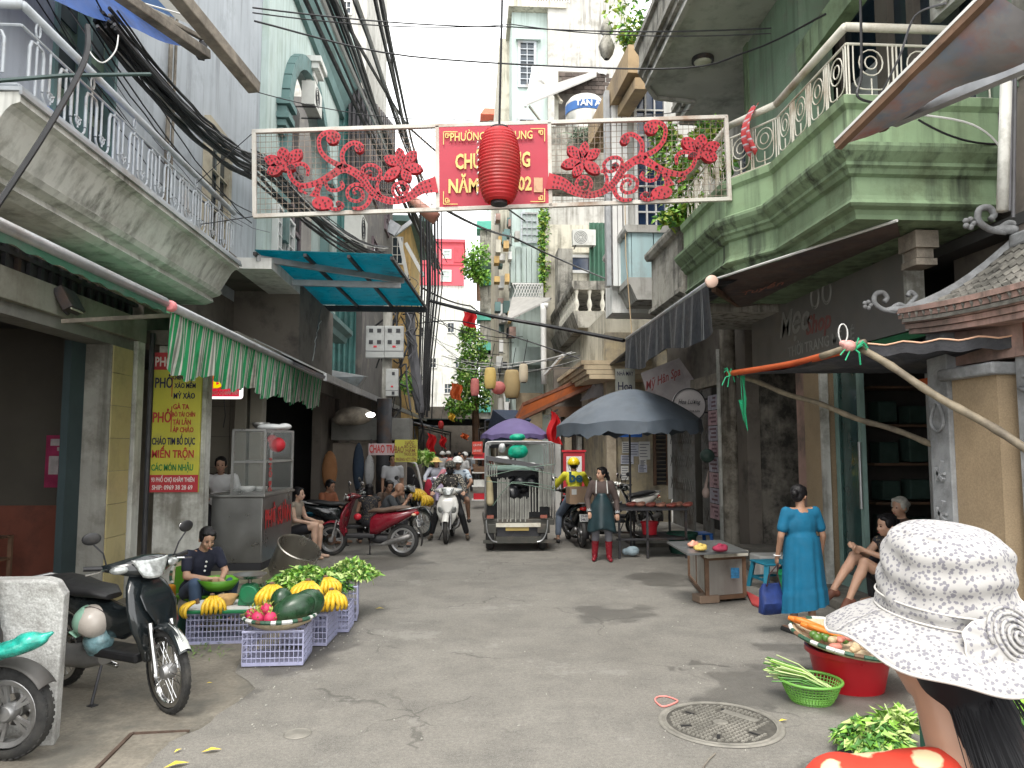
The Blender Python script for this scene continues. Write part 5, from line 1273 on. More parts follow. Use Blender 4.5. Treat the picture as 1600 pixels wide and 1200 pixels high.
# printed tarp at top right
tr = thing('printed_tarp','faded printed tarp with blue and red smears stretched at top right','tarpaulin',P(1500,80,Y=5),world=True)
m_print = mat('printed_tarp',(.26,.25,.26),.6,var=.35,scale=2,dirt=(.35,.12,.09),dirt_amt=.75,dscale=1.1,streak=(.12,.2,.3),streak_amt=.7)
F0,F1 = P(1309,229,Y=4.9),P(1552,-12,Y=3.75)
H0,H1_ = P(1395,185,Y=5.0),P(1720,40,Y=3.6)
q = MB(); q.grid(lambda s,t_: F0.lerp(F1,s).lerp(H0.lerp(H1_,s),t_)+Vector((0,0,-.05*math.sin(PI*t_)+.02*math.sin(s*9+t_*5))),16,8); q.obj('sheet',m_print,tr,smooth=True)
q = MB(); q.bar(F0,F1,.05,.05); q.obj('edge_tube',m_wood,tr); q = MB(); q.bar(F0+Vector((-.02,0,.03)),F1+Vector((-.02,0,.03)),.02,.02); q.obj('edge_piping',m_whc,tr)
q = MB(); q.bar(H0+Vector((0,0,-.02)),P(1720,52,Y=3.8),.07,.08); q.obj('arm',m_steel,tr)
q = MB(); q.bar(P(1376,186,Y=5.0),P(1382,204,Y=5.0),.05,.05); q.obj('arm_joint',m_wood,tr)
# brown tarp above the sign with black striped valance
br = thing('brown_tarp','dark brown tarp awning stretched under the green balcony','tarpaulin',P(1250,420,Y=9),world=True)
q = MB(); J0,J1,J2,J3 = P(1113,440,Y=8.7),P(1402,348,Y=6.2),P(1410,368,X=4.4),P(1172,490,X=4.4)
q.grid(lambda s,t_: J0.lerp(J1,s).lerp(J3.lerp(J2,s),t_)+Vector((0,0,-.06*math.sin(PI*t_))),14,6); q.obj('sheet',mat('brown_tarp',(.10,.075,.065),.7,var=.2,scale=5,dirt=(.06,.06,.07),streak=(.2,.1,.07),streak_amt=.3),br,smooth=True)
q = MB(); q.tube([J0+Vector((0,0,.02)),J1+Vector((0,0,.02))],.014,6); q.obj('edge_rope',m_whc,br)
q = MB(); q.bar(P(1115,452,Y=8.7),P(1172,488,X=4.4),.05,.06); q.obj('arm',m_wood,br)
text('Tuyền',.30,(J0.lerp(J1,.25).lerp(J3.lerp(J2,.25),.35))+Vector((0,0,-.09)),J1-J0,J0-J3,mat('faded_orange',(.33,.13,.09),.7),br,shear=.4)
vb = thing('black_awning','black awning with thin white stripes and hanging valance on the right','awning',P(1045,500,X=3.4),world=True)
V0,V1 = P(1110,441,X=2.84),P(980,530,X=2.84)
m_bstr = cloth('black_striped',(.9,.9,.9),var=.2,scale=5,tl=.12,rough=.55,bump=.4,stripes=(1,.36,[(0,(.022,.025,.032)),(.80,(.24,.25,.26)),(.84,(.03,.035,.04)),(.93,(.3,.3,.3)),(.955,(.025,.03,.035))]))
def vv(s,t_):
  p = V0.lerp(V1,s); f = math.sin(s*40)*.4+math.sin(s*17+1)*.6; return p+Vector((-.03+.05*f*t_-.02*t_,.04*math.sin(s*23)*t_-(.12*t_ if s < .08 else 0)+(.0),-.03-(.58+.07*math.sin(s*11))*t_))
q = MB(); q.grid(vv,120,8); q.obj('valance',m_bstr,vb,smooth=True)
q = MB(); q.tube([V0,V1],.04,10); q.obj('front_tube',m_steel,vb,smooth=True)
q = MB(); q.lathe(V0+Vector((0,-.08,0)),[(.0001,0),(.05,.0),(.075,.02),(.075,.06),(.05,.08)],16,rot=rot_to((0,1,0))); q.obj('end_cap',mat('beige_cap',(.6,.42,.34),.5),vb,smooth=50)
q = MB(); q.grid(lambda s,t_: V0.lerp(V1,s)+Vector((1.2*t_,0,.35*t_-.08*math.sin(PI*t_))),14,5); q.obj('canopy',m_bstr,vb,smooth=True)
vb2 = thing('black_awning','farther dark awning with pale draped corner behind the grey umbrella','awning',P(930,590,X=3.1),world=True)
W0,W1 = P(985,545,X=3.3),P(938,583,X=3.2)
q = MB(); q.tube([W0,W1],.035,8); q.obj('front_tube',mat('black_tube',(.02,.02,.02),.4),vb2)
q = MB(); q.grid(lambda s,t_: W0.lerp(W1,s)+Vector((1.2*t_,0,.3*t_)),8,4); q.obj('canopy',m_bstr,vb2,smooth=True)
q = MB(); a_,b_,c_ = P(940,578,Y=18.0),P(906,627,Y=19),P(942,618,Y=18)
q.grid(lambda s,t_: a_.lerp(b_,t_).lerp(a_.lerp(c_,t_),s)+Vector((.02*math.sin(s*20),.05*math.sin(s*13),0)),10,10); q.obj('pale_drape',cloth('grey_drape',(.36,.35,.36),tl=.3),vb2,smooth=True)
# rusty orange awning
ro = thing('orange_awning','rusty framed orange canvas awning above the cargo truck','awning',P(860,630,Y=21),world=True)
R0,R1,R2,R3 = P(818,632,Y=21.5),P(945,578,Y=18.2),P(930,600,Y=18.4),P(803,660,Y=21.5)
q = MB(); q.prism([R0,R1,R2,R3],(.05,.1,.03)); q.obj('sheet',cloth('orange_canvas',(.50,.13,.03),tl=.5,dirt=(.2,.08,.05)),ro)
for a,b_ in ((R0,R1),(R3,R2),(R0,R3)): q = MB(); q.bar(a,b_,.09,.09); q.obj('frame_bar',mat('rust_frame',(.2,.08,.045),.8,var=.3),ro)
q = MB(); q.bar(P(858,660,Y=20),P(882,676,Y=19.5),.05,.05); q.bar(P(850,654,Y=20.5),P(872,640,Y=20.3),.04,.04); q.obj('strut',m_steel,ro)
# net canopy on bamboo poles (right)
nc = thing('net_canopy','black shade net canopy with orange hems on the right foreground','canopy',P(1400,570,Y=7),world=True)
m_net = cloth('shade_net',(.035,.036,.042),var=.35,scale=7,tl=.2,bump=.4,bscale=50,dirt=(.09,.085,.075))
N0,N1,N2,N3 = P(1342,541,Y=6.2),P(1640,522,Y=5.4),P(1640,536,Y=6.9),P(1145,584,Y=9.0)
N2b = P(1432,588,Y=7.9)
def netf(s,t_):
  near = N0.lerp(N1,s) if s > 0 else N0; far = N3.lerp(P(1500,575,Y=8.0),s)
  return near.lerp(far,t_)+Vector((0,0,-.16*math.sin(PI*t_)*(.4+.6*s)+.012*math.sin(s*31+t_*9)))
q = MB(); q.grid(netf,30,16); q.obj('net',m_net,nc,smooth=True)
q = MB(); q.grid(lambda s,t_: netf(s,0)+Vector((0,-.005,-.09*t_)),30,2); q.obj('hem',m_net,nc,smooth=True)
q = MB(); q.tube([netf(s/20,0)+Vector((0,-.01,.006)) for s in range(21)],.007,5); q.obj('hem_cord',mat('peach_cord',(.7,.42,.28),.7),nc)
oh = [P(1432,592,Y=7.0),P(1530,572,Y=6.4),P(1640,543,Y=5.8)]
q = MB(); q.grid(lambda s,t_: smooth_path(oh,5)[int(s*10)]+Vector((0,0,-.01-.065*t_)),10,1); q.obj('orange_strap',cloth('orange_cloth',(.62,.13,.04),tl=.3),nc)
q = MB(); pO = [P(1138,584,Y=9.0),P(1235,569,Y=7.6),P(1313,549,Y=6.4)]; q.tube(smooth_path(pO,5),.035,10); q.obj('orange_roll',cloth('orange_cloth',(.62,.13,.04)),nc,smooth=True)
def bamboo(a,b_,r,lab):
  a,b_ = Vector(a),Vector(b_); L_ = (b_-a).length; n = int(L_/.28)*4; pts = []; rs = []
  for i in range(n+1): pts.append(a.lerp(b_,i/n)+Vector((0,0,.012*math.sin(i*.5)))); rs.append(r*(1.14 if i % 4 == 0 else 1.0))
  q = MB(); q.tube(pts,rs,10); return q.obj('bamboo_pole',mat('bamboo',(.24,.20,.14),.6,var=.3,scale=8,dirt=(.09,.075,.06),dirt_amt=.6),smooth=True,label=lab,cat='pole')
bamboo(P(1283,557,Y=6.5),P(1352,537,Y=6.1),.028,'short bamboo stub capped with plastic bags above the net canopy')
bamboo(P(1345,545,Y=6.2),P(1625,715,Y=4.9),.03,'thick bamboo pole slanting down to the right edge')
bamboo(P(1160,590,Y=9.0),P(1492,706,Y=6.6),.028,'long bamboo pole slanting down to the stone pillar')
m_twine = mat('green_twine',(.03,.42,.20),.5,var=.15)
for lab,c0 in (('green twine knot at the left end of the orange roll',P(1140,587,Y=8.9)),('green twine and pink bag knot where the bamboo poles meet',P(1336,546,Y=6.1))):
  t = thing('twine_knot',lab,'twine',c0,world=True); q = MB(); random.seed(len(lab))
  for k in range(7):
    d_ = Vector((random.uniform(-1,1),random.uniform(-.3,.3),random.uniform(-.7,.7))).normalized()*random.uniform(.06,.15)
    q.tube([c0,c0+d_*.6+Vector((0,-.02,.03)),c0+d_+Vector((0,0,-.03))],.007,4)
  if c0.y > 8:
    for k in range(5): x = .14+.012*k; q.tube([c0+Vector((x,0,0)),c0+Vector((x+.03*math.sin(k),-.02,-.28)),c0+Vector((x+.02,0,-.55-.03*k)),c0+Vector((x-.03,0,-.3))],.006,4)
  q.obj('strands',m_twine,t)
  if c0.y < 8:
    me = organic([('e',c0+Vector((-.05,0,.03)),(.06,.05,.05),None),('e',c0+Vector((-.10,0,.05)),(.04,.03,.03),None)],.01,1); omesh('plastic_bag',me,mat('pink_bag',(.6,.3,.27),.4,var=.4,scale=30),t)
    q = MB(); q.tube([c0+Vector((-.1,0,.06))+Vector((.04*math.cos(a),0,.08+.08*math.sin(a))) for a in [2*PI*k/14 for k in range(14)]],.006,5,closed=True); q.obj('wire_loop',m_whc,t)
# ================================================================== umbrellas
def umbrella(name,label,base,R,top,edge,m,ribs=8,pole_r=.018,ragged=.0,mp=None,z0=0.0,tilt=(0,0),scallop=.06,skirt=.0):
  t = thing(name,label,'umbrella',base); h = top-edge; seg = ribs*8; rows = 8
  def f(s,v):
    a = 2*PI*s; k = (s*ribs) % 1; dip = math.sin(PI*k)
    r = R*v*(1-.05*dip*v); z = edge+h*(1-v**1.7)+scallop*dip*v**3*(1 if R > .2 else 0)*.7
    return Vector((r*math.cos(a)+tilt[0]*v*0,r*math.sin(a),z+tilt[0]*r*math.cos(a)+tilt[1]*r*math.sin(a)))
  b = MB(); b.grid(f,seg,rows)
  if skirt:
    def g_(s,v):
      p = f(s,1.0); a = 2*PI*s; rg = ragged*(.5*math.sin(a*13)+.5*math.sin(a*29+1))
      return p+Vector((.03*v*math.cos(a)*math.sin(a*17),.03*v*math.sin(a)*math.sin(a*23),-skirt*v*(1+rg)))
    b.grid(g_,seg,3)
  b.obj('canopy',m,t,smooth=60)
  for i in range(ribs):
    s = i/ribs; b = MB(); b.tube([f(s,v/6)-Vector((0,0,.012)) for v in range(7)],.006,4); b.obj('rib',m_iron,t)
    a = 2*PI*s; b = MB(); p = f(s,.55); b.tube([(0,0,edge-.12),p-Vector((0,0,.02))],.005,4); b.obj('strut',m_iron,t)
  b = MB(); b.tube([(0,0,z0),(0,0,top+.04)],pole_r,8); b.obj('pole',mp or m_iron,t)
  return t
m_ugrey = cloth('umbrella_grey',(.085,.105,.13),var=.14,scale=2,tl=.06,rough=.55,bump=.2,dirt=(.07,.08,.09))
pb = P(989,866,Z=0)
umbrella('market_umbrella','large blue grey market umbrella with ragged edge over the meat stall',(pb.x-.03,pb.y,0),1.28,P(980,608,Y=pb.y).z,P(980,672,Y=pb.y).z+.1,m_ugrey,ribs=8,skirt=.2,ragged=.25,tilt=(.03,0))
pu = P(805,660,Y=17.5)
umbrella('market_umbrella','purple umbrella behind the loaded cargo truck',(pu.x,17.5,0),.82,pu.z+.1,P(805,684,Y=17.5).z+.05,cloth('umbrella_purple',(.14,.11,.25),tl=.2),ribs=8,skirt=.1,ragged=.2)
# ================================================================== menu board and small signs on the left
m_sy = mat('sign_yellow',(.50,.46,.05),.5,var=.08,scale=2,dirt=(.35,.33,.08)); m_sr = mat('sign_red',(.42,.03,.04),.5,var=.06)
m_ink = mat('ink_navy',(.02,.02,.06),.5); m_inkr = mat('ink_red',(.42,.03,.03),.5); m_inkg = mat('ink_green',(.02,.2,.05),.5); m_inkw = mat('ink_white',(.7,.62,.6),.5)
YM = 9.72
x0,x1,z0,z1 = rectY(238,551,309,769,YM)
mn = thing('menu_board','tall yellow and red noodle menu board on the white cross wall','sign',((x0+x1)/2,YM,z0),world=True)
q = MB(); q.bb((x0,YM,z0),(x1,YM+.04,z1)); q.obj('board',m_sy,mn)
for (va,vb_) in ((551,578),(742,769)):
  a,b_ = P(270,va,Y=YM).z,P(270,vb_,Y=YM).z; q = MB(); q.bb((x0,YM-.006,min(a,b_)),(x1,YM-.001,max(a,b_))); q.obj('red_band',m_sr,mn)
q = MB(); a,b_ = P(269,590,Y=YM),P(268,620,Y=YM); q.bb((a.x,YM-.004,b_.z),(a.x+.01,YM-.001,a.z)); a,b_ = P(268,635,Y=YM),P(267,675,Y=YM); q.bb((a.x,YM-.004,b_.z),(a.x+.01,YM-.001,a.z)); q.obj('divider',m_inkr,mn)
s = YM/FPX
def lab_(body,u,v,w_,h_,m): text(body,h_*1.35*s,P(u,v,Y=YM-.008),(1,0,0),(0,0,1),m,mn,bold=.02,maxw=w_*s)
lab_('PHỞ XÀO',274,566,60,15,m_inkw); lab_('PHỞ',256,599,26,16,m_ink); lab_('CHIÊN PHỒNG',288,590,34,7,m_ink); lab_('XÀO MỀM',289,603,32,8,m_ink); lab_('MỲ XÀO',288,619,32,9,m_ink)
lab_('PHỞ',253,653,27,16,m_inkr); lab_('GÀ TA',283,636,24,8,m_inkr); lab_('BÒ TÁI CHÍN',287,648,34,7,m_inkr); lab_('TÁI LĂN',284,660,27,8,m_inkr); lab_('ÁP CHẢO',286,672,31,8,m_inkr)
lab_('CHÁO TIM BỒ DỤC',271,690,64,11,m_ink); lab_('MIẾN TRỘN',270,710,62,12,m_inkr); lab_('CÁC MÓN NHẬU',269,731,62,10,m_inkg)
lab_('93 PHỐ CHỢ KHÂM THIÊN',270,750,64,7,m_inkw); lab_('SHIP: 0969 38 28 69',269,762,60,7,m_inkw)
bo = thing('light_box','small red and white lit sign peeking below the striped valance','sign',P(350,610,Y=10.4),world=True)
YL = 10.4; x0,x1,z0,z1 = rectY(325,570,377,623,YL)
q = MB(); q.bb((x0,YL,z0),(x1,YL+.12,z1)); q.obj('case',mat('sign_white_lit',(.8,.8,.8),.4,emit=(1,.95,.95),estr=.5),bo,bevel=.04)
q = MB(); q.bb((x0+.03,YL-.004,z0+.03),(x1-.03,YL,z1-.03)); q.obj('face',mat('sign_red_lit',(.5,.02,.05),.4,emit=(.6,.01,.04),estr=.35),bo)
s2 = YL/FPX; text('BÒ',30*s2,P(350,596,Y=YL-.01),(1,0,0),(0,0,1),mat('yellow_lit',(.8,.65,.02),.4,emit=(1,.8,0),estr=.3),bo,bold=.04,maxw=32*s2); text('95 NGÕ CHỢ KHÂM THIÊN',8*s2,P(350,614,Y=YL-.01),(1,0,0),(0,0,1),m_wfr,bo,bold=.02,maxw=44*s2)
q = MB(); a,b_ = P(331,607,Y=YL-.006),P(370,606,Y=YL-.006); q.bar(a,b_,.006,.006); q.obj('rule',m_wfr,bo)
q = MB(); q.tube([P(350,622,Y=YL+.1),P(352,650,Y=YL+.2),P(349,668,Y=YL+.3)],.006,4); q.obj('cable',m_blk,bo)
YC = 15.6
cs = thing('hanging_sign','pale sign lettered CHAO TRAI in dark red beside the yellow one','sign',P(612,700,Y=YC),world=True)
q = MB(); x0,x1,z0,z1 = rectY(576,693,622,711,YC); q.bb((x0,YC,z0),(x1,YC+.03,z1)); q.obj('board',mat('pinkish_board',(.42,.33,.34),.6),cs)
s3 = YC/FPX; text('CHAO TRAI',17*s3,P(599,702,Y=YC-.01),(1,0,0),(0,0,1),m_inkr,cs,bold=.03,maxw=43*s3)
YC = 15.5
cs = thing('hanging_sign','square yellow hanging sign with rows of brown lettering','sign',P(635,700,Y=YC),world=True)
q = MB(); x0,x1,z0,z1 = rectY(617,687,652,722,YC); q.bb((x0,YC,z0),(x1,YC+.03,z1)); q.obj('board',m_sy,cs)
for body,u,v,w_,h_ in (('BAO',624,703,13,11),('LUỘC',640,692,14,5),('BỒ CÂU',641,698,18,5),('HẦM',641,704,14,5),('THUỐC BẮC',641,710,19,5),('TRỨNG VỊT LỘN',634,718,31,5)):
  text(body,h_*1.3*s3,P(u,v,Y=YC-.01),(1,0,0),(0,0,1),mat('ink_brown',(.22,.09,.03),.6),cs,bold=.02,maxw=w_*s3)
q = MB(); q.tube([P(580,693,Y=15.55),P(580,686,Y=15.55)],.01,4); q.tube([P(648,687,Y=15.5),P(648,672,Y=15.5)],.01,4); q.obj('hanger',m_iron,cs)
# right hand signs
YR = 15.2
t = thing('tilted_signboard','tilted pale spa signboard with red brush lettering behind the umbrella','sign',P(1060,620,Y=YR),world=True)
q = MB(); q.prism([P(1001,583,Y=YR+.3),P(1061,559,Y=YR+.1),P(1117,640,Y=YR-.2),P(1085,650,Y=YR),P(1012,620,Y=YR+.3)],(.02,.08,.0)); q.obj('board',mat('spa_board',(.38,.34,.34),.6,var=.12,dirt=(.25,.2,.2)),t)
rt2 = P(1061,572,Y=YR)-P(1008,596,Y=YR); text('Mỹ Hân Spa',.26,P(1036,592,Y=YR-.1),rt2,Vector((-rt2.z*.3,0,1)),mat('spa_red',(.30,.06,.06),.6),t,bold=.01,shear=.25,maxw=.8)
YD = 14.0
t = thing('round_sign','round pale sign on a bracket left of the old post','sign',P(1077,634,Y=YD),world=True)
c = P(1077,633,Y=YD); q = MB(); q.lathe(c,[(.0001,0),(.32,0),(.32,.1),(.0001,.1)],40,rot=rot_to((0,1,0))); q.obj('disc',mat('disc_face',(.40,.38,.38),.5,var=.06),t)
q = MB(); q.tube([c+Vector((math.cos(a)*.32,-.005,math.sin(a)*.32)) for a in [2*PI*k/40 for k in range(40)]],.012,6,closed=True); q.obj('rim',m_iron,t)
text('Hoa Lương',.13,c+Vector((0,-.012,.06)),(1,0,0),(0,0,1),m_iron,t,shear=.4,maxw=.44); text('ĐẠI LÝ MUA BÁN',.06,c+Vector((0.02,-.012,-.12)),(1,0,0),(0,0,1),m_iron,t,maxw=.36)
q = MB(); q.bar(c+Vector((.32,.05,.12)),(XR-.08,YD+.05,c.z+.12),.03); q.bar(c+Vector((.3,.05,-.14)),(XR-.08,YD+.05,c.z-.14),.03); q.obj('bracket',m_iron,t)
t = thing('cloth_sign','small grey cloth sign reading NHA MAY above the umbrella','sign',P(978,600,Y=16),world=True)
x0,x1,z0,z1 = rectY(961,576,993,622,16); q = MB(); q.grid(lambda s_,t_: Vector((x0+(x1-x0)*s_,16+.03*math.sin(s_*7),z1+(z0-z1)*t_)),8,4); q.obj('banner',cloth('grey_banner',(.42,.43,.38),tl=.3),t)
text('NHÀ MAY',.13,P(977,584,Y=15.95),(1,0,0),(0,0,1),m_ink,t,maxw=.36,bold=.01); text('Hoa',.26,P(977,604,Y=15.95),(1,0,0),(0,0,1),m_ink,t,maxw=.32,bold=.01)
t = thing('red_menu_stand','red and white framed menu stand behind the yellow helmet rider','sign',P(898,730,Y=16.5),world=True)
x0,x1,z0,z1 = rectY(880,706,914,760,16.5); q = MB(); q.bb((x0,16.5,z0),(x1,16.55,z1)); q.obj('board',m_sr,t)
q = MB(); q.bb((x0+.07,16.49,z0+.25),(x1-.07,16.5,z1-.1)); q.obj('print',m_wfr,t); q = MB(); q.bb((x0-.03,16.48,z1),(x1+.03,16.57,z1+.04)); q.bb((x0,16.5,0),(x0+.04,16.55,z0)); q.bb((x1-.04,16.5,0),(x1,16.55,z0)); q.obj('frame',m_red,t)
# ================================================================== pole, meters, wires
pl_ = thing('electricity_pole','concrete electricity pole behind the meter boxes on the left','pole',P(604,800,Y=19.5),world=True)
pc = P(604,640,Y=19.5); q = MB(); q.tube([(pc.x,19.5,0),(pc.x,19.5,P(604,440,Y=19.5).z)],[.15,.12],12); q.obj('shaft',m_conc,pl_,smooth=True)
for (u0,v0,u1,v1,lab,nw) in ((572,509,600,559,'left one of the paired grey meter boxes on the pole',4),(601,509,630,559,'right one of the paired grey meter boxes on the pole',4),(603,576,622,619,'single smaller meter box below the paired boxes',2)):
  Ym = 19.2; x0,x1,z0,z1 = rectY(u0,v0,u1,v1,Ym); t = thing('meter_box',lab,'meter box',((x0+x1)/2,Ym,z0),group='electric meter boxes on the pole',world=True)
  q = MB(); q.bb((x0,Ym,z0),(x1,Ym+.2,z1)); q.obj('case',mat('meter_grey',(.42,.43,.42),.5,var=.1,dirt=(.22,.21,.2),dirt_amt=.5),t,bevel=.015)
  w_,h_ = x1-x0,z1-z0
  for k in range(nw):
    fx,fz = ((.28,.72)[k % 2],(.88,.52)[k//2]) if nw == 4 else (.6,(.85,.14)[k])
    q = MB(); q.bb((x0+w_*(fx-.11),Ym-.012,z0+h_*(fz-.09)),(x0+w_*(fx+.11),Ym-.002,z0+h_*(fz+.03))); q.obj('window',m_iron,t)
  q = MB(); q.bb((x0+w_*.42,Ym-.01,z0+h_*.32),(x0+w_*.6,Ym-.002,z0+h_*.38)); q.obj('red_label',m_red,t)
  q = MB(); q.bb((x0,Ym-.006,z0+h_*.2),(x1,Ym-.001,z0+h_*.215)); q.obj('seam',m_iron,t)
def wire(name,label,pts,r=.012,sg=.1,m=None,cat='cable',n=14,wob=0):
  pp = [P(u,v,Y=y) for u,v,y in pts]; q = MB()
  path = []
  if len(pp) > 3: path = smooth_path(pp,6)
  else:
    for a,b_ in zip(pp[:-1],pp[1:]): path += sag(a,b_,sg,n,wob)[:-1]
    path.append(pp[-1])
  q.tube(path,r,5); return q.obj(name,m or m_blk,label=label,cat=cat)
def bundle(name,label,A,B,n,spread,r,sg,cat='cable bundle',seed=1,twist=0,mix=.12):
  """n cables hung between two places; A and B are (u, v, Y)"""
  random.seed(seed); t = thing(name,label,cat,P(*A[:2],Y=A[2]),world=True)
  for k in range(n):
    da = Vector((random.uniform(-1,1),0,random.uniform(-1,1)))*spread[0]; db = Vector((random.uniform(-1,1),0,random.uniform(-1,1)))*spread[1]
    q = MB(); q.tube(sag(P(*A[:2],Y=A[2])+da,P(*B[:2],Y=B[2])+db,sg*random.uniform(.6,1.4),16,.012),r*random.uniform(.6,1.3),5)
    q.obj('cable',m_blk if random.random() > mix else (m_whc if random.random() < .5 else m_blk2),t)
  return t
bundle('cable_bundle','thick bundle of black cables falling from the top past the arched window',(492,-30,9),(690,420,34),10,(.22,.3),.028,.25,seed=2)
bundle('cable_bundle','second sheaf of black cables right beside the arched window bundle',(560,-40,10),(665,300,32),9,(.28,.25),.026,.3,seed=3)
wire('thick_cable','single thick black cable crossing the sky left of the banner panel',[(512,-20,9),(640,200,20),(820,345,26)],.03,.1)
bundle('cable_bundle','dense black cable mass over the long balcony at left',(165,30,7.2),(410,262,12.5),22,(.12,.2),.018,.22,seed=4)
bundle('cable_bundle','black cables running on from the balcony end under the banner',(400,250,12.3),(600,400,22),16,(.2,.3),.02,.35,seed=5)
bundle('cable_bundle','loose thin wires sagging along the blue grey wall',(90,-20,6.8),(395,330,11.5),7,(.3,.4),.007,.4,seed=6,mix=.5)
random.seed(9)
vb_ = thing('cable_curtain','row of vertical black cables dropping right of the teal awning','cables',P(672,500,Y=21),world=True)
for k,u in enumerate((657,662,667,671,675,679,684,690)):
  q = MB(); y = 21+.2*k; q.tube([P(u+random.uniform(-1,1),322+random.uniform(-8,8),Y=y),P(u+2-k*.2,450,Y=y),P(u-1-k*1.6,560,Y=y),P(u-3-k*1.8,650+random.uniform(-10,10),Y=y)],random.choice((.022,.03,.04)),6); q.obj('cable',m_blk,vb_)
t = thing('cable_tangle','tangle of looped wires on the pole beside the meter boxes','cables',P(640,500,Y=19.6),world=True)
for k in range(26):
  a = P(random.gauss(632,9),random.uniform(420,620),Y=19.6); q = MB(); pts = [a]
  for j in range(4): pts.append(pts[-1]+Vector((random.uniform(-.28,.28),random.uniform(-.1,.1),random.uniform(-.75,.1))))
  q.tube(smooth_path(pts,3),random.uniform(.008,.028),5); q.obj('cable',m_blk if k % 5 else m_blk2,t)
q = MB(); q.tube(smooth_path([P(640,480,Y=19.8),P(644,540,Y=19.8),P(652,600,Y=19.8),P(656,645,Y=19.8)],4),[.13]*12+[.1],9); q.obj('cable_trunk',m_blk2,t)
wire('cable','upper thin cable crossing the sky from left balcony to right balcony',[(395,12,8),(800,42,11),(1205,44,8.5)],.010,.06)
wire('cable','second thin cable just below the uppermost sky cable',[(395,20,8),(800,38,11),(1205,52,8.5)],.008,.1)
wire('cable','cable from the timber beam sweeping across to the green column',[(398,33,8),(640,88,10),(1030,108,9),(1170,80,8.3),(1290,22,7)],.012,.05)
wire('cable','thin wire passing just above the banner frame',[(395,142,8.3),(700,186,10),(1080,172,9)],.006,.1)
wire('cable','black cable from banner foot rising to the far right balcony',[(700,330,9),(800,370,14),(985,450,20)],.02,.05)
wire('cable','thick twisted black cable crossing above the orange awning',[(672,470,20),(760,492,18),(860,510,17),(975,532,15)],.045,.05)
wire('cable','lower black cable looping from the cable curtain to the right',[(655,505,20),(720,502,19),(800,525,18),(905,560,17)],.016,.1)
wire('cable','thin cable slanting from the cable curtain towards the green balconies',[(660,450,21),(735,478,30),(780,500,38)],.03,.1)
wire('cable','thick dark flex hanging diagonally in front of the long left balcony',[(137,40,5.2),(132,95,5.1),(75,200,4.9),(-5,322,4.7)],.02,-.01)
wire('rod','dark green wrapped rod crossing the long balcony rail',[(-10,127,5.1),(100,118,5.6),(235,116,6.2)],.016,.0,m=mat('dark_rod',(.03,.06,.055),.5),cat='rod')
wire('cable','looped pale wire hanging from the blue tarp edge',[(136,50,6.2),(140,80,6.2),(160,98,6.2),(180,80,6.3),(185,55,6.4)],.006,-.008,m=m_whc)
wire('cable','slack black cable on the grey wall right of the green balcony',[(1435,187,5.9),(1560,225,6.0),(1575,228,6.0)],.01,.06)
wire('cable','white cable drooping from the green parapet to the drain pipe',[(1430,178,5.9),(1520,195,5.9),(1568,240,5.9),(1582,320,5.9)],.009,-.02,m=m_whc)
wire('cable','dark wire hanging over the cream balcony rail corner',[(1344,-10,5.9),(1346,110,6.0),(1340,150,6.0),(1372,162,6.0)],.012,.0)
wire('cable','grey wire curving from the carved panel to the balcony rail',[(1478,5,5.0),(1430,25,5.4),(1405,90,5.6),(1370,160,6.0)],.009,.02,m=m_blk2)
wire('cable','thin tie rope from pale blue balcony down to black awning',[(975,245,14),(978,400,13.4),(990,560,13)],.01,.0,m=mat('tan_rope',(.4,.3,.18),.8))
bundle('cable_bundle','thin slack wires strung over the far street between lanterns',(690,560,28),(905,560,17),7,(.3,.3),.009,.35,seed=12,mix=.7)
bundle('cable_bundle','far crossing wires in front of the white block',(655,480,24),(790,560,26),6,(.8,.8),.012,.5,seed=13)
bundle('cable_bundle','white wires dangling under the teal awning',(500,480,15),(470,560,14),4,(.35,.3),.008,-.1,seed=14,mix=1.0)
# drain pipes and conduits on the right
q = MB(); q.tube([P(1572,130,Y=5.6),P(1566,330,Y=5.6)],.045,10); q.obj('drain_pipe',m_peel,smooth=True,label='pale drain pipe on the brown wall at the right edge',cat='pipe')
q = MB(); q.tube([P(1580,120,Y=5.6),P(1576,330,Y=5.6)],.02,6); q.tube([P(1586,120,Y=5.65),P(1583,340,Y=5.65)],.015,6); q.obj('conduit',m_blk2,label='black conduits beside the pale drain pipe at the right edge',cat='conduit')
wz = thing('near_house','brown rendered house wall at the far right edge above the gate roof','house',(4.9,5,3),world=True)
part_box('wall',(4.95,5.9,2.6),(5.2,7.2,5.2),m_dkwall,wz)
part_box('wall',(4.72,3.0,3.3),(5.0,6.05,9),mat('brown_render',(.20,.17,.15),.9,var=.15,scale=1.5,bump=.3,dirt=(.1,.09,.08)),wz)
q = MB(); q.tube(smooth_path([P(856,478,Y=22),P(849,478,Y=22),P(849,485,Y=22),P(850,600,Y=22)],3),.09,8); q.obj('drain_pipe',m_wfr,smooth=True,label='white plastic drain pipe with a bend below the baluster balcony',cat='pipe')
q = MB(); q.bar(P(852,585,Y=21),P(880,555,Y=19.5),.07,.07); q.obj('strut',m_wfr,label='white diagonal strut beside the white drain pipe',cat='strut')
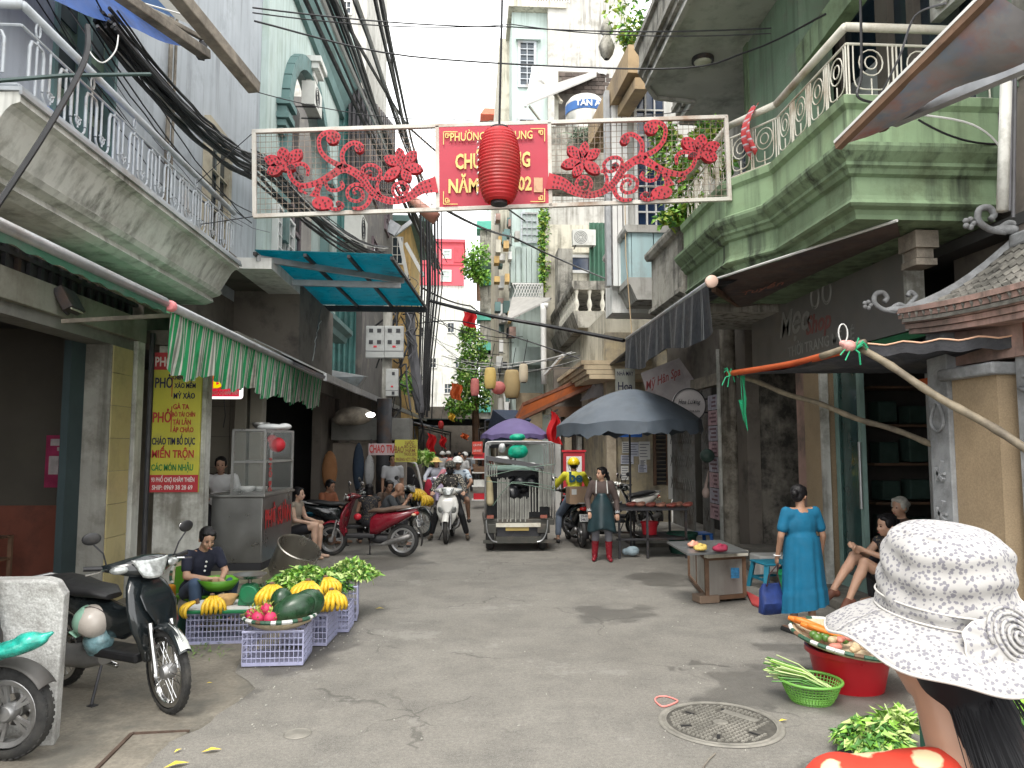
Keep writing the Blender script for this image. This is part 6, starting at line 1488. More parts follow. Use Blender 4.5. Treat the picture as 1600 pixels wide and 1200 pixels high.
# ================================================================== people
m_skin = mat('skin',(.42,.25,.17),.55,var=.07,scale=8,sss=.12); m_skin2 = mat('skin_tan',(.33,.185,.12),.55,var=.08,scale=8,sss=.1); m_skin3 = mat('skin_pale',(.52,.34,.25),.55,var=.06,scale=8,sss=.12)
m_hair = mat('black_hair',(.008,.007,.008),.5,var=.4,scale=30,bump=.4,bscale=90,spec=.3); m_hgrey = mat('grey_hair',(.38,.37,.33),.6,var=.25,scale=25,bump=.4,bscale=80)
m_eye = mat('eye_dark',(.02,.015,.012),.2); m_lip = mat('lip',(.36,.11,.09),.5)
V = Vector
BASE = dict(pel=(0,0,.93),nk=(0,.0,1.37),hd=(0,-.02,1.50),shR=(-.165,0,1.33),shL=(.165,0,1.33),elR=(-.20,.03,1.07),elL=(.20,.03,1.07),haR=(-.21,-.05,.84),haL=(.21,-.05,.84),
  hiR=(-.085,0,.89),hiL=(.085,0,.89),knR=(-.09,-.02,.48),knL=(.09,-.02,.48),anR=(-.09,.02,.08),anL=(.09,.02,.08))
def seated(h=.42,lean=0.0,spread=.1,feet=-.36,fz=.08):
  o = lean; d = h-.83+.0
  return dict(pel=(0,.06,h+.08),nk=(0,.06-o*.45,h+.53-o*.08),hd=(0,.03-o*.62,h+.66-o*.12),shR=(-.165,.05-o*.42,h+.48-o*.06),shL=(.165,.05-o*.42,h+.48-o*.06),
    elR=(-.21,-.02-o*.45,h+.24),elL=(.21,-.02-o*.45,h+.24),haR=(-.13,-.26-o*.3,h+.2),haL=(.13,-.26-o*.3,h+.2),hiR=(-.09,.04,h+.05),hiL=(.09,.04,h+.05),
    knR=(-spread-.02,-.36,h+.06),knL=(spread+.02,-.36,h+.06),anR=(-spread,feet,fz),anL=(spread,feet,fz))
def head_prims(hd,R,s=1.0,chin=True):
  hd = V(hd); q = lambda x,y,z: hd + R @ V((x,y,z))*s
  return [('e',q(0,.008,.03),(.074*s,.092*s,.088*s),R),('e',q(0,-.022,-.035),(.056*s,.064*s,.068*s),R),('e',q(0,-.05,-.078),(.028*s,.026*s,.022*s),R),
    ('c',q(0,-.086,.012),q(0,-.102,-.022),.008*s,.013*s),('e',q(.076,.008,-.01),(.011*s,.02*s,.03*s),R),('e',q(-.076,.008,-.01),(.011*s,.02*s,.03*s),R),
    ('e',q(0,-.083,-.055),(.022*s,.012*s,.009*s),R),('e',q(.035,-.062,-.025),(.022*s,.02*s,.024*s),R),('e',q(-.035,-.062,-.025),(.022*s,.02*s,.024*s),R)]
def hand_prims(wr,d,palm_n,curl=.5,s=1.0,side=1):
  wr = V(wr); d = V(d).normalized(); n_ = V(palm_n); n_ = (n_-d*n_.dot(d)).normalized(); a = d.cross(n_)
  R = Matrix((a,n_,d)).transposed(); out = [('e',wr+d*.045*s,(.038*s,.017*s,.048*s),R)]
  for k,(x,L_) in enumerate(((-.028,.062),(-.010,.074),(.009,.070),(.027,.054))):
    b_ = wr+d*.085*s+a*x*s; e1 = b_+(d*math.cos(curl*.6)+n_*math.sin(curl*.6))*L_*.5*s; e2 = e1+(d*math.cos(curl*1.6)+n_*math.sin(curl*1.6))*L_*.5*s
    out += [('c',b_-d*.02,e1,.0088*s,.0082*s),('c',e1,e2,.0082*s,.0066*s)]
  t0 = wr+d*.03*s+a*.03*side*s; t1 = t0+(d*.6+a*side*.7+n_*.3).normalized()*.035*s; out += [('c',t0,t1,.0115*s,.0095*s),('c',t1,t1+(d+n_*.4).normalized()*.03*s,.0095*s,.008*s)]
  return out
def person(label,loc,rz,pose=None,s=1.0,top=None,sleeve='short',bottom=None,bot='pants',shoes=None,hair=m_hair,skin=m_skin,yaw=0,pitch=0,style='short',voxel=.012,curl=.5,bare=False,dress=None,fat=1.0,hd_s=1.0,shoe_h=0,group=None,extra=None,palms=((0,-1,0),(0,-1,0)),face=True):
  J = dict(BASE); J.update(pose or {}); J = {k: V(v)*s for k,v in J.items()}
  t = thing('person',label,'person',loc,rz,group)
  up = (J['nk']-J['pel']).normalized(); sx = (J['shL']-J['shR']).normalized(); sx = (sx-up*sx.dot(up)).normalized(); sy = up.cross(sx)
  RT = Matrix((sx,sy,up)).transposed(); RH = Euler((pitch,0,yaw)).to_matrix()
  f = fat*s; ch = J['pel'].lerp(J['nk'],.66); wa = J['pel'].lerp(J['nk'],.33)
  tor = lambda e: [('e',ch,((.148+e)*f,(.098+e)*f,(.16+e)*s),RT),('e',wa,((.125+e)*f,(.095+e)*f,(.15+e)*s),RT),('e',J['pel'],((.155+e)*f,(.115+e)*f,(.12+e)*s),RT)]
  B = tor(0) + head_prims(J['hd'],RH,s*hd_s) + [('c',J['nk']-up*.03*s,J['hd']+V((0,.01,-.03))*s,.052*s,.048*s)]
  for S,sd in (('R',-1),('L',1)):
    sh,el,ha = J['sh'+S],J['el'+S],J['ha'+S]; hi,kn,an = J['hi'+S],J['kn'+S],J['an'+S]
    B += [('c',J['nk']-up*.05*s,sh,.05*s,.052*s),('c',sh,el,.046*s,.038*s),('c',el,ha,.038*s,.025*s)]
    B += hand_prims(ha,ha-el,palms[0 if sd < 0 else 1],curl,s,side=-sd)
    B += [('c',hi,kn,.082*f,.055*s),('c',kn,kn.lerp(an,.35)+V((0,.012,0)),.05*s,.054*s),('c',kn.lerp(an,.35),an,.05*s,.033*s)]
    fd = V(J.get('toe'+S,(sd*.02,-.16,-.045))); B += [('e',an+V((0,.02,-.04))*s,(.035*s,.04*s,.035*s),None),('c',an+V((0,-.02,-.035))*s,an+fd*s,.033*s,.026*s)]
  omesh('body',organic(B,voxel*s,3),skin,t)
  if face:
    q = lambda x,y,z: J['hd'] + RH @ V((x,y,z))*s*hd_s
    for x in (-.029,.029):
      b = MB(); b.ell(q(x,-.083,.008),(.012*s,.006*s,.006*s),8,5,rot=RH); b.obj('eye',m_eye,t)
      b = MB(); b.bar(q(x-.017,-.084,.027),q(x+.017,-.084,.029),.006*s,.004*s); b.obj('eyebrow',hair if style != 'bald' else m_hair,t)
    b = MB(); b.ell(q(0,-.094,-.055),(.02*s,.006*s,.006*s),8,5,rot=RH); b.obj('mouth',m_lip,t)
  q = lambda x,y,z: J['hd'] + RH @ V((x,y,z))*s*hd_s; k = s*hd_s; Hh = []
  if style not in ('bald',None):
    Hh = [('e',q(0,.026,.05),(.083*k,.092*k,.082*k),RH),('e',q(.028,-.03,.088),(.046*k,.046*k,.024*k),RH),('e',q(-.03,-.02,.09),(.046*k,.046*k,.024*k),RH),('e',q(.066,.0,.03),(.02*k,.05*k,.055*k),RH),('e',q(-.066,.0,.03),(.02*k,.05*k,.055*k),RH),('e',q(0,.05,0),(.072*k,.06*k,.075*k),RH)]
    if style == 'bun': Hh += [('e',q(0,.13,.02),(.04*k,.038*k,.04*k),RH)]
    if style == 'pony': Hh += [('c',q(0,.10,.03),q(0,.15,-.08),.03*k,.035*k),('c',q(0,.15,-.08),q(.0,.15,-.26),.035*k,.018*k)]
    if style == 'bob': Hh += [('e',q(.05,.02,-.04),(.04*k,.06*k,.08*k),RH),('e',q(-.05,.02,-.04),(.04*k,.06*k,.08*k),RH),('e',q(0,.05,-.05),(.075*k,.055*k,.07*k),RH)]
    if style == 'long': Hh += [('c',q(0,.07,0),q(0,.08,-.3),.07*k,.05*k)]
    omesh('hair',organic(Hh,.011*s,2),hair,t)
  if top is not None:
    C = tor(.016) + [('e',J['pel']+up*.04*s,(.15*f,.118*f,.1*s),RT)]
    fr = {'none': .0,'cap': .28,'short': .62,'elbow': .95,'long': 1}[sleeve]
    for S in 'RL':
      sh,el,ha = J['sh'+S],J['el'+S],J['ha'+S]
      C += [('c',J['nk']-up*.07*s,sh,.055*s,.062*s)]
      if fr: C += [('c',sh,sh.lerp(el,fr),.064*s,.058*s)]
      if sleeve == 'long': C += [('c',el,el.lerp(ha,.93),.054*s,.042*s)]
    omesh('shirt',organic(C,.013*s,2),top,t)
  if bottom is not None:
    C = [('e',J['pel']-up*.02*s,(.166*f,.13*f,.13*s),RT)]
    for S in 'RL':
      hi,kn,an = J['hi'+S],J['kn'+S],J['an'+S]
      if bot == 'knee': C += [('c',hi,kn,.096*f,.075*s),('c',kn,kn.lerp(an,.3),.07*s,.07*s)]
      elif bot == 'shorts': C += [('c',hi,hi.lerp(kn,.62),.096*f,.082*s)]
      else: C += [('c',hi,kn,.094*f,.07*s),('c',kn,kn.lerp(an,.82 if bot == 'crop' else .95),.068*s,.058*s)]
    omesh('shorts' if bot == 'shorts' else 'trousers',organic(C,.013*s,2),bottom,t)
  if shoes is not None:
    for S,sd in (('R',-1),('L',1)):
      an = J['an'+S]; fd = V(J.get('toe'+S,(sd*.02,-.16,-.045))); kn = J['kn'+S]
      C = [('e',an+V((0,.025,-.04))*s,(.045*s,.05*s,.042*s),None),('c',an+V((0,-.02,-.035))*s,an+fd*s*1.06+V((0,0,.004)),.043*s,.036*s)]
      if shoe_h: C += [('c',an,an.lerp(kn,shoe_h),.052*s,.068*s)]
      else: C = [('c',an+V((0,.04,-.062))*s,an+fd*s+V((0,0,-.018)),.04*s,.042*s)] if shoe_h == 0 and shoes.name.startswith('sandal') else C
      omesh('boot' if shoe_h else 'shoe',organic(C,.012*s,2),shoes,t)
  if extra: extra(t,J,q,s)
  return t
def helmet(t,q,s,m,peak=True,full=False):
  b = MB(); R0 = 1.0
  c = q(0,.012,.035); b.ell(c,(.118*s,.132*s,.118*s),20,10,z0=-.25); b.obj('helmet',m,t,smooth=True)
  if peak: b = MB(); b.grid(lambda u_,v_: c+V(((u_-.5)*.19,-.10-.075*v_*math.sin(PI*(.15+.7*u_)),.02-.02*v_-.03*abs(u_-.5)))*s,10,3,thick=(0,0,.006)); b.obj('helmet_peak',m,t,smooth=True)
  b = MB(); b.tube([q(.1,0,-.0),q(.06,-.045,-.095),q(-.06,-.045,-.095),q(-.1,0,0)],.006*s,5); b.obj('chin_strap',m_iron,t)
def G0(u,v): p = P(u,v,Z=0); return (p.x,p.y,0)
def fab(name,col,**k): return mat(name,col,.85,bump=.35,bscale=18,**k)
def spotted(name,base,spot,sc=40,th=.5,base2=None):
  if name in _MC: return _MC[name]
  m = mat(name,base,.85,var=.1,bump=.2,bscale=20); t = m.node_tree; N,L = t.nodes,t.links; b = N['Principled BSDF']; src = b.inputs['Base Color'].links[0].from_socket
  tc = [n for n in N if n.type == 'TEX_COORD'][0]; v = N.new('ShaderNodeTexVoronoi'); v.inputs['Scale'].default_value = sc; L.new(tc.outputs['Object'],v.inputs['Vector'])
  ns = N.new('ShaderNodeTexNoise'); ns.inputs['Scale'].default_value = sc*1.6; ns.inputs['Detail'].default_value = 3; L.new(tc.outputs['Object'],ns.inputs['Vector'])
  ad = N.new('ShaderNodeMath'); ad.operation = 'MULTIPLY_ADD'; L.new(ns.outputs['Fac'],ad.inputs[0]); ad.inputs[1].default_value = .55; L.new(v.outputs['Distance'],ad.inputs[2])
  r = N.new('ShaderNodeMapRange'); r.inputs['From Min'].default_value = th+.04; r.inputs['From Max'].default_value = th-.04; L.new(ad.outputs[0],r.inputs['Value'])
  mx = N.new('ShaderNodeMixRGB'); L.new(r.outputs[0],mx.inputs[0]); L.new(src,mx.inputs[1]); mx.inputs[2].default_value = (*spot,1); L.new(mx.outputs[0],b.inputs['Base Color'])
  return m
# 1 seated vendor on the left
def ex_vendor(t,J,q,s):
  for k,z in enumerate((.62,.52,.42)): b = MB(); p = J['pel'].lerp(J['nk'],z*1.15); b.ell(p+V((.0,-.118,.0)),.012,8,6); b.obj('button',m_wfr,t)
  b = MB(); b.tube([J['haR']+V((math.cos(a)*.03,math.sin(a)*.03,.0)) for a in [2*PI*k/12 for k in range(12)]],.004,4,closed=True); b.obj('bangle',m_dot,t)
ps = seated(.27,.30,.17,-.30); ps.update(haR=(-.06,-.36,.50),haL=(.05,-.38,.49),elR=(-.22,-.16,.53),elL=(.22,-.16,.53),knR=(-.2,-.30,.46),knL=(.2,-.34,.43))
vl = P(308,955,Y=8.15)
vendor = person('woman in navy blouse and jeans peeling vegetables on a low green chair',(vl.x,8.15,0),math.radians(48),ps,.98,top=fab('navy_blouse',(.012,.014,.03)),bottom=fab('blue_jeans',(.045,.075,.13),var=.25),shoes=mat('sandal_dark',(.03,.03,.03)),style='bun',yaw=-.15,pitch=.45,voxel=.009,curl=1.1,extra=ex_vendor)
# 2 youth behind the counter
ps = dict(nk=(0,-.08,1.33),hd=(0,-.14,1.47),haR=(-.16,-.30,1.0),haL=(.14,-.32,1.0),elR=(-.26,-.08,1.05),elL=(.26,-.08,1.05),shR=(-.18,-.07,1.29),shL=(.18,-.07,1.29))
def ex_boy(t,J,q,s):
  b = MB(); b.tube([J['nk']+V((math.cos(a)*.07,math.sin(a)*.06-.0,.015-.03*math.sin(a+PI)*-1)) for a in [2*PI*k/14 for k in range(14)]],.01,5,closed=True); b.obj('collar',m_dot,t)
  for sg in (-1,1): b = MB(); b.bar(J['nk']+V((sg*.08,0,0)),J['shL' if sg > 0 else 'shR']+V((0,0,.064)),.02,.02); b.bar(J['shL' if sg > 0 else 'shR']+V((sg*.03,0,.058)),J['elL' if sg > 0 else 'elR'].lerp(J['shL' if sg > 0 else 'shR'],.45)+V((sg*.062,0,.01)),.02,.015); b.obj('shoulder_stripe',m_dot,t)
bl_ = P(344,742,Y=11.7); person('youth in white jersey with black shoulder stripes behind the food counter',(bl_.x,11.75,0),math.radians(14),ps,1.06,top=fab('white_jersey',(.62,.62,.62)),bottom=fab('dark_trousers',(.03,.03,.035)),shoes=mat('sandal_dark',(.03,.03,.03)),style='short',pitch=.1,extra=ex_boy)
# 3 woman in the blue dress
def ex_dress(t,J,q,s):
  m = fab('teal_blue_dress',(.0,.105,.20),var=.14,scale=6)
  C = []
  for S in 'RL': C += [('c',J['nk']+V((0,0,-.075)),J['sh'+S],.055*s,.058*s),('c',J['sh'+S],J['sh'+S].lerp(J['el'+S],.66),.058*s,.063*s)]
  C += [('e',V((0,0,1.18*s)),(.185*s,.13*s,.19*s),None),('e',V((0,.01,.98*s)),(.19*s,.15*s,.2*s),None),('c',J['shR']+V((.03,0,-.03)),J['shL']+V((-.03,0,-.03)),.075*s,.075*s),('c',J['nk']+V((0,0,-.06)),J['nk']+V((0,.01,-.12)),.075*s,.09*s)]
  omesh('dress_top',organic(C,.013,3),m,t)
  b = MB(); rows = 26; n = 72
  def f(u_,v_):
    a = 2*PI*u_; z = 1.06-(1.06-.27)*v_; fold = (.5*math.sin(a*9+v_)+.35*math.sin(a*15+2)+.3*math.sin(a*5))*(.005+.022*v_); r = .19+.055*v_**.7+fold+(.012 if v_ > .76 else 0)*(1+math.sin(a*30)*.35)
    return V((r*math.cos(a),r*.80*math.sin(a)+.01,(z-.05*v_*math.sin(a+2.2))))*s
  b.grid(f,n,rows); b.obj('skirt',m,t,smooth=True)
  b = MB(); b.tube([(J['haL']+V((math.cos(a)*.035,math.sin(a)*.035,.02))) for a in [2*PI*k/12 for k in range(12)]],.005,4,closed=True); b.obj('bracelet',m_wfr,t)
ps = dict(elR=(.225,.02,1.05),elL=(.225,.02,1.05),shR=(-.18,0,1.33),shL=(.18,0,1.33)); ps.update(elR=(-.25,.02,1.06),elL=(.25,.0,1.06),haR=(-.27,-.06,.83),haL=(.24,-.10,.82),anR=(-.10,.02,.08),anL=(.11,-.03,.08))
g_ = G0(1257,990)
person('elderly woman in a long teal blue dress seen from behind with a blue bag',(g_[0],g_[1],0),math.radians(188),ps,.90,style='bun',skin=m_skin2,yaw=-.95,pitch=.12,fat=1.12,voxel=.010,curl=1.2,extra=ex_dress,shoes=mat('sandal_dark',(.03,.03,.03)),palms=((1,0,0),(-1,0,0)))
bg_ = thing('shopping_bag','royal blue shopping bag hanging from the hand of the woman in the blue dress','bag',P(1207,925,Y=7.35),world=True)
c = P(1205,932,Y=7.35); b = MB(); b.loft([[c+p for p in ring_se((0,.02*math.sin(z*30),z),(1,.25,0),(0,1,0),w_,d_,5,20)] for z,w_,d_ in ((-.17,.10,.05),(-.16,.125,.07),(-.05,.13,.075),(.06,.115,.05),(.13,.10,.02))]); b.obj('sack',mat('blue_bag_fabric',(.012,.032,.15),.7,var=.3,scale=14,bump=.6,bscale=14),bg_,smooth=50)
b = MB(); tp_ = P(1216,880,Y=7.3)
for x in (-.07,.07): b.tube([c+V((x,-.07,.11)),c+V((x*.6,-.06,.22)),tp_],.012,5,flat=.5)
b.obj('handle',m_dot,bg_)
# 4 two women sitting at the right shop
ps = seated(.28,.1,.08,-.42,.1); ps.update(knR=(-.09,-.36,.62),knL=(.07,-.36,.58),anR=(-.08,-.62,.30),anL=(.08,-.56,.24),haR=(-.05,-.36,.72),haL=(.08,-.36,.70),elR=(-.22,-.12,.6),elL=(.22,-.12,.6),toeR=(-.02,-.10,-.12),toeL=(.02,-.10,-.12))
wl = P(1392,900,Y=7.5); m_floral = spotted('dark_floral',(.02,.02,.025),(.22,.17,.1),40,.56)
person('dark haired woman in profile sitting with bare crossed legs by the glass shop door',(wl.x,7.5,.10),math.radians(-80),ps,1.0,top=m_floral,bottom=fab('dark_shorts',(.02,.02,.025)),bot='shorts',style='bun',yaw=-.05,pitch=.1,sleeve='none',shoes=mat('brown_sandal',(.10,.035,.02)),curl=1.2)
ps = seated(.42,.05,.1)
wl = P(1412,850,Y=8.2); person('grey haired elderly woman sitting behind the dark haired woman',(wl.x,8.25,.10),math.radians(-70),ps,.98,top=fab('brown_shirt',(.09,.06,.045)),bottom=fab('dark_trousers',(.03,.03,.035)),hair=m_hgrey,style='bun',skin=m_skin,pitch=.1)
# 5 woman in red boots
def ex_apron(t,J,q,s):
  m = mat('dark_apron',(.012,.03,.036),.45,var=.3,scale=5,bump=.3,bscale=8)
  b = MB()
  def f(u_,v_):
    a = PI*(1.04+.92*u_); z = 1.17-.64*v_-.03*math.sin(u_*9)*v_; r = .135+.10*v_**.8+.014*math.sin(u_*17)*v_; w_ = .35+.65*min(1,v_*2.2+.25); return V((r*1.12*w_*math.cos(a) if v_ < .3 else r*1.1*math.cos(a),r*.80*math.sin(a)-.025-.02*v_,z))*s
  b.grid(f,26,16); b.obj('apron',m,t,smooth=True,solid=.006)
  b = MB(); b.tube([V((-.10,-.15,1.17))*s,V((-.09,-.03,1.39))*s],.008,4); b.tube([V((.10,-.15,1.17))*s,V((.09,-.03,1.39))*s],.008,4); b.obj('apron_strap',m_whc,t)
  b = MB()
  for S in 'RL': e,h = J['el'+S],J['ha'+S]; b.tube([e.lerp(h,.8),e.lerp(h,1.0)],.043*s,8)
  b.obj('cuff',mat('grey_cuff',(.3,.32,.33)),t)
ps = dict(anL=(.12,-.02,.08),anR=(-.13,.03,.08),knL=(.11,-.05,.48),knR=(-.11,-.01,.48),haL=(.27,-.06,.82),elL=(.26,.04,1.05),haR=(-.22,-.1,.85),elR=(-.25,.03,1.06))
g_ = G0(941,876); person('ponytailed woman in dark apron and maroon rubber boots walking in the street',g_,math.radians(-8),ps,.93,top=fab('brown_print',(.07,.05,.045)),sleeve='long',bottom=fab('grey_trousers',(.16,.16,.18)),bot='knee',shoes=mat('maroon_rubber',(.22,.012,.022),.25,var=.1),shoe_h=.70,style='pony',yaw=-.95,extra=ex_apron,curl=1.0,palms=((0,0,-1),(0,0,-1)))
# foreground woman under the sun hat
def near_woman():
  hc = P(1474,935,Y=1.33)          # middle of the hat band plane
  t = thing('person','long haired woman in red floral blouse under the pale sun hat in the foreground','person',(hc.x,hc.y,0),math.radians(178))
  hz = hc.z-.045
  ps = dict(nk=(0,.045,hz-.2),hd=(0,-.02,hz-.05),pel=(0,.02,.92),shR=(-.215,.04,hz-.285),shL=(.215,.04,hz-.285),elR=(-.24,.04,hz-.55),elL=(.24,.04,hz-.55),haR=(-.22,-.18,hz-.7),haL=(.22,-.18,hz-.7))
  J = dict(BASE); J.update(ps); J = {k: V(v) for k,v in J.items()}
  RH = Euler((.05,0,.35)).to_matrix()
  B = head_prims(J['hd'],RH,1.0)+[('c',J['nk']-V((0,0,.03)),J['hd']+V((0,.0,-.05)),.058,.054),('c',J['pel'],J['nk']-V((0,0,.22)),.13,.12),('c',J['shR'],J['shL'],.05,.05)]
  for S,sd in (('R',-1),('L',1)):
    B += [('c',J['nk']-V((0,0,.06)),J['sh'+S],.045,.05),('c',J['sh'+S],J['el'+S],.05,.042),('c',J['el'+S],J['ha'+S],.04,.027),('c',J['hi'+S],J['kn'+S],.09,.06),('c',J['kn'+S],J['an'+S],.058,.036),('c',J['an'+S]+V((0,0,-.03)),J['an'+S]+V((0,-.14,-.045)),.035,.03)]
    B += hand_prims(J['ha'+S],J['ha'+S]-J['el'+S],(0,0,-1),.8,1,-sd)
  omesh('body',organic(B,.009,4),m_skin2,t)
  C = [('c',J['nk']-V((-.06,-.01,.05)),J['shL'],.056,.068),('c',J['nk']-V((.06,-.01,.05)),J['shR'],.056,.068),('c',J['pel']+V((0,0,-.1)),V((0,.02,hz-.38)),.18,.165),('c',J['shR']+V((0,0,-.01)),J['shL']+V((0,0,-.01)),.068,.068),('c',J['shR'],J['elR'],.075,.07),('c',J['shL'],J['elL'],.075,.07),('c',J['shR'],V((-.075,.05,hz-.245)),.066,.045),('c',J['shL'],V((.075,.05,hz-.245)),.066,.045)]
  m = spotted('red_flower_blouse',(.50,.035,.015),(.66,.50,.30),15,.60)
  omesh('blouse',organic(C,.011,3),m,t)
  omesh('trousers',organic([('c',J['hiR'],J['anR'],.11,.07),('c',J['hiL'],J['anL'],.11,.07),('e',J['pel'],(.18,.14,.14),None)],.02,2),fab('dark_trousers',(.03,.03,.035)),t)
  H_ = []
  random.seed(4)
  H_ += [('e',J['hd']+V((-.012,.035,-.0)),(.078,.085,.11),None),('c',J['hd']+V((-.035,.06,-.09)),V((-.045,.115,hz-.42)),.05,.06),('c',J['hd']+V((-.01,.07,-.09)),V((-.01,.12,hz-.46)),.04,.045),('c',J['hd']+V((-.06,.06,-.09)),V((-.06,.115,hz-.44)),.035,.04)]
  omesh('hair',organic(H_,.009,2),mat('long_black_hair',(.004,.004,.006),.6,var=.3,spec=.25),t)
  st = MB()
  for k in range(60):
    a = random.uniform(0,2*PI); r = random.uniform(.8,1.0); p0 = J['hd']+V((-.03+.06*r*math.cos(a),.05+.055*r*abs(math.sin(a)),-.05)); x = -.05+.09*r*math.cos(a)
    p1 = V((x,.12+.06*r*abs(math.sin(a)),hz-.25)); p2 = V((x*.9+random.uniform(-.02,.02),.13+.06*r*abs(math.sin(a)),hz-.46+random.uniform(-.06,.03)))
    st.tube([p0,p1,p2],.0009,3)
  st.obj('loose_strands',mat('long_black_hair',(.004,.004,.006),.6,var=.3,spec=.25),t,kind='stuff')
  for x in (-.029,.029):
    q = lambda x,y,z: J['hd'] + RH @ V((x,y,z)); b = MB(); b.ell(q(x,-.083,.008),(.012,.006,.006),8,5,rot=RH); b.obj('eye',m_eye,t)
  # hat
  m_hat = spotted('hat_sprig_cotton',(.35,.34,.33),(.17,.165,.185),125,.66)
  ht = thing('sun_hat','wide brimmed pale sprigged sun hat with a coiled rosette in the foreground','hat',(hc.x,hc.y,hc.z),math.radians(178))
  Rt = Euler((-.10,-.05,0)).to_matrix()
  def brim(u_,v_):
    a = 2*PI*u_; r = .102+.084*v_; dr = -.030*v_-.022*v_*v_+.010*math.sin(a*3+1)*v_+.006*math.sin(a*7)*v_
    return Rt @ V((r*math.cos(a)*1.03,r*math.sin(a)*1.10,dr-.028))
  b = MB(); b.grid(brim,96,10,thick=(0,0,.004)); b.obj('brim',m_hat,ht,smooth=True)
  b = MB(); b.tube([brim(i/96,1.0) for i in range(96)],.0032,6,closed=True); b.obj('brim_piping',mat('piping_cream',(.52,.50,.47),.8),ht,smooth=True)
  b = MB(); b.tube([Rt @ V((.107*math.cos(a)*1.03,.107*math.sin(a)*1.1,-.024)) for a in [2*PI*i/64 for i in range(64)]],.0024,5,closed=True); b.tube([Rt @ V((.1085*math.cos(a)*1.02,.1085*math.sin(a)*1.09,.0)) for a in [2*PI*i/64 for i in range(64)]],.002,5,closed=True); b.obj('band_piping',mat('piping_cream',(.52,.5,.47),.8),ht,smooth=True)
  def crown(u_,v_):
    a = 2*PI*u_; s_ = v_; r = .107*(1-.06*s_)*(1 if s_ < .55 else math.cos((s_-.55)/.45*PI/2)**.55); r = max(r,.001); z = -.028+.172*(s_ if s_ < .55 else .55+.45*math.sin((s_-.55)/.45*PI/2)*.9)
    wr_ = .0030*math.sin(z*130+2*math.sin(a*2+.5)+a)*(1 if .08 < s_ < .8 else .3)+.002*math.sin(a*9+z*40)*(1 if s_ < .8 else .2)
    return Rt @ V(((r+wr_)*math.cos(a)*1.02,(r+wr_)*math.sin(a)*1.09,z))
  b = MB(); b.grid(crown,110,60); b.obj('crown',m_hat,ht,smooth=True)
  # rosette on the visible (back right) side
  a0 = math.radians(90-14); cc = Rt @ V((-.040,.126,-.028)); nrm = (Rt @ V((-.22,.80,.55))).normalized(); tx = V((0,0,1)).cross(nrm).normalized(); ty = nrm.cross(tx)
  ros = MB(); pp = []
  for i in range(130):
    a = i*.22; r = .004+.050*(i/130); pp.append(cc+nrm*(.018-.008*i/130)+tx*math.cos(a)*r+ty*math.sin(a)*r)
  ros.tube(pp,.0036,6,flat=.9); ros.lathe(cc,[(.058,.002),(.050,.009),(.0001,.014)],32,rot=rot_to(nrm)); ros.obj('rosette',m_hat,ht,smooth=True)
  for (an_,L_,W_) in ((75,.062,.062),(195,.060,.060),(318,.055,.055)):
    an_ = math.radians(an_); dd = tx*math.cos(an_)+ty*math.sin(an_); sd = nrm.cross(dd)
    def pf(u_,v_): a = PI*(u_-.5)*1.5; r = v_; o_ = dd*(.035+L_*r*math.cos(a*.8))+sd*W_*r*math.sin(a)*.8; return cc+o_+nrm*(.010+.003*math.sin(u_*38)*v_-.004*v_-1.6*o_.dot(tx)**2)
    b = MB(); b.grid(pf,44,8,thick=tuple(nrm*.002)); b.obj('petal',m_hat,ht,smooth=True)
    b = MB(); b.tube([pf(i/44,1.0) for i in range(45)],.0024,5); b.obj('petal_piping',mat('piping_cream',(.52,.50,.47)),ht,smooth=True)
near_woman()
# ================================================================== two-wheelers
m_chrome = mat('chrome',(.62,.62,.62),.15,1.0,var=.08,dirt=(.3,.28,.25),dirt_amt=.2)
m_alu = mat('aluminium',(.4,.4,.4),.4,.8,var=.15,dirt=(.12,.11,.1),dirt_amt=.5)
m_blkp = mat('black_plastic',(.018,.018,.02),.5,var=.2,scale=6,dirt=(.09,.085,.075),dirt_amt=.3)
m_seatv = mat('seat_vinyl',(.015,.015,.016),.5,var=.2,bump=.2,bscale=60)
m_lens = mat('headlight_lens',(.40,.42,.41),.1,.35,var=.5,scale=26,coat=.6); m_tail = mat('tail_lens',(.45,.015,.015),.15,var=.2); m_ind = mat('indicator_lens',(.6,.45,.3),.15)
def shell(secs,m,name,t,p=2.6,n=16):
  """secs: (centre, half width, half height, tilt) along the bike; rings span X and the tilted Z"""
  b = MB(); b.loft([ring_se(c,(1,0,0),(0,math.sin(ti),math.cos(ti)),hx,hz,p,n) for c,hx,hz,ti in secs]); return b.obj(name,m,t,smooth=60)
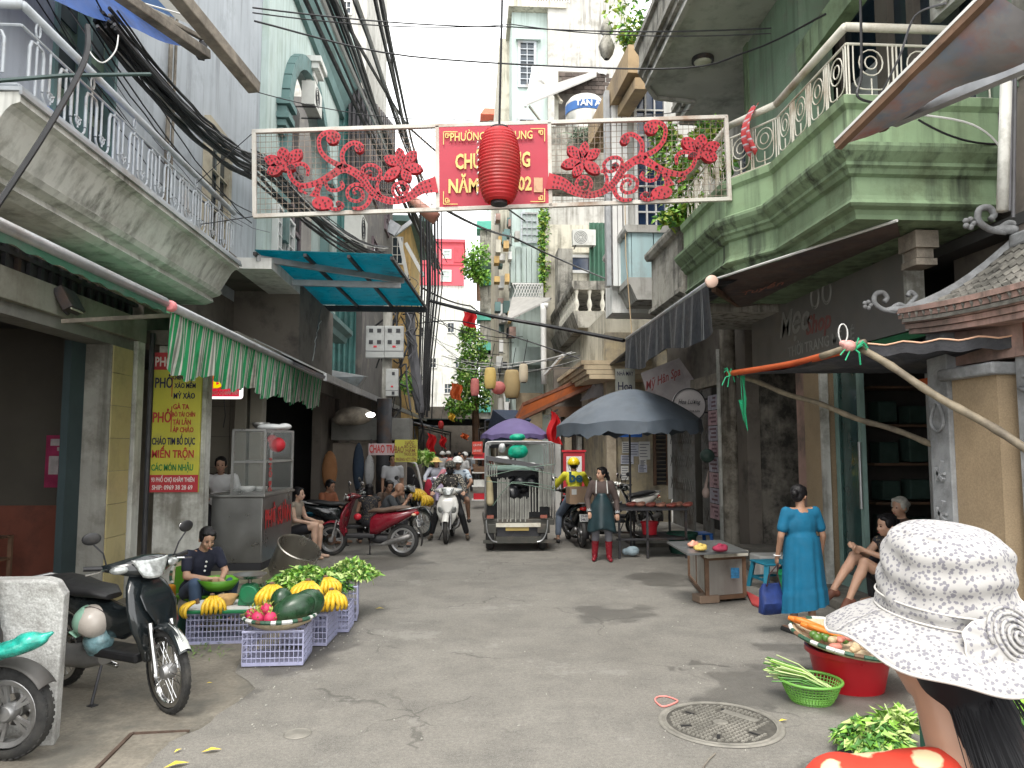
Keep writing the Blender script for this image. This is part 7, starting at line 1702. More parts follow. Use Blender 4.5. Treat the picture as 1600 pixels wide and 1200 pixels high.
def wheel(t,c,r,wd,wire=False,steer=None,rim=m_alu,dish=0,nsp=5):
  c = V(c); Rw = rot_to((1,0,0)); e = thing('wheel',None,None,c) ; e.parent = t; ORG[e.name] = V((0,0,0))
  b = MB(); pf = []; rt = wd*.5
  for k in range(11): a = PI*(-.62+1.24*k/10); pf.append((r-rt+rt*math.cos(a),rt*math.sin(a)*.95))
  b.lathe((0,0,0),pf,40,rot=Rw)
  for k in range(40):
    a = 2*PI*k/40
    for sg in (-1,1): b.box((sg*rt*.45,(r-.004-.13*rt)*math.cos(a+sg*.04),(r-.004-.13*rt)*math.sin(a+sg*.04)),(rt*.5,.024,.008),rx=a+PI/2+sg*.0)
  b.obj('tyre',m_rubber,e,smooth=40)
  b = MB(); q = r-wd*.78; b.lathe((0,0,0),[(q-.028,-wd*.3),(q,-wd*.38),(q+.006,-wd*.34),(q-.006,0),(q+.006,wd*.34),(q,wd*.38),(q-.028,wd*.3),(q-.02,0),(q-.028,-wd*.3)],32,rot=Rw)
  if wire:
    for k in range(28): a = 2*PI*k/28; a2 = a+(.5 if k % 2 else -.5); sg = 1 if k % 4 < 2 else -1; b.tube([(sg*.025,.032*math.cos(a2),.032*math.sin(a2)),(0,(q-.01)*math.cos(a),(q-.01)*math.sin(a))],.0022,4)
  else:
    for k in range(nsp):
      a = 2*PI*k/nsp
      for da in (-.13,.13): b.bar((0,.02*math.cos(a),.02*math.sin(a)),(0,(q-.01)*math.cos(a+da),(q-.01)*math.sin(a+da)),.022,.02,up=(1,0,0))
  b.obj('rim',m_chrome if wire else rim,e,smooth=30)
  b = MB(); b.lathe((-.045,0,0),[(.0001,0),(.04,0),(.055,.02),(.055,.07),(.04,.09),(.0001,.09)],16,rot=Rw); b.obj('hub',m_alu,e,smooth=40)
  if not wire: b = MB(); b.lathe((.05,0,0),[(.05,0),(.095,0),(.095,.004),(.05,.004),(.05,0)],24,rot=Rw); b.obj('brake_disc',m_chrome,e)
  return e
def scooter(label,loc,rz,m,m2=None,wr=.275,wd=.085,wire=False,shieldw=.21,plate=None,lean=0,mirrors=True,group='motorbikes and scooters',front_only=False,seatm=None,fender=None,decal=None):
  t = thing('motorbike',label,'motorbike',loc,rz,group); m2 = m2 or m_blkp; fy,ry = -.64,.60
  if lean: t.rotation_euler = (0,lean,rz)
  wheel(t,(0,fy,wr),wr,wd,wire); wheel(t,(0,ry,wr),wr,wd*1.05,wire)
  b = MB()
  for sg in (-1,1): b.tube([(sg*.075,fy+.02,wr),(sg*.075,fy+.10,wr+.33)],.019,8)
  b.obj('fork',m_chrome if wire else m_alu,t,smooth=50)
  b = MB(); hw = wd*.75
  def fen(u_,v_): a = math.radians(35+120*u_); r = wr+.035+.01*math.sin(PI*u_); x = (v_-.5)*2; return V((x*hw,fy-(r-.02*x*x)*math.cos(a),wr+(r-.035*x*x)*math.sin(a)))
  b.grid(fen,16,8,thick=(0,0,.004)); b.obj('front_fender',fender or m,t,smooth=True)
  if decal:
    b = MB(); random.seed(8)
    for k in range(9):
      v0 = .12+.085*k; L_ = random.uniform(.16,.42)
      pts = [fen(.02,v0)+V((0,-.004,.004)),fen(.02,v0+.08)+V((0,-.004,.004)),fen(L_*.6,v0+.06)+V((0,-.003,.006)),fen(L_,v0+.03+random.uniform(-.03,.03))+V((0,-.002,.007)),fen(L_*.5,v0+.0)+V((0,-.003,.006))]
      b.prism(pts,(0,-.002,.003))
    b.obj('fender_decal',decal,t)
  # leg shield
  w_ = shieldw
  shell([((0,-.40,.36),.09,.05,.2),((0,-.44,.45),w_*.72,.055,.5),((0,-.43,.58),w_,.06,.75),((0,-.40,.72),w_*1.02,.06,.9),((0,-.35,.84),w_*.82,.055,1.0),((0,-.30,.93),w_*.45,.045,1.0)],m,'front_shield',t,2.8)
  shell([((0,-.49,.60),.05,.02,.5),((0,-.475,.70),.11,.02,.6),((0,-.44,.80),.13,.02,.7),((0,-.40,.87),.07,.02,.8)],m2 if not wire else m,'nose_panel',t)
  b = MB(); b.box((0,-.10,.34),(.20 if wire else .30,.50,.07)); b.obj('floorboard',m_blkp,t,bevel=.02)
  # rear body and seat
  if wire:
    shell([((0,-.30,.62),.05,.10,0),((0,-.12,.55),.06,.12,0),((0,.08,.58),.08,.13,0),((0,.25,.64),.11,.10,0),((0,.5,.70),.10,.07,0),((0,.75,.75),.06,.04,0)],m,'body',t)
  else:
    shell([((0,.05,.50),.10,.16,0),((0,.15,.54),.14,.19,0),((0,.35,.60),.155,.14,0),((0,.55,.66),.14,.095,0),((0,.72,.72),.10,.06,0),((0,.84,.77),.045,.03,0)],m,'body',t)
  shell([((0,.0,.735),.07,.02,0),((0,.10,.765),.12,.04,0),((0,.28,.765),.14,.045,0),((0,.42,.79),.14,.05,0),((0,.60,.81),.125,.045,0),((0,.72,.815),.07,.025,0)],seatm or m_seatv,'seat',t)
  b = MB(); b.tube([(-.1,.5,.76),(-.12,.72,.80),(-.08,.84,.82),(.08,.84,.82),(.12,.72,.80),(.1,.5,.76)],.013,6); b.obj('grab_rail',m_alu,t,smooth=True)
  b = MB(); b.ell((0,.82,.72),(.085,.05,.04),14,8); b.obj('tail_light',m_tail,t,smooth=True)
  for sg in (-1,1): b = MB(); b.ell((sg*.10,.80,.70),(.03,.04,.025),10,6); b.obj('indicator',m_ind,t,smooth=True)
  b = MB(); b.grid(lambda u_,v_: V(((v_-.5)*.13,ry+(wr+.06)*math.cos(math.radians(-15+75*u_)),wr+(wr+.06)*math.sin(math.radians(-15+75*u_)))),8,2,thick=(0,.004,.004)); b.obj('rear_fender',m_blkp,t,smooth=True)
  b = MB(); b.box((0,.865,.56),(.19,.008,.13),rx=.25); pl = b.obj('number_plate',mat('plate_white',(.62,.62,.6),.5),t)
  if plate:
    text(plate[0],.055,(0,.862,.59),(-1,0,0),(0,-.25,1),m_ink,pl,bold=.02); text(plate[1],.06,(0,.877,.53),(-1,0,0),(0,-.25,1),m_ink,pl,bold=.02)
  # engine, exhaust, stand
  shell([((-.02,.05,.30),.07,.06,0),((-.03,.2,.29),.09,.09,0),((-.08,.42,.28),.07,.08,0),((-.09,.62,.275),.05,.07,0)],m_alu if wire else m_blkp,'engine',t)
  b = MB(); b.tube([(.06,.05,.2),(.10,.25,.2),(.13,.38,.24),(.14,.72,.34),(.14,.78,.36)],[.018,.02,.045,.055,.03],10); b.obj('exhaust',m_alu if not wire else m_chrome,t,smooth=True)
  b = MB(); b.tube([(-.10,.0,.26),(-.2,-.03,.02)],.011,5); b.box((-.2,-.04,.012),(.05,.06,.012)); b.obj('side_stand',m_iron,t)
  if wire:
    b = MB(); b.box((.08,.35,.28),(.02,.5,.1)); b.obj('chain_case',m_blkp,t,bevel=.02); b = MB()
    for sg in (-1,1): b.tube([(sg*.10,ry,wr),(sg*.11,ry-.1,wr+.32)],.022,8)
    b.obj('rear_shock',m_chrome,t)
  # handlebar unit
  b = MB(); rr = []
  for x,hy,hz,cy_,cz_ in ((-.27,.02,.02,-.24,.99),(-.2,.045,.035,-.28,.985),(-.11,.07,.062,-.32,.98),(0,.085,.075,-.335,.98),(.11,.07,.062,-.32,.98),(.2,.045,.035,-.28,.985),(.27,.02,.02,-.24,.99)):
    rr.append([V((x,cy_+hy*math.cos(a),cz_+hz*math.sin(a)+.3*hy*math.cos(a))) for a in [2*PI*k/14 for k in range(14)]])
  b.loft(rr); b.obj('handlebar_cover',m,t,smooth=True)
  b = MB()
  def lens(u_,v_): x = (u_-.5)*2; z = v_; ww = .125*(.55+.45*z); return V((x*ww*1.05,-.405-.06*math.sqrt(max(0,1-(x*.8)**2))*(.95)+.05*z,.905+.125*z+.012*x*x))
  b.grid(lens,12,6,thick=(0,.02,0)); b.obj('headlight',m_lens,t,smooth=True)
  for sg in (-1,1):
    b = MB(); b.ell((sg*.19,-.33,.975),(.065,.03,.03),10,6,rot=Euler((0,0,sg*.45)).to_matrix()); b.obj('indicator',m_lens,t,smooth=True)
    b = MB(); b.tube([(sg*.25,-.245,.99),(sg*.37,-.19,1.0)],.018,8); b.obj('grip',m_blkp,t)
    b = MB(); b.tube([(sg*.25,-.27,.985),(sg*.3,-.29,.98),(sg*.38,-.25,.965)],.007,5); b.obj('brake_lever',m_chrome,t)
    if mirrors:
      b = MB(); b.tube([(sg*.24,-.25,1.0),(sg*.27,-.27,1.10),(sg*.33,-.26,1.17)],.006,5); mm_ = b.obj('mirror',m_iron,t); b = MB(); b.ell((sg*.34,-.25,1.21),(.062,.016,.045),14,8,rot=Euler((.1,0,sg*.2)).to_matrix()); b.obj('mirror_shell',m_blkp,mm_,smooth=True)
      b = MB(); b.ell((sg*.34,-.238,1.21),(.054,.008,.038),14,6); b.obj('mirror_glass',m_chrome,mm_,smooth=True)
  return t
# near black underbone on the left
m_gblk = mat('gloss_black_paint',(.012,.016,.018),.18,var=.2,coat=.6,dirt=(.07,.07,.065),dirt_amt=.35)
bk = scooter('black underbone motorbike with flame decal fender beside the white block',(0,0,0),0,m_gblk,wire=True,wr=.285,wd=.062,shieldw=.20,decal=mat('decal_white',(.6,.62,.6),.4))
rzb = math.radians(62); SR = Matrix.Rotation(math.radians(-14),4,'Z'); SP = Matrix.Translation((0,-.38,0)) @ SR @ Matrix.Translation((0,.38,0))
for o in bpy.data.objects:
  if o.parent == bk and o.name.split('.')[0] in ('fork','front_fender','fender_decal','handlebar_cover','headlight','indicator','grip','brake_lever','mirror','wheel') and not (o.name.startswith('wheel') and o.location.y > 0) and not (o.name.startswith('indicator') and o.data.vertices[0].co.y > 0): o.matrix_basis = SP @ o.matrix_basis
fw = Matrix.Rotation(rzb,3,'Z') @ (SP @ V((0,-.64,0))); gp = P(258,1120,Z=0)
bk.location = (gp.x-fw.x,gp.y-fw.y+.05,0.012); bk.rotation_euler = (0,math.radians(-3),rzb)
Mb = Matrix.Translation(bk.location) @ Matrix.Rotation(rzb,4,'Z')
def bw(x,y,z): return Mb @ V((x,y,z))
hl = thing('helmet','white and mint open helmet hung on the black motorbike','helmet',P(152,975,Y=5.75),world=True)
hc_ = P(150,970,Y=5.75)
b = MB(); RR = Euler((.3,.5,0)).to_matrix(); b.ell(hc_,(.13,.15,.125),24,12,rot=RR,z0=-.4); b.obj('shell',mat('helmet_cream',(.62,.56,.50),.3,var=.05,coat=.3),hl,smooth=True)
b = MB(); b.ell(hc_+V((-.035,.0,.005)),(.118,.138,.118),20,10,rot=RR,z0=-.4,z1=.75); b.obj('side_panel',mat('helmet_mint',(.30,.52,.40),.3),hl,smooth=True)
b = MB(); b.tube([hc_+RR @ (V((math.cos(a)*.131,-.03,math.sin(a)*.123))) for a in [.5+.2*k for k in range(11)]],.004,4); b.obj('trim_line',m_dot,hl)
b = MB(); b.grid(lambda u_,v_: hc_+V((-.12+.05*v_-.02,-.1+.16*u_,-.06-.04*v_)),6,3,thick=(0,0,.005)); b.obj('peak',mat('helmet_mint',(.30,.52,.40)),hl,smooth=True)
me = organic([('e',hc_+V((.03,-.01,-.14)),(.11,.09,.10),None),('e',hc_+V((.09,-.02,-.02)),(.05,.05,.12),None),('c',hc_+V((.12,0,.06)),hc_+V((0,0,-.2)),.03,.06)],.012,1)
omesh('plastic_bag',me,mat('bag_bluegreen',(.22,.38,.42),.25,var=.5,scale=16,bump=1.0,bscale=14,coat=.5),None,label='crinkled blue green plastic bag hanging under the cream helmet',cat='plastic bag')
# red scooter, side view
m_mar = mat('maroon_paint',(.17,.008,.018),.22,var=.12,coat=.5,dirt=(.1,.05,.05),dirt_amt=.2)
rs = scooter('maroon scooter parked side on in front of the noodle shop diners',(0,0,0),0,m_mar,wr=.27,seatm=mat('brown_seat',(.10,.065,.045),.6),plate=('29-X5','612.34'))
a0_,a1_ = P(520,868,Z=0),P(630,870,Z=0); dv = (a0_-a1_); dv.z = 0; rs.rotation_euler = (0,math.radians(-3),math.atan2(dv.x,-dv.y)); mid = (a0_+a1_)/2; rs.location = (mid.x,mid.y,0)
me = organic([('e',(0,0,0),(.07,.06,.06),None)],.01,1); Mr = Matrix.Translation(rs.location) @ Matrix.Rotation(rs.rotation_euler[2],4,'Z'); p = Mr @ V((-.24,-.27,.63)); me.transform(Matrix.Translation(p)); omesh('red_bag',me,m_red,None,label='small red bag hanging on the maroon scooter hook',cat='bag')
# white scooter coming towards us
m_pearl = mat('pearl_white_paint',(.62,.61,.57),.25,var=.05,coat=.4,dirt=(.35,.33,.3),dirt_amt=.25)
g_ = P(699,850,Z=0); ws = scooter('white scooter ridden towards the camera by two people',(g_.x+.02,g_.y+.64,0),math.radians(-4),m_pearl,m2=m_pearl,wr=.27,mirrors=False)
for sg in (-1,1):
  b = MB(); b.ell((sg*.13,-.485,.62),(.05,.02,.09),12,8,rot=Euler((.6,0,sg*.3)).to_matrix()); b.obj('side_lamp',m_lens,ws,smooth=True)
m_camo = spotted('dotted_jacket',(.045,.042,.04),(.55,.5,.4),30,.60)
def ex_rider(t,J,q,s):
  helmet(t,q,s,spotted('dotted_helmet',(.05,.05,.045),(.3,.27,.2),40,.56)); b = MB(); b.ell(q(0,-.045,-.06),(.078*s,.07*s,.075*s),16,10); b.obj('face_mask',fab('black_cloth',(.012,.012,.014)),t,smooth=True)
def ride(h=.80,arms=.46,lean=.0,feet=.33):
  return dict(pel=(0,.02,h+.08),nk=(0,-.05-lean,h+.52),hd=(0,-.09-lean,h+.65),shR=(-.175,-.05-lean,h+.47),shL=(.175,-.05-lean,h+.47),elR=(-.30,-.22-lean*.5,h+.28),elL=(.30,-.22-lean*.5,h+.28),haR=(-.31,-arms,h+.19),haL=(.31,-arms,h+.19),
    hiR=(-.10,0,h+.02),hiL=(.10,0,h+.02),knR=(-.17,-.38,h-.10),knL=(.17,-.38,h-.10),anR=(-.16,-.34,feet),anL=(.16,-.34,feet))
def on(t,x,y): M = Matrix.Translation(t.location) @ Matrix.Rotation(t.rotation_euler[2],4,'Z'); return M @ V((x,y,0))
pr = ride(.78); pr.update(anR=(-.36,-.22,.1),anL=(.36,-.18,.1),knR=(-.25,-.32,.52),knL=(.25,-.32,.52))
person('rider in dotted jacket and black mask driving the white scooter',on(ws,0,.16),ws.rotation_euler[2],pr,.99,top=m_camo,sleeve='long',bottom=fab('black_cloth',(.012,.012,.014)),bot='crop',style=None,extra=ex_rider,shoes=mat('boot_brown',(.06,.045,.03),.7),shoe_h=.0,curl=1.4,palms=((0,0,-1),(0,0,-1)))
def ex_cap(t,J,q,s): helmet(t,q,s,mat('white_helmet',(.7,.7,.68),.35))
m_plaid = spotted('blue_white_check',(.45,.52,.58),(.05,.08,.14),14,.58)
pr = ride(.86,.2); pr.update(knR=(-.2,-.3,.74),knL=(.22,-.3,.76),anR=(-.2,-.2,.40),anL=(.24,-.18,.42),haR=(-.2,-.25,1.0),haL=(.2,-.25,1.0))
person('man with white helmet and blue white shirt riding pillion on the white scooter',on(ws,.12,.50),ws.rotation_euler[2],pr,.99,top=m_plaid,bottom=fab('grey_shorts',(.14,.14,.15)),bot='shorts',style='short',extra=ex_cap,shoes=mat('sandal_dark',(.03,.03,.03)),skin=m_skin2)
# delivery scooter seen from behind
g_ = P(905,855,Z=0); bs = scooter('black scooter of the delivery rider seen from behind with number plate',(g_.x,g_.y+.55,0),math.radians(184),m_gblk,wr=.27,plate=('29-H1','246.13'))
m_yj = mat('lime_yellow_jacket',(.55,.52,.03),.7,var=.1,scale=8,bump=.3,bscale=16)
def ex_be(t,J,q,s):
  helmet(t,q,s,mat('yellow_helmet',(.75,.55,.01),.3,coat=.3)); m_ = mat('logo_navy',(.015,.09,.14),.6)
  text('be',.26*s,J['nk']+V((0,.15,-.10)),(-1,0,0),(0,0,1),m_,t,bold=.035,depth=.02)
pr = ride(.79,.42); pr.update(anL=(.30,-.1,.1),knL=(.24,-.3,.5),anR=(-.34,-.05,.1),knR=(-.25,-.28,.52))
person('delivery rider in lime yellow jacket with a logo and yellow helmet seen from behind',on(bs,0,.0),bs.rotation_euler[2],pr,1.03,top=m_yj,sleeve='long',bottom=fab('faded_jeans',(.12,.15,.2)),bot='crop',style='short',extra=ex_be,shoes=mat('sandal_dark',(.03,.03,.03)),skin=m_skin2,curl=1.3)
cb = thing('cardboard_box','brown cardboard box standing on the rear of the delivery scooter','box',on(bs,0,.58)+V((0,0,.80)),bs.rotation_euler[2])
mcb = mat('cardboard',(.36,.245,.16),.85,var=.06,scale=3,dirt=(.28,.19,.12),dirt_amt=.3)
for a,d_ in (((0,.17,.15),(.50,.01,.30)),((0,-.17,.15),(.50,.01,.30)),((.245,0,.15),(.01,.33,.30)),((-.245,0,.15),(.01,.33,.30)),((0,0,.005),(.48,.33,.01))): b = MB(); b.box(a,d_); b.obj('panel',mcb,cb)
b = MB(); b.box((.17,.177,.22),(.09,.003,.1)); b.obj('paper_label',m_wfr,cb)
# parked white scooter on the right and dark bikes
g_ = P(985,835,Z=0); pk = scooter('white scooter parked askew behind the meat stall',(3.25,15.3,.07),math.radians(-62),m_pearl,wr=.27)
scooter('black motorbike parked across behind the woman in red boots',(2.65,14.4,.07),math.radians(84),m_gblk,wire=True,wr=.285,wd=.062)
scooter('black motorbike with yellow helmet basket parked behind the bald man',(-1.55,15.6,0),math.radians(62),m_gblk,wire=True,wr=.285,wd=.062)
scooter('dark motorbike parked in the shade by the cream shop panel',(-2.35,14.3,0),math.radians(100),m_gblk,wr=.27)
# corner of a scooter at the lower left edge
gl = scooter('grey wheeled scooter cut off by the lower left edge of the frame',(0,0,0),0,mat('worn_grey_paint',(.07,.065,.06),.5,var=.2),wr=.27,wd=.10,mirrors=False)
rzg = math.radians(82); fw = Matrix.Rotation(rzg,3,'Z') @ V((0,-.64,0)); gp = P(10,1190,Z=0); gl.location = (gp.x-fw.x,gp.y-fw.y,.012); gl.rotation_euler = (0,0,rzg)
me = organic([('e',(0,0,0),(.20,.08,.05),Euler((0,-.25,0)).to_matrix()),('e',(.09,0,.04),(.09,.07,.05),None),('c',(.14,0,.05),(.21,0,.08),.03,.012),('c',(-.2,0,-.06),(0,.02,.0),.05,.05)],.01,1); p = P(22,1012,Y=4.55); me.transform(Matrix.Translation(p))
omesh('plastic_bag',me,mat('bag_turquoise',(.02,.33,.26),.25,var=.5,scale=16,bump=1.0,bscale=16,coat=.5),None,label='turquoise plastic bag on the scooter at the lower left edge',cat='plastic bag')
# ================================================================== cargo truck
def truck():
  x0,x1 = P(752,860,Z=0).x*.98,P(866,860,Z=0).x*.99; y = 13.2; cx = (x0+x1)/2; W = x1-x0
  t = thing('cargo_truck','small three wheeled cargo truck loaded with metal tubes and bags','truck',(cx,y,0),world=True)
  def X(u): return P(u,760,Y=y).x
  def Z(v): return P(808,v,Y=y).z
  m_tf = mat('truck_frame_grey',(.045,.045,.038),.6,0,var=.2,dirt=(.12,.09,.07),dirt_amt=.6)
  for u in (766,849):
    e = MB(); c = (X(u),y+.22,.25); Rw = rot_to((1,0,0)); pf = [(.25-.045+.045*math.cos(a),.07*math.sin(a)) for a in [PI*(-.6+1.2*k/8) for k in range(9)]]; e.lathe(c,pf,28,rot=Rw); w_ = e.obj('wheel',m_rubber,t,smooth=40)
    e = MB(); e.lathe(c,[(.18,-.05),(.05,-.02),(.0001,-.02)],20,rot=Rw); e.obj('rim',m_tf,w_)
    e = MB(); e.box((X(u),y-.03,.40),(.22,.02,.16)); e.obj('mudguard',m_tf,t,bevel=.01)
    for dx in (-.05,.05): e = MB(); e.box((X(u)+dx*.6,y-.03,Z(807)),(.06,.05,.055)); e.obj('tail_light',mat('tail_dull',(.24,.07,.045),.3),t)
    sg = -1 if u < 800 else 1
    e = MB(); e.tube(smooth_path([(X(u)+sg*.07,y-.05,Z(812)),(X(u)+sg*.05,y-.08,Z(830)),(X(u)-sg*.03,y-.09,Z(843)),(X(u)-sg*.12,y-.08,Z(846))],3),.012,6); e.obj('guard_tube',m_steel,t)
  e = MB(); e.bb((X(756),y,.46),(X(866),y+1.6,.56)); e.obj('deck',m_tf,t,bevel=.01)
  e = MB(); e.bb((X(775),y-.06,Z(846)),(X(845),y,Z(838))); e.bb((X(755),y-.07,Z(848)),(X(868),y-.04,Z(843))); e.obj('rear_bumper',m_tf,t)
  e = MB(); e.bb((X(775),y-.05,Z(823)),(X(844),y-.01,Z(817))); e.obj('white_strip',m_railw,t)
  e = MB(); e.bb((X(790),y-.03,Z(829)),(X(826),y-.02,Z(823.5))); e.obj('number_plate',mat('dull_yellow',(.35,.26,.08),.6),t)
  e = MB(); e.bb((X(776),y+.02,.2),(X(844),y+.5,.46)); e.lathe((cx,y+.05,.26),[(.0001,0),(.09,0),(.09,.04),(.0001,.04)],16,rot=rot_to((0,-1,0))); e.obj('axle_housing',m_iron,t)
  e = MB(); e.bb((X(770),y+1.7,.5),(X(850),y+2.5,1.45)); e.obj('cab',mat('truck_cab',(.12,.2,.17),.5),t,bevel=.05)
  # tube hoops
  for k in range(5):
    o_ = .012*k; yy = y+.25*k; za = Z(690)-.01*k; e = MB(); xa,xb = X(758)+.02*k,X(866)-.02*k
    e.tube(smooth_path([(xa,yy,.56),(xa,yy,za-.15),(xa+.04,yy,za-.03),(xa+.14,yy,za),(xb-.14,yy,za),(xb-.04,yy,za-.03),(xb,yy,za-.15),(xb,yy,.56)],3),.013,6); e.obj('hoop',m_alu,t,smooth=True)
  for u0,u1,vt,vb_,n in ((778,795,748,815,8),(798,826,778,815,12),(828,842,760,800,4),(843,861,725,792,9),(761,776,722,745,5)):
    for k in range(n): x = X(u0+(u1-u0)*k/max(1,n-1)); e = MB(); dy = .03*(k % 3); e.tube([(x,y+.0+dy,Z(vb_)),(x,y+.03+dy,Z(vt+random.uniform(-2,2)))],.0125,6); e.obj('metal_tube',mat('bright_tube',(.36,.36,.33),.45,.3,var=.3),t)
  e = MB(); e.prism([(X(758),y+.0,Z(712)),(X(850),y+.0,Z(727)),(X(850),y+.0,Z(733)),(X(758),y+.0,Z(719))],(0,.9,0)); e.obj('table_board',mat('dark_board',(.07,.07,.075),.5),t)
  R2 = random.Random(3)
  pr = [('e',(X(R2.uniform(786,838)),y+R2.uniform(.15,.5),Z(R2.uniform(738,776))),(R2.uniform(.08,.16),R2.uniform(.1,.15),R2.uniform(.06,.12)),Euler((R2.uniform(0,3),R2.uniform(0,3),0)).to_matrix()) for k in range(16)]
  omesh('black_bundle',organic(pr,.018,1),mat('black_plastic_bags',(.012,.013,.016),.35,bump=1,bscale=12),t)
  e = MB(); e.bb((X(762),y+.32,.57),(X(860),y+1.2,Z(738))); e.obj('dark_backing',mat('dark_backing_black',(.015,.016,.018),.7,bump=.8,bscale=10),t)  # dark backing added so the gaps between the tubes read as shaded
  for a,b_ in (((757,745),(868,725)),((757,725),(868,742)),((760,752),(868,766)),((770,790),(800,753)),((800,753),(868,762))):
    e = MB(); e.tube([(X(a[0]),y-.03,Z(a[1])),(X((a[0]+b_[0])/2),y-.035,Z((a[1]+b_[1])/2-3)),(X(b_[0]),y-.03,Z(b_[1]))],.006,4); e.obj('cord',mat('grey_green_cord',(.16,.24,.19),.7),t)
  c = V((X(765),y+.12,0)); me = organic([('c',(X(765),y+.1,Z(755)),(X(766),y+.1,Z(785)),.06,.07),('c',(X(763),y+.1,Z(745)),(X(765),y+.1,Z(760)),.035,.06)],.012,2)
  omesh('sack',me,mat('tan_sack',(.42,.36,.22),.85,var=.2,bump=.5,bscale=14),None,label='tall tan sack standing at the left rear of the loaded truck',cat='sack')
  for (u,v,rx,rz_,m_,lab) in ((812,706,.19,.13,mat('green_net_bag',(.0,.33,.20),.5,var=.3,scale=12,bump=.6,bscale=20),'large green plastic sack on top of the truck load'),(811,683,.15,.07,mat('green_net_bag',(.0,.33,.20)),'green sack bulging above the truck hoops'),
    (785,719,.16,.07,mat('white_plastic',(.62,.63,.63),.4,bump=.6,bscale=14),'flat white plastic bag on the load left of the green sack'),(786,700,.065,.085,mat('white_plastic',(.62,.63,.63)),'small knotted white bag hanging behind the truck hoop'),(834,728,.09,.05,mat('white_plastic',(.62,.63,.63)),'crumpled white bag at the right of the truck load')):
    c = V((X(u),y+.45,Z(v))); me = organic([('e',c,(rx,.15,rz_),None),('e',c+V((rx*.3,0,rz_*.4)),(rx*.6,.12,rz_*.6),None),('e',c+V((-rx*.4,0,-rz_*.3)),(rx*.6,.12,rz_*.6),None)],.012,1); omesh('sack',me,m_,None,label=lab,cat='sack')
truck()
# ================================================================== diners, more riders
def at(u,v,Y): p = P(u,v,Y=Y); return (p.x,p.y,0)
ps = seated(.40,.5,.12); ps.update(haR=(-.06,-.42,.80),haL=(.08,-.42,.84),elR=(-.22,-.30,.62),elL=(.22,-.30,.62))
person('bald man in dark shirt bent over his bowl behind the maroon scooter',at(598,860,14.0),math.radians(88),ps,1.04,top=fab('charcoal_tee',(.04,.045,.05)),bottom=fab('dark_trousers',(.03,.03,.035)),style='bald',skin=m_skin2,pitch=.4,curl=1.2,shoes=mat('sandal_dark',(.03,.03,.03)))
ps = seated(.40,.2,.1); person('black haired woman in dark floral dress facing away among the diners',at(577,850,14.2),math.radians(200),ps,.98,top=m_floral,sleeve='none',bottom=fab('dark_trousers',(.03,.03,.035)),style='bob',skin=m_skin)
ps = seated(.42,.25,.1); person('man eating between the bald man and the floral dress woman',at(603,850,15.0),math.radians(30),ps,1.0,top=fab('brown_shirt',(.09,.06,.045)),bottom=fab('dark_trousers',(.03,.03,.035)),skin=m_skin2,pitch=.3)
ps = dict(); person('standing man in white shirt behind the seated diners',at(612,850,16.2),math.radians(10),ps,1.03,top=fab('white_shirt',(.5,.5,.52)),bottom=fab('dark_trousers',(.03,.03,.035)),skin=m_skin2)
ps = seated(.40,.1,.1); ps.update(knR=(-.1,-.38,.55),knL=(.1,-.38,.50)); person('young woman in beige top and dark shorts sitting beside the blue bucket',at(462,860,12.6),math.radians(78),ps,1.0,top=fab('beige_top',(.28,.24,.19)),sleeve='none',bottom=fab('dark_shorts',(.02,.02,.025)),bot='shorts',style='long',skin=m_skin3,voxel=.011)
ps = seated(.42,.2,.1); person('man in orange shirt eating in the dark of the noodle shop',at(508,860,14.6),math.radians(60),ps,1.02,top=fab('dull_orange_shirt',(.24,.085,.04)),bottom=fab('dark_trousers',(.03,.03,.035)),skin=m_skin2,pitch=.3)
def ex_sunhat(t,J,q,s): b = MB(); b.lathe(q(0,.01,.06),[(.19,-.035),(.10,.0),(.09,.05),(.05,.085),(.0001,.09)],20,cap=False); b.obj('straw_hat',mat('straw_yellow',(.62,.45,.16),.8),t,smooth=True)
pb_ = scooter('light bicycle like scooter ridden by the straw hat woman',at(681,800,20),math.radians(5),mat('lilac_paint',(.35,.3,.42),.4),wire=True,wr=.285,wd=.06,mirrors=False)
person('woman in straw hat and pale blouse riding behind the white scooter',on(pb_,0,.1),math.radians(5),ride(.78),.98,top=fab('pale_blue_blouse',(.42,.44,.5)),sleeve='long',bottom=fab('olive_trousers',(.14,.13,.09)),style='short',extra=ex_sunhat,voxel=.016)
pb_ = scooter('scooter hidden behind the dotted jacket rider',at(703,780,18.5),math.radians(3),mat('plum_paint',(.1,.02,.04),.3),wr=.27,mirrors=False)
def ex_pk(t,J,q,s): helmet(t,q,s,mat('copper_helmet',(.42,.16,.12),.3)); b = MB(); b.ell(q(0,-.045,-.06),(.078*s,.07*s,.075*s),16,10); b.obj('face_mask',mat('pink_cloth',(.6,.25,.28)),t,smooth=True)
person('woman in pink jacket and copper helmet riding just behind the dotted rider',on(pb_,0,.1),math.radians(3),ride(.78),.98,top=fab('pink_cloth',(.55,.22,.26)),sleeve='long',bottom=fab('dark_trousers',(.03,.03,.035)),style=None,extra=ex_pk,voxel=.016)
random.seed(17)
cols = [((.5,.5,.5),'grey'),((.3,.06,.06),'dark red'),((.05,.07,.12),'navy'),((.45,.3,.28),'rosy'),((.1,.1,.1),'black'),((.35,.38,.42),'pale blue'),((.2,.14,.1),'brown')]
spots_ = [(691,30,'helm'),(700,31.5,'helm'),(712,29,'none'),(718,33,'none'),(726,27,'helm'),(733,30,'none'),(741,34,'helm'),(722,24,'none')]
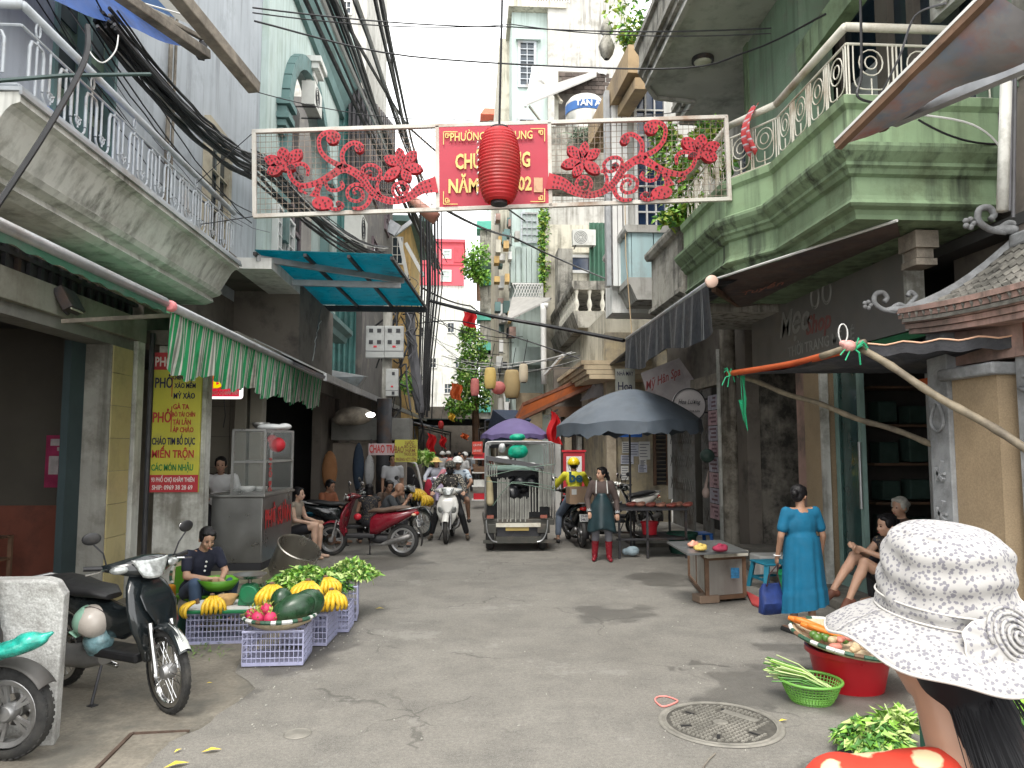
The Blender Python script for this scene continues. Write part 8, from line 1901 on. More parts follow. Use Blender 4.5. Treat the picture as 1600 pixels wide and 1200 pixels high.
wh = ('leftmost distant rider','second distant rider from the left','shopper in the middle of the far market','shopper past the middle of the far market','distant rider right of the white helmet man','shopper by the far right stall','last distant rider at the far right','walker just behind the pillion passenger')
for k,(u,Y_,kd) in enumerate(spots_):
  c_,n_ = cols[k % 7]
  def exh(t,J,q,s): helmet(t,q,s,mat('white_helmet',(.7,.7,.68)),peak=False)
  person('%s wearing %s' % (wh[k],n_),at(u,760,Y_),random.uniform(-.4,.4)+(PI if k % 3 == 2 else 0),{},1.0,top=fab('crowd_%s' % n_.replace(' ','_'),c_),bottom=fab('dark_trousers',(.03,.03,.035)),style='short' if kd == 'none' else None,extra=exh if kd == 'helm' else None,voxel=.03,skin=m_skin2,face=False,group='people far down the market street')
# ================================================================== concrete block and noodle cart
t = thing('concrete_block','whitewashed concrete block standing at the lower left of the street','concrete block',P(40,1150,Z=0),world=True)
q = MB(); c0 = P(84,1168,Z=0); zt = P(96,906,Y=c0.y).z
q.prism([(c0.x-1.6,c0.y,0),(c0.x,c0.y,0),(c0.x+.02,c0.y,zt-.1),(c0.x-.03,c0.y,zt-.02),(c0.x-.1,c0.y,zt),(c0.x-1.6,c0.y,zt+.0)],(-.05,.16,0)); q.obj('slab',mat('whitewash',(.60,.60,.58),.9,var=.15,scale=3,bump=.9,bscale=35,dirt=(.22,.21,.19),dirt_amt=.75,dscale=2.2,fine=.3),t,bevel=.015)
YC = 10.3
ct = thing('food_cart','stainless noodle cart with glass cabinet and red lettering','food cart',P(400,900,Y=YC),world=True)
xa,xb = P(330,800,Y=YC).x,P(410,800,Y=YC).x; zb_,zt = P(400,880,Y=YC).z,P(400,777,Y=YC).z; xc = P(456,800,Y=YC+1.3).x; yb = YC+1.3
m_ss = mat('stainless',(.30,.30,.29),.32,.85,var=.2,scale=1.5)
q = MB(); q.prism([(xa,YC,zb_),(xb,YC,zb_),(xc,yb,zb_),(xa,yb,zb_)],(0,0,zt-zb_)); q.obj('cabinet',m_ss,ct,bevel=.01)
q = MB(); q.prism([(xa-.06,YC-.05,zt),(xb+.04,YC-.05,zt),(xc+.04,yb,zt),(xa-.06,yb,zt)],(0,0,.04)); q.obj('counter_top',m_ss,ct,bevel=.01)
q = MB(); q.prism([(xa-.2,YC-.02,0),(xb+.02,YC-.02,0),(xc,yb,0),(xa-.2,yb,0)],(0,0,zb_-.10)); q.obj('stone_plinth',mat('plinth_cream',(.38,.36,.25),.8,dirt=(.15,.14,.1),dirt_amt=.5),ct)
q = MB(); q.prism([(xa-.2,YC-.0,zb_-.10),(xb-.0,YC-.0,zb_-.10),(xc-.02,yb,zb_-.10),(xa-.2,yb,zb_-.10)],(0,0,.10)); q.obj('recess',m_iron,ct)
gx = P(366,700,Y=YC+.1).x; g0,g1 = zt+.04,P(400,672,Y=YC+.1).z
cor = [(gx,YC+.05),(xb+.0,YC+.05),(xc,yb-.05),(gx+.2,yb-.05)]
q = MB()
for x,y in cor: q.bb((x-.015,y-.015,g0),(x+.015,y+.015,g1))
for z in (g0+.01,(g0+g1)/2,g1):
  for k in range(4): a,b_ = cor[k],cor[(k+1)%4]; q.bar((*a,z),(*b_,z),.028,.028)
q.obj('cabinet_frame',m_ss,ct)
mg = mat('case_glass',(.6,.65,.63),.05,alpha=.08)
for k in (0,1): a,b_ = cor[k],cor[k+1]; q = MB(); q.prism([(*a,g0),(*b_,g0),(*b_,g1),(*a,g1)],(0,.004,0)); q.obj('glass_pane',mg,ct)
q = MB(); q.prism([(*p,(g0+g1)/2) for p in cor],(0,0,.01)); q.obj('shelf',m_ss,ct)
dv_ = V((xc-xb,yb-YC,0)); text('PHỞ SƯỜN',.34,V((xb,YC,(zb_+zt)/2+.12))+dv_*.5+V((.012,-.006,0)),dv_,(0,0,1),m_inkr,ct,bold=.03,maxw=dv_.length*.85)
text('PHỞ BÒ',.14,V((xb,YC+.05,(g0+g1)/2-.2))+dv_*.16+V((.01,-.01,0)),(0,0,-1),dv_,m_inkr,ct,bold=.02)
for k,(f_,z,r,m_,lab) in enumerate(((.25,g0,.12,m_whc,'white bowl on the cabinet floor at the left'),(.5,g0,.10,m_whc,'second white bowl inside the glass cabinet'),(.35,g1+.02,.13,m_ss,'steel basin on top of the glass cabinet'))):
  q = MB(); q.lathe((gx+(xb-gx)*f_*1.2,YC+.3+.2*k,z+.01),[(r*.5,0),(r*.8,r*.3),(r,r*.7),(r*.95,r*.7),(r*.75,r*.3),(.0001,.02)],20); q.obj('bowl',m_,smooth=True,label=lab,cat='bowl')
me = organic([('e',(xb-.05,YC+.5,g1+.05),(.2,.12,.05),None),('e',(xb+.12,YC+.6,g1+.06),(.1,.1,.05),None)],.015,1); omesh('plastic_bag',me,mat('white_plastic',(.6,.6,.6)),None,label='white plastic bags lying on top of the glass cabinet',cat='plastic bag')
me = organic([('e',(xb+.02,YC+.6,g1-.2),(.12,.1,.11),None),('e',(xb-.06,YC+.62,g1-.12),(.07,.07,.07),None)],.015,1); omesh('red_bag',me,m_red,None,label='red bag behind glass in the top of the noodle cart',cat='bag')
q = MB(); c = P(458,878,Y=9.9); Rp = rot_to((.42,-.3,.86)); q.lathe(c,[(.0001,-.2),(.25,-.2),(.27,-.16),(.28,.22),(.295,.23),(.28,.24),(.265,.2),(.255,-.15),(.0001,-.17)],40,rot=Rp); q.obj('stock_pot',mat('dark_steel_pot',(.38,.36,.32),.3,.9,var=.2,scale=2),smooth=40,label='large steel stock pot tilted against the noodle cart',cat='pot')
q = MB(); q.bb((c.x-.2,9.8,0),(c.x+.22,10.1,c.z-.3)); q.bar((c.x-.25,9.95,.02),(c.x+.1,9.95,c.z-.2),.05); q.obj('pot_stand',m_iron,label='black iron stand under the tilted stock pot',cat='stand')
def bucket(c,r,h,m,lab,cat='bucket',name='bucket'):
  t = thing(name,lab,cat,c); q = MB(); q.lathe((0,0,0),[(.0001,.0),(r*.78,0),(r*.95,h*.85),(r*1.04,h*.87),(r*1.04,h),(r*.98,h),(r*.9,h*.8),(r*.74,.02),(.0001,.02)],32); q.obj('tub',m,t,smooth=40); return t
m_bb = mat('blue_plastic2',(.02,.22,.34),.35,var=.08)
t = bucket(P(480,868,Y=11.6)*1,.16,.28,m_bb,'turquoise blue bucket with wire handle beside the noodle cart'); t.location.z = 0; q = MB(); q.tube([(.16*math.cos(a),-.02-.12*math.sin(a),.26-.12*math.sin(a)) for a in [PI*k/10 for k in range(11)]],.006,5); q.obj('handle',m_whc,t)
bucket((-2.9,14.9,.05),.3,.5,m_bb,'big blue water barrel in the shadow of the noodle shop','barrel','barrel')
# ================================================================== crates, baskets, fruit
m_lav = mat('lavender_plastic',(.37,.38,.54),.45,var=.06,dirt=(.3,.3,.4),dirt_amt=.2)
def crate(lab,loc,rz,sx=.5,sy=.42,sz=.27):
  t = thing('crate',lab,'crate',loc,rz,'lavender plastic crates of the fruit stall')
  def side(a,b_):
    q = MB(); a,b_ = V(a),V(b_); n = int((b_-a).length/.036)
    for k in range(n+1): p = a.lerp(b_,k/n); q.bar(p,p+V((0,0,sz)),.012 if k % 4 == 0 else .005,.006,up=(b_-a))
    for k in range(6): z = sz*k/5; q.bar(a+V((0,0,z)),b_+V((0,0,z)),.006,.02 if k in (0,5) else .008)
    q.obj('side_panel',m_lav,t)
  h,w_ = sx/2,sy/2; c = [(-h,-w_,.0),(h,-w_,.0),(h,w_,.0),(-h,w_,.0)]
  for k in range(4): side(c[k],c[(k+1) % 4])
  q = MB(); q.box((0,0,.012),(sx,sy,.01)); q.obj('base',m_lav,t)
  q = MB(); q.tube([V(p)+V((0,0,sz)) for p in c],.012,6,closed=True); q.obj('rim',m_lav,t); return t
crate('front lavender crate carrying the watermelons and dragon fruit',(-1.66,6.70,.02),.03)
crate('lavender crate topped by the green board and scale',(-2.33,7.42,.02),.06,.62)
crate('lavender crate under the banana basket behind the front crate',(-1.52,7.32,.02),-.05,.42)
crate('small lavender crate just behind the banana basket crate',(-1.38,7.75,.02),0,.36,.3,.25)
crate('farthest lavender crate under the leafy greens',(-1.42,8.25,.02),.1,.42,.4,.34)
m_bam = mat('pale_bamboo_weave',(.50,.42,.28),.8,var=.25,scale=30,bump=.4); m_rdk = mat('rim_green',(.03,.09,.055),.6)
def basket(lab,c,R,tilt=(0,0),rim=.018,h=.09):
  t = thing('basket',lab,'basket',c,0); t.rotation_euler = (tilt[0],tilt[1],0)
  q = MB(); q.lathe((0,0,0),[(.0001,0),(R*.6,.0),(R*.9,h*.5),(R,h),(R*.97,h),(R*.86,h*.55),(R*.58,.012),(.0001,.012)],36); q.obj('bowl',m_bam,t,smooth=True)
  q = MB(); n = 44
  for k in range(n):
    a0,a1 = 2*PI*k/n,2*PI*(k+.95)/n; q.mat((m_whc,m_rdk,m_wood,m_rdk)[k % 4] if k % 8 > 3 else (m_rdk,m_whc)[k % 2]); q.tube([(R*math.cos(a),R*math.sin(a),h) for a in (a0,(a0+a1)/2,a1)],rim,6)
  q.obj('bound_rim',None,t); return t
basket('round bamboo tray with bound rim holding watermelons and dragon fruit',(-1.64,6.66,.30),.30)
basket('round bamboo tray of bananas behind the watermelons',(-1.45,7.28,.30),.25)
basket('woven tray holding white paper by the dark herbs',(-1.75,8.35,.22),.28)
basket('green rimmed tray leaning against the wall behind the vendor chair',(-3.35,9.3,.3),.22,(1.2,0))
m_ban_ = mat('banana_yellow',(.72,.46,.03),.45,var=.2,scale=25,dirt=(.25,.15,.03),dirt_amt=.35,dscale=20)
def bananas(lab,c,n=7,s=1.0,rz=0,seed=1):
  R = random.Random(seed); t = thing('banana_bunch',lab,'bananas',c,rz,'bunches of yellow bananas')
  for k in range(n):
    a = (k-(n-1)/2)*.33; q = MB(); pts = []; rs = []; L_ = .17*s*R.uniform(.9,1.1)
    for j in range(8): u = j/7; pts.append((math.sin(a)*(.03+.09*math.sin(u*1.9))*s+.01*R.random(),-.02-math.cos(a)*.10*math.sin(u*2.4)*s-.03*u,.10*s-.13*u*s+.02*math.sin(u*3))); rs.append(.019*s*(.35+.65*math.sin(PI*min(.93,max(.1,u)))**.5))
    q.tube(pts,rs,6); q.obj('banana',m_ban_,t,smooth=True)
  q = MB(); q.tube([(0,0,.12*s),(0,.01,.08*s)],.02*s,6); q.obj('stalk',m_wood,t)
for lab,c,n,s,rz,sd in (('banana bunch left of the green scale',(-2.42,7.25,.33),6,1.1,.4,1),('banana bunch at the left end of the green board',(-2.55,7.22,.30),4,1.0,-.9,2),('banana bunch behind the dragon fruit',(-1.80,6.98,.46),7,1.25,.2,3),('dark stalked banana bunch at the back of the tray',(-1.54,7.28,.43),8,1.3,0,4),
  ('banana bunch at the right rim of the tray',(-1.30,7.18,.37),6,1.2,.4,5),('banana bunch between the melons and the right bunch',(-1.42,7.12,.38),6,1.1,-.3,6),('upper banana bunch right of the dark stalk',(-1.40,7.42,.46),6,1.1,.6,7),('small banana hand above the dragon fruit tray',(-1.75,6.78,.38),4,.9,-.4,8)): bananas(lab,c,n,s,rz,sd)
bananas('yellow bananas heaped on the motorbike behind the bald man',at(650,790,15.6)[:2]+(.78,),9,1.7,.3,9); bananas('second heap of bananas by the bald man motorbike',at(661,795,15.5)[:2]+(.68,),8,1.6,1.0,10)
m_wm = mat('watermelon_green',(.018,.055,.025),.3,var=.35,scale=14)
for k,(c,r,lab) in enumerate((((-1.52,6.62,.45),(.20,.125,.12),'largest dark green watermelon at the front of the tray'),((-1.66,6.78,.48),(.10,.09,.12),'upright small watermelon behind the dragon fruit'),((-1.42,6.72,.47),(.15,.12,.125),'watermelon at the right rear of the tray'))):
  q = MB(); q.ell(c,r,20,12,rot=Euler((0,-.35*(k != 1),.3)).to_matrix()); q.obj('watermelon',m_wm,smooth=True,label=lab,cat='watermelon',group='dark green watermelons on the tray')
m_df = mat('dragonfruit_pink',(.55,.03,.11),.5,var=.2,scale=20); m_dfg = mat('dragonfruit_scale',(.35,.4,.08),.6)
for k,(c,lab) in enumerate((((-1.79,6.52,.40),'left dragon fruit at the front rim'),((-1.68,6.50,.40),'right dragon fruit at the front rim'),((-1.87,6.60,.41),'dragon fruit at the far left of the tray'),((-1.76,6.66,.44),'dragon fruit tucked under the bananas'))):
  t = thing('dragon_fruit',lab,'dragon fruit',c,.7*k,'pink dragon fruit on the tray'); q = MB(); q.ell((0,0,0),(.06,.05,.052),14,10); q.obj('flesh',m_df,t,smooth=True); q = MB(); R = random.Random(k)
  for j in range(16): a,e_ = R.uniform(0,6.3),R.uniform(-.5,1.3); d = V((math.cos(a)*math.cos(e_),math.sin(a)*math.cos(e_),math.sin(e_))); q.leaf(d*.05,d+V((0,0,.6)),.055,.02)
  q.obj('scales',m_dfg,t,kind='stuff')
mg1 = mat('leaf_bright',(.20,.40,.05),.5,var=.3,scale=20); mg2 = mat('leaf_mid',(.07,.20,.035),.5,var=.3,scale=20); mg3 = mat('leaf_pale',(.42,.55,.18),.5,var=.2,scale=20); mg4 = mat('leaf_dark',(.02,.06,.02),.5,var=.3,scale=20); mst = mat('stem_pale',(.45,.55,.25),.5)
def heap(name,lab,c,r,n,L_,W_,mats_,seed=1,up=.7,stems=0,cat='vegetables',group=None,hang=0):
  R = random.Random(seed); b = MB()
  for k in range(n):
    a = R.uniform(0,2*PI); rr = R.random()**.5; e_ = R.random(); p = V((c[0]+r[0]*rr*math.cos(a),c[1]+r[1]*rr*math.sin(a),c[2]+r[2]*(1-rr**2)*(.3+.7*e_))); d = V((math.cos(a)*rr*1.2+R.gauss(0,.45),math.sin(a)*rr*1.2+R.gauss(0,.45),up*R.uniform(-.2,1.2)-hang))
    b.mat(R.choice(mats_)); b.leaf(p,d,L_*R.uniform(.6,1.25),W_*R.uniform(.6,1.2),up=(R.gauss(0,.5),R.gauss(0,.5),1),curl=R.uniform(.1,.9))
    if stems and k % stems == 0: b.mat(mst); b.tube([p-d.normalized()*L_*.8,p+d.normalized()*L_*.3],.004,4)
  o = b.obj(name,None,label=lab,cat=cat,kind='stuff' if not cat else None,group=group); return o
heap('leafy_greens','big heap of bright lettuce on the far crates of the fruit stall',(-1.75,8.15,.38),(.34,.28,.16),1100,.085,.06,[mg1,mg1,mg2,mg3],1,stems=9)
heap('leafy_greens','pale celery and lettuce heap on the farthest crate at the right',(-1.30,8.4,.40),(.26,.22,.16),750,.095,.045,[mg3,mg1,mg3,mg2],2,up=1.1,stems=4)
heap('leafy_greens','bunch of water spinach hanging over the lavender crate',(-1.50,7.85,.36),(.26,.2,.10),550,.08,.04,[mg2,mg1,mg4],3)
heap('herbs','dark green herbs piled behind the scale near the vendor',(-2.15,8.35,.18),(.38,.3,.16),520,.07,.03,[mg4,mg4,mg2],4)
heap('leafy_greens','fresh choy leaves lying on the ground at the lower right',tuple(P(1362,1165,Z=.05)),(.19,.19,.13),750,.07,.042,[mg1,mg2,mg2,mg3],5,stems=5)
heap('leafy_greens','pale yellow green pak choi beside the sun hat woman neck',tuple(P(1398,1140,Z=.08)),(.10,.11,.10),90,.10,.05,[mg3,mg3,mg1],6,up=1.6,stems=2)
heap('leafy_greens','lettuce heap behind the shoulder of the sun hat woman at the right edge',tuple(P(1590,1112,Y=3.6)),(.22,.25,.12),420,.10,.07,[mg1,mg2,mg3],7,stems=5)
q = MB(); c = P(1580,1140,Y=3.6); q.bb((c.x-.16,3.4,0),(c.x+.5,4.1,c.z-.02)); q.obj('box',mat('dark_green_plastic',(.01,.06,.04)),label='dark crate carrying the lettuce at the right edge',cat='box')
# green board, scale, basin, vendor chair
t = thing('board','green edged white board lying on the left crate','board',(-2.33,7.42,.292)); q = MB(); q.box((0,0,.018),(.70,.5,.03)); q.obj('edge',mat('green_rubber',(.01,.16,.06),.5),t,bevel=.008); q = MB(); q.box((0,0,.037),(.64,.44,.008)); q.obj('top',m_whc,t)
m_sc = mat('scale_green',(.02,.20,.085),.4,var=.1,dirt=(.05,.1,.06)); t = thing('market_scale','green dial market scale with steel pan on the board','scale',(-2.12,7.40,.335))
q = MB(); q.lathe((0,0,0),[(.0001,0),(.12,0),(.115,.03),(.10,.15),(.08,.19),(.03,.2),(.0001,.2)],4,rot=Euler((0,0,.7)).to_matrix()); q.cyl((.02,-.06,.11),.085,.05,20,rot=rot_to((0,-1,0))); q.obj('body',m_sc,t,bevel=.012); q = MB(); q.cyl((0,0,.2),.02,.06,8); q.lathe((0,0,.25),[(.0001,0),(.11,.01),(.155,.035),(.16,.035),(.11,.0),(.0001,-.008)],28); q.obj('pan',m_ss,t,smooth=40)
q = MB(); q.lathe((-2.32,7.38,.335),[(.05,0),(.09,.06),(.10,.09),(.095,.09),(.085,.06),(.0001,.02)],20); q.obj('small_basket',mat('straw',(.5,.32,.14),.8,bump=.6,bscale=80),smooth=True,label='small tan straw basket between bananas and scale',cat='basket')
def chair_low(lab,loc,rz,m,back=True,s=1.0):
  t = thing('stool' if not back else 'chair',lab,'stool' if not back else 'chair',loc,rz); h = .26*s; w_ = .17*s
  q = MB(); q.box((0,0,h),(w_*2,w_*2,.025)); q.obj('seat',m,t,bevel=.012)
  for sx in (-1,1):
    for sy in (-1,1): q = MB(); q.bar((sx*w_*.82,sy*w_*.82,h-.01),(sx*w_*1.05,sy*w_*1.05,0),.05*s,.04*s); q.obj('leg',m,t,bevel=.006)
  q = MB()
  for sx in (-1,1): q.bar((sx*w_*.9,-w_*.9,h*.4),(sx*w_*.9,w_*.9,h*.4),.015,.03)
  q.bar((-w_*.9,w_*.95,h*.4),(w_*.9,w_*.95,h*.4),.015,.03); q.obj('stretcher',m,t)
  if back: q = MB(); q.grid(lambda u_,v_: V(((u_-.5)*w_*1.9*(1-.2*v_),w_+.05*math.sin(PI*u_)+.03*v_,h+.02+.28*v_)),8,6,thick=(0,.015,0)); q.obj('backrest',m,t,smooth=40)
  return t
m_lg = mat('lime_plastic',(.10,.30,.02),.4,var=.06); vr = math.radians(48); chair_low('lime green low plastic chair under the seated vendor',(vl.x-.03,8.2,0),vr,m_lg)
c = V((vl.x,8.15,.37))+Matrix.Rotation(vr,3,'Z') @ V((0,-.42,.02)); q = MB(); q.lathe(c,[(.0001,0),(.13,0),(.2,.11),(.21,.11),(.14,.01),(.0001,.015)],28); q.obj('basin',m_lg,smooth=True,label='green plastic basin on the lap of the seated vendor',cat='basin')
q = MB(); q.prism([P(418,915,Y=8.5),P(455,905,Y=8.5),P(460,922,Y=8.3),P(425,926,Y=8.3)],(0,.02,.01)); q.obj('paper',m_wfr,label='white paper sheet on the tray behind the bananas',cat='paper')
q = MB(); q.box((-1.95,7.95,.2),(.5,.35,.26)); q.obj('styrofoam_box',mat('redwhite_box',(.5,.45,.45),.7),label='low white box with red band behind the scale',cat='box'); q = MB(); q.box((-1.95,7.77,.29),(.5,.01,.05)); q.obj('tape',m_red,label='red tape along the white box behind the scale',cat='tape')
q = MB(); q.box((-3.2,7.9,.22),(.3,.3,.4)); q.obj('bin',mat('orange_plastic',(.5,.2,.01),.5),bevel=.03,label='orange plastic bin behind the lime chair',cat='bin')
q = MB(); q.box((-2.86,7.35,.14),(.28,.4,.26)); q.obj('crate_dark',mat('dark_green_plastic',(.01,.06,.04),.5),bevel=.01,label='dark green crate beside the board crate',cat='crate')
# ================================================================== right stalls
ic = P(1108,940,Z=0); t = thing('vendor_counter','battered metal box counter with flat steel top on the right','counter',(ic.x,ic.y,0),world=True)
m_gal = mat('dull_white_sheet',(.42,.41,.38),.5,.3,var=.1,scale=2,dirt=(.22,.2,.18),dirt_amt=.5,streak=(.25,.2,.16)); a,b_,c = P(1105,935,Z=.06),P(1163,930,Z=.06),P(1078,900,Z=.06); zt = P(1105,868,Y=a.y).z
d = b_+(c-a); q = MB(); q.prism([a,b_,d,c],(0,0,zt-.1)); q.obj('box',m_gal,t)
up = V((0,0,zt-.1))
for p in (a,b_,c,d): q = MB(); q.bar(p,p+up,.045,.045); q.obj('corner_post',m_wood,t)
q = MB(); q.bar(a,b_,.04,.05); q.bar(a,c,.04,.05); q.bar(a+up,b_+up,.04,.04); q.bar(a+up,c+up,.04,.04); mdl = a.lerp(c,.55); q.bar(mdl,mdl+up,.02,.02); q.obj('edge_frame',m_wood,t)
q = MB(); q.bar(a+up+V((-.02,-.03,.05)),b_+up+V((.03,-.03,.05)),.08,.07); q.obj('rim_board',m_railw,t,bevel=.01)
tp4 = [P(1074,868,Z=zt+.07),P(1170,864,Z=zt+.07),P(1125,846,Z=zt+.10),P(1042,849,Z=zt+.10)]; q = MB(); q.prism(tp4,(0,0,.02)); q.obj('steel_top',mat('top_steel',(.26,.27,.27),.35,.7,var=.15,dirt=(.15,.14,.13)),t)
q = MB(); x = P(1148,895,Y=a.y-.02); q.box((x.x,x.y-.012,x.z),(.10,.004,.12)); q.obj('blue_sticker',mat('sticker_blue',(.05,.25,.5),.5,var=.4,scale=30),t)
q = MB(); p = P(1103,941,Z=0); q.box((p.x,p.y,.05),(.26,.2,.09),rz=.2); q.obj('brick',mat('brown_brick',(.2,.14,.1),.9,bump=.5),bevel=.01,label='brown brick chocking the metal box counter',cat='brick')
for u,v,r,m_,lab in ((1083,852,.07,mat('raw_pork',(.55,.26,.18),.4,var=.3,scale=20),'heap of pale meat at the back of the steel top'),(1094,857,.08,mat('corn_yellow',(.5,.36,.09),.5,var=.3,scale=40,bump=1,bscale=60),'dish of yellow kernels on the steel top'),(1125,858,.09,mat('magenta_cloth',(.19,.01,.035),.8,var=.3,scale=20,bump=.6),'crumpled crimson cloth on the steel top')):
  c = P(u,v,Z=zt+.13); me = organic([('e',c,(r,r*.8,r*.35),None),('e',c+V((r*.5,.02,.02)),(r*.6,r*.5,r*.4),None),('e',c+V((-r*.5,0,.01)),(r*.5,r*.5,r*.35),None),('e',c+V((0,0,.04)),(r*.4,r*.4,r*.3),None)],.01,1); omesh('goods',me,m_,None,label=lab,cat='goods on counter')
m_bl = mat('blue_stool_plastic',(.02,.12,.42),.4,var=.08); m_tl = mat('teal_stool_plastic',(.02,.20,.30),.4,var=.08)
chair_low('royal blue plastic stool by the folding gate',at(1092,846,13.2),.1,m_bl,False,1.15); chair_low('teal plastic stool between the counter and the blue dress woman',(3.95,9.6,0),.1,m_tl,False,1.3)
t = bucket((3.98,9.15,.0),.15,.3,mat('green_tub',(.02,.30,.13),.4),'green lidded tub below the teal stool','tub','tub')
q = MB(); q.box((4.3,10.5,.16),(.5,.4,.3)); q.obj('foam_box',m_whc,bevel=.02,label='white foam box behind the metal counter',cat='box')
q = MB(); pts = [P(1165,925,Z=.01),P(1190,938,Z=.01),P(1200,955,Z=.01),P(1175,945,Z=.01)]; q.prism(pts,(0,0,.02)); q.obj('red_mat',mat('faded_red',(.45,.06,.06),.7),label='red plastic mat edge on the ground beside the blue bag',cat='mat')
# meat stall under umbrella
t = thing('meat_stall','iron trestle meat stall under the grey umbrella','stall',(2.95,12.6,0),world=True); zt = P(1010,797,Y=12.3).z; xa,xb = P(962,797,Y=12.3).x,P(1073,797,Y=12.3).x
q = MB(); q.bb((xa,12.2,zt),(xb,13.3,zt+.03)); q.obj('table_top',m_iron,t)
for x in (xa+.03,xa+.5,xb-.05):
  for y in (12.24,13.25): q = MB(); q.bb((x,y,0),(x+.035,y+.035,zt)); q.obj('leg',m_iron,t)
q = MB(); q.bb((xa,12.24,.3),(xb,12.27,.33)); q.bb((xa,13.2,.3),(xb,13.23,.33)); q.bb((xa+.5,12.24,.30),(xb,13.2,.32)); q.obj('lower_shelf',m_iron,t)
R = random.Random(6); mm1 = mat('raw_meat',(.42,.12,.09),.35,var=.4,scale=18)
for k in range(7):
  c = V((xa+.35+.16*k,12.5+.3*R.random(),zt+.06)); me = organic([('e',c,(.09,.08,.04),None),('e',c+V((.05,.03,.02)),(.06,.05,.03),None)],.012,1); omesh('meat_piece',me,(mm1,mat('raw_pork',(.55,.26,.18)))[k % 2],None,label=('%s piece of meat on the trestle stall counted from the left' % ('first','second','third','fourth','fifth','sixth','seventh')[k]),cat='meat',group='meat on the trestle stall')
bucket((3.1,12.8,.33),.15,.22,m_red,'small red bucket on the lower shelf of the meat stall'); bucket((3.7,12.9,0.0),.26,.35,mat('dark_green_plastic',(.01,.06,.04)),'dark green basin under the meat stall','basin','basin')
me = organic([('e',(2.72,12.45,.1),(.12,.1,.08),None),('e',(2.62,12.5,.08),(.07,.07,.06),None)],.015,1); omesh('plastic_bag',me,mat('pale_blue_bag',(.35,.45,.5),.3,bump=.8),None,label='pale blue plastic bag on the road by the meat stall legs',cat='plastic bag')
me = organic([('e',P(1103,770,Y=13.0),(.07,.06,.10),None),('c',P(1103,760,Y=13.0),P(1107,735,Y=13.1),.03,.008)],.012,1); omesh('hanging_bag',me,mat('pinkish_bag',(.42,.32,.28),.4),None,label='small plastic bag of food hanging on the folding gate',cat='bag')
q = MB(); q.ell(P(1105,712,Y=13.6),(.14,.1,.13),16,8); q.obj('hanging_helmet',mat('dull_green',(.05,.09,.075),.5),smooth=True,label='dull green helmet hanging in the folding gate gap',cat='helmet')
# baskets at lower right
p = P(1338,1092,Z=0); t = bucket((p.x+.10,p.y+.28,0),.31,.30,mat('crimson_plastic',(.42,.008,.015),.35,var=.06),'large crimson tub under the vegetable tray at right','tub','tub')
bt = basket('bamboo tray with carrots limes and ginger resting on the crimson tub',(p.x+.09,p.y+.24,.30),.44,(.10,.10),.016,.08)
def pt(x,y,z=0): return Matrix.Translation(bt.location) @ bt.rotation_euler.to_matrix().to_4x4() @ V((x,y,z))
mc_ = mat('carrot_orange',(.62,.17,.02),.5,var=.12,scale=30)
for k in range(4): q = MB(); a = pt(-.40+.02*k,.24-.07*k,.12+.02*(k % 2)); b_ = pt(-.12+.02*k,.12-.07*k,.09); q.tube([a,a.lerp(b_,.2),a.lerp(b_,.7),b_],[.016,.027,.02,.006],8); q.obj('carrot',mc_,smooth=True,label='%s carrot on the tray over the crimson tub' % ('rearmost','second rear','third','front')[k],cat='carrot',group='carrots on the tray')
R = random.Random(9)
for k in range(9): q = MB(); q.ell(pt(-.06+.09*(k % 3)+.02*R.random(),.24-.08*(k//3),.10+.02*(k % 2)),(.04,.04,.036),10,7); q.obj('tomato',mat('tomato_red',(.48,.02,.03),.25,var=.2),smooth=True,cat='tomato',label='dark red tomato, %s in the %s row of tomatoes on the tray' % (('left one','middle one','right one')[k%3],('rear','centre','front')[k//3]),group='tomatoes on the tray')
for k in range(8): q = MB(); q.ell(pt(-.30+.07*(k % 4),-.02-.06*(k//4)+.02*R.random(),.08),(.035,.03,.03),10,7); q.obj('lime',mat('lime_green',(.07,.16,.03),.35,var=.3),smooth=True,cat='lime',label='green lime, %s from the left in the %s row by the tray rim' % (('first','second','third','last')[k%4],('rear','front')[k//4]),group='limes on the tray')
ORD = ('first','second','third','fourth','fifth','sixth','seventh','eighth','ninth','tenth','eleventh','twelfth','thirteenth','fourteenth','fifteenth','sixteenth')
for k in range(16):
  c = pt(-.27+.035*k,-.32+.27*R.random(),.085+.02*R.random()); me = organic([('e',c,(.05,.03,.026),Euler((0,0,R.uniform(0,3))).to_matrix()),('e',c+V((.03,.02,.0)),(.03,.022,.022),None)],.01,0); omesh('ginger',me,mat('ginger_tan',(.45,.33,.2),.8,var=.3,scale=40) if k % 3 else mat('shallot_pink',(.45,.16,.12),.5),None,label='%s %s from the left in the heap on the vegetable tray' % (ORD[k],'ginger knob' if k % 3 else 'pink shallot clump'),cat='ginger',group='ginger and shallots on the tray')
p = P(1285,1108,Z=0); t = thing('colander','lime green mesh colander of spring onions at lower right','colander',(p.x,p.y+.17,0)); m_co = mat('colander_green',(.14,.34,.06),.4,var=.08); q = MB()
rr = lambda z: .135+.075*(z/.15)**.7
for k in range(48): a = 2*PI*k/48; q.tube([(rr(z)*math.cos(a),rr(z)*math.sin(a),z) for z in (0,.05,.1,.14)],.004,4)
for z in (.002,.02,.04,.06,.08,.10,.12): q.tube([(rr(z)*math.cos(a),rr(z)*math.sin(a),z) for a in [2*PI*j/40 for j in range(40)]],.004,4,closed=True)
q.obj('mesh',m_co,t,kind='stuff'); q = MB(); q.tube([(.215*math.cos(a),.215*math.sin(a),.15) for a in [2*PI*j/40 for j in range(40)]],.011,8,closed=True); q.cyl((0,0,.002),.13,.006,28); q.obj('rim',m_co,t,smooth=True)
q = MB(); R = random.Random(5)
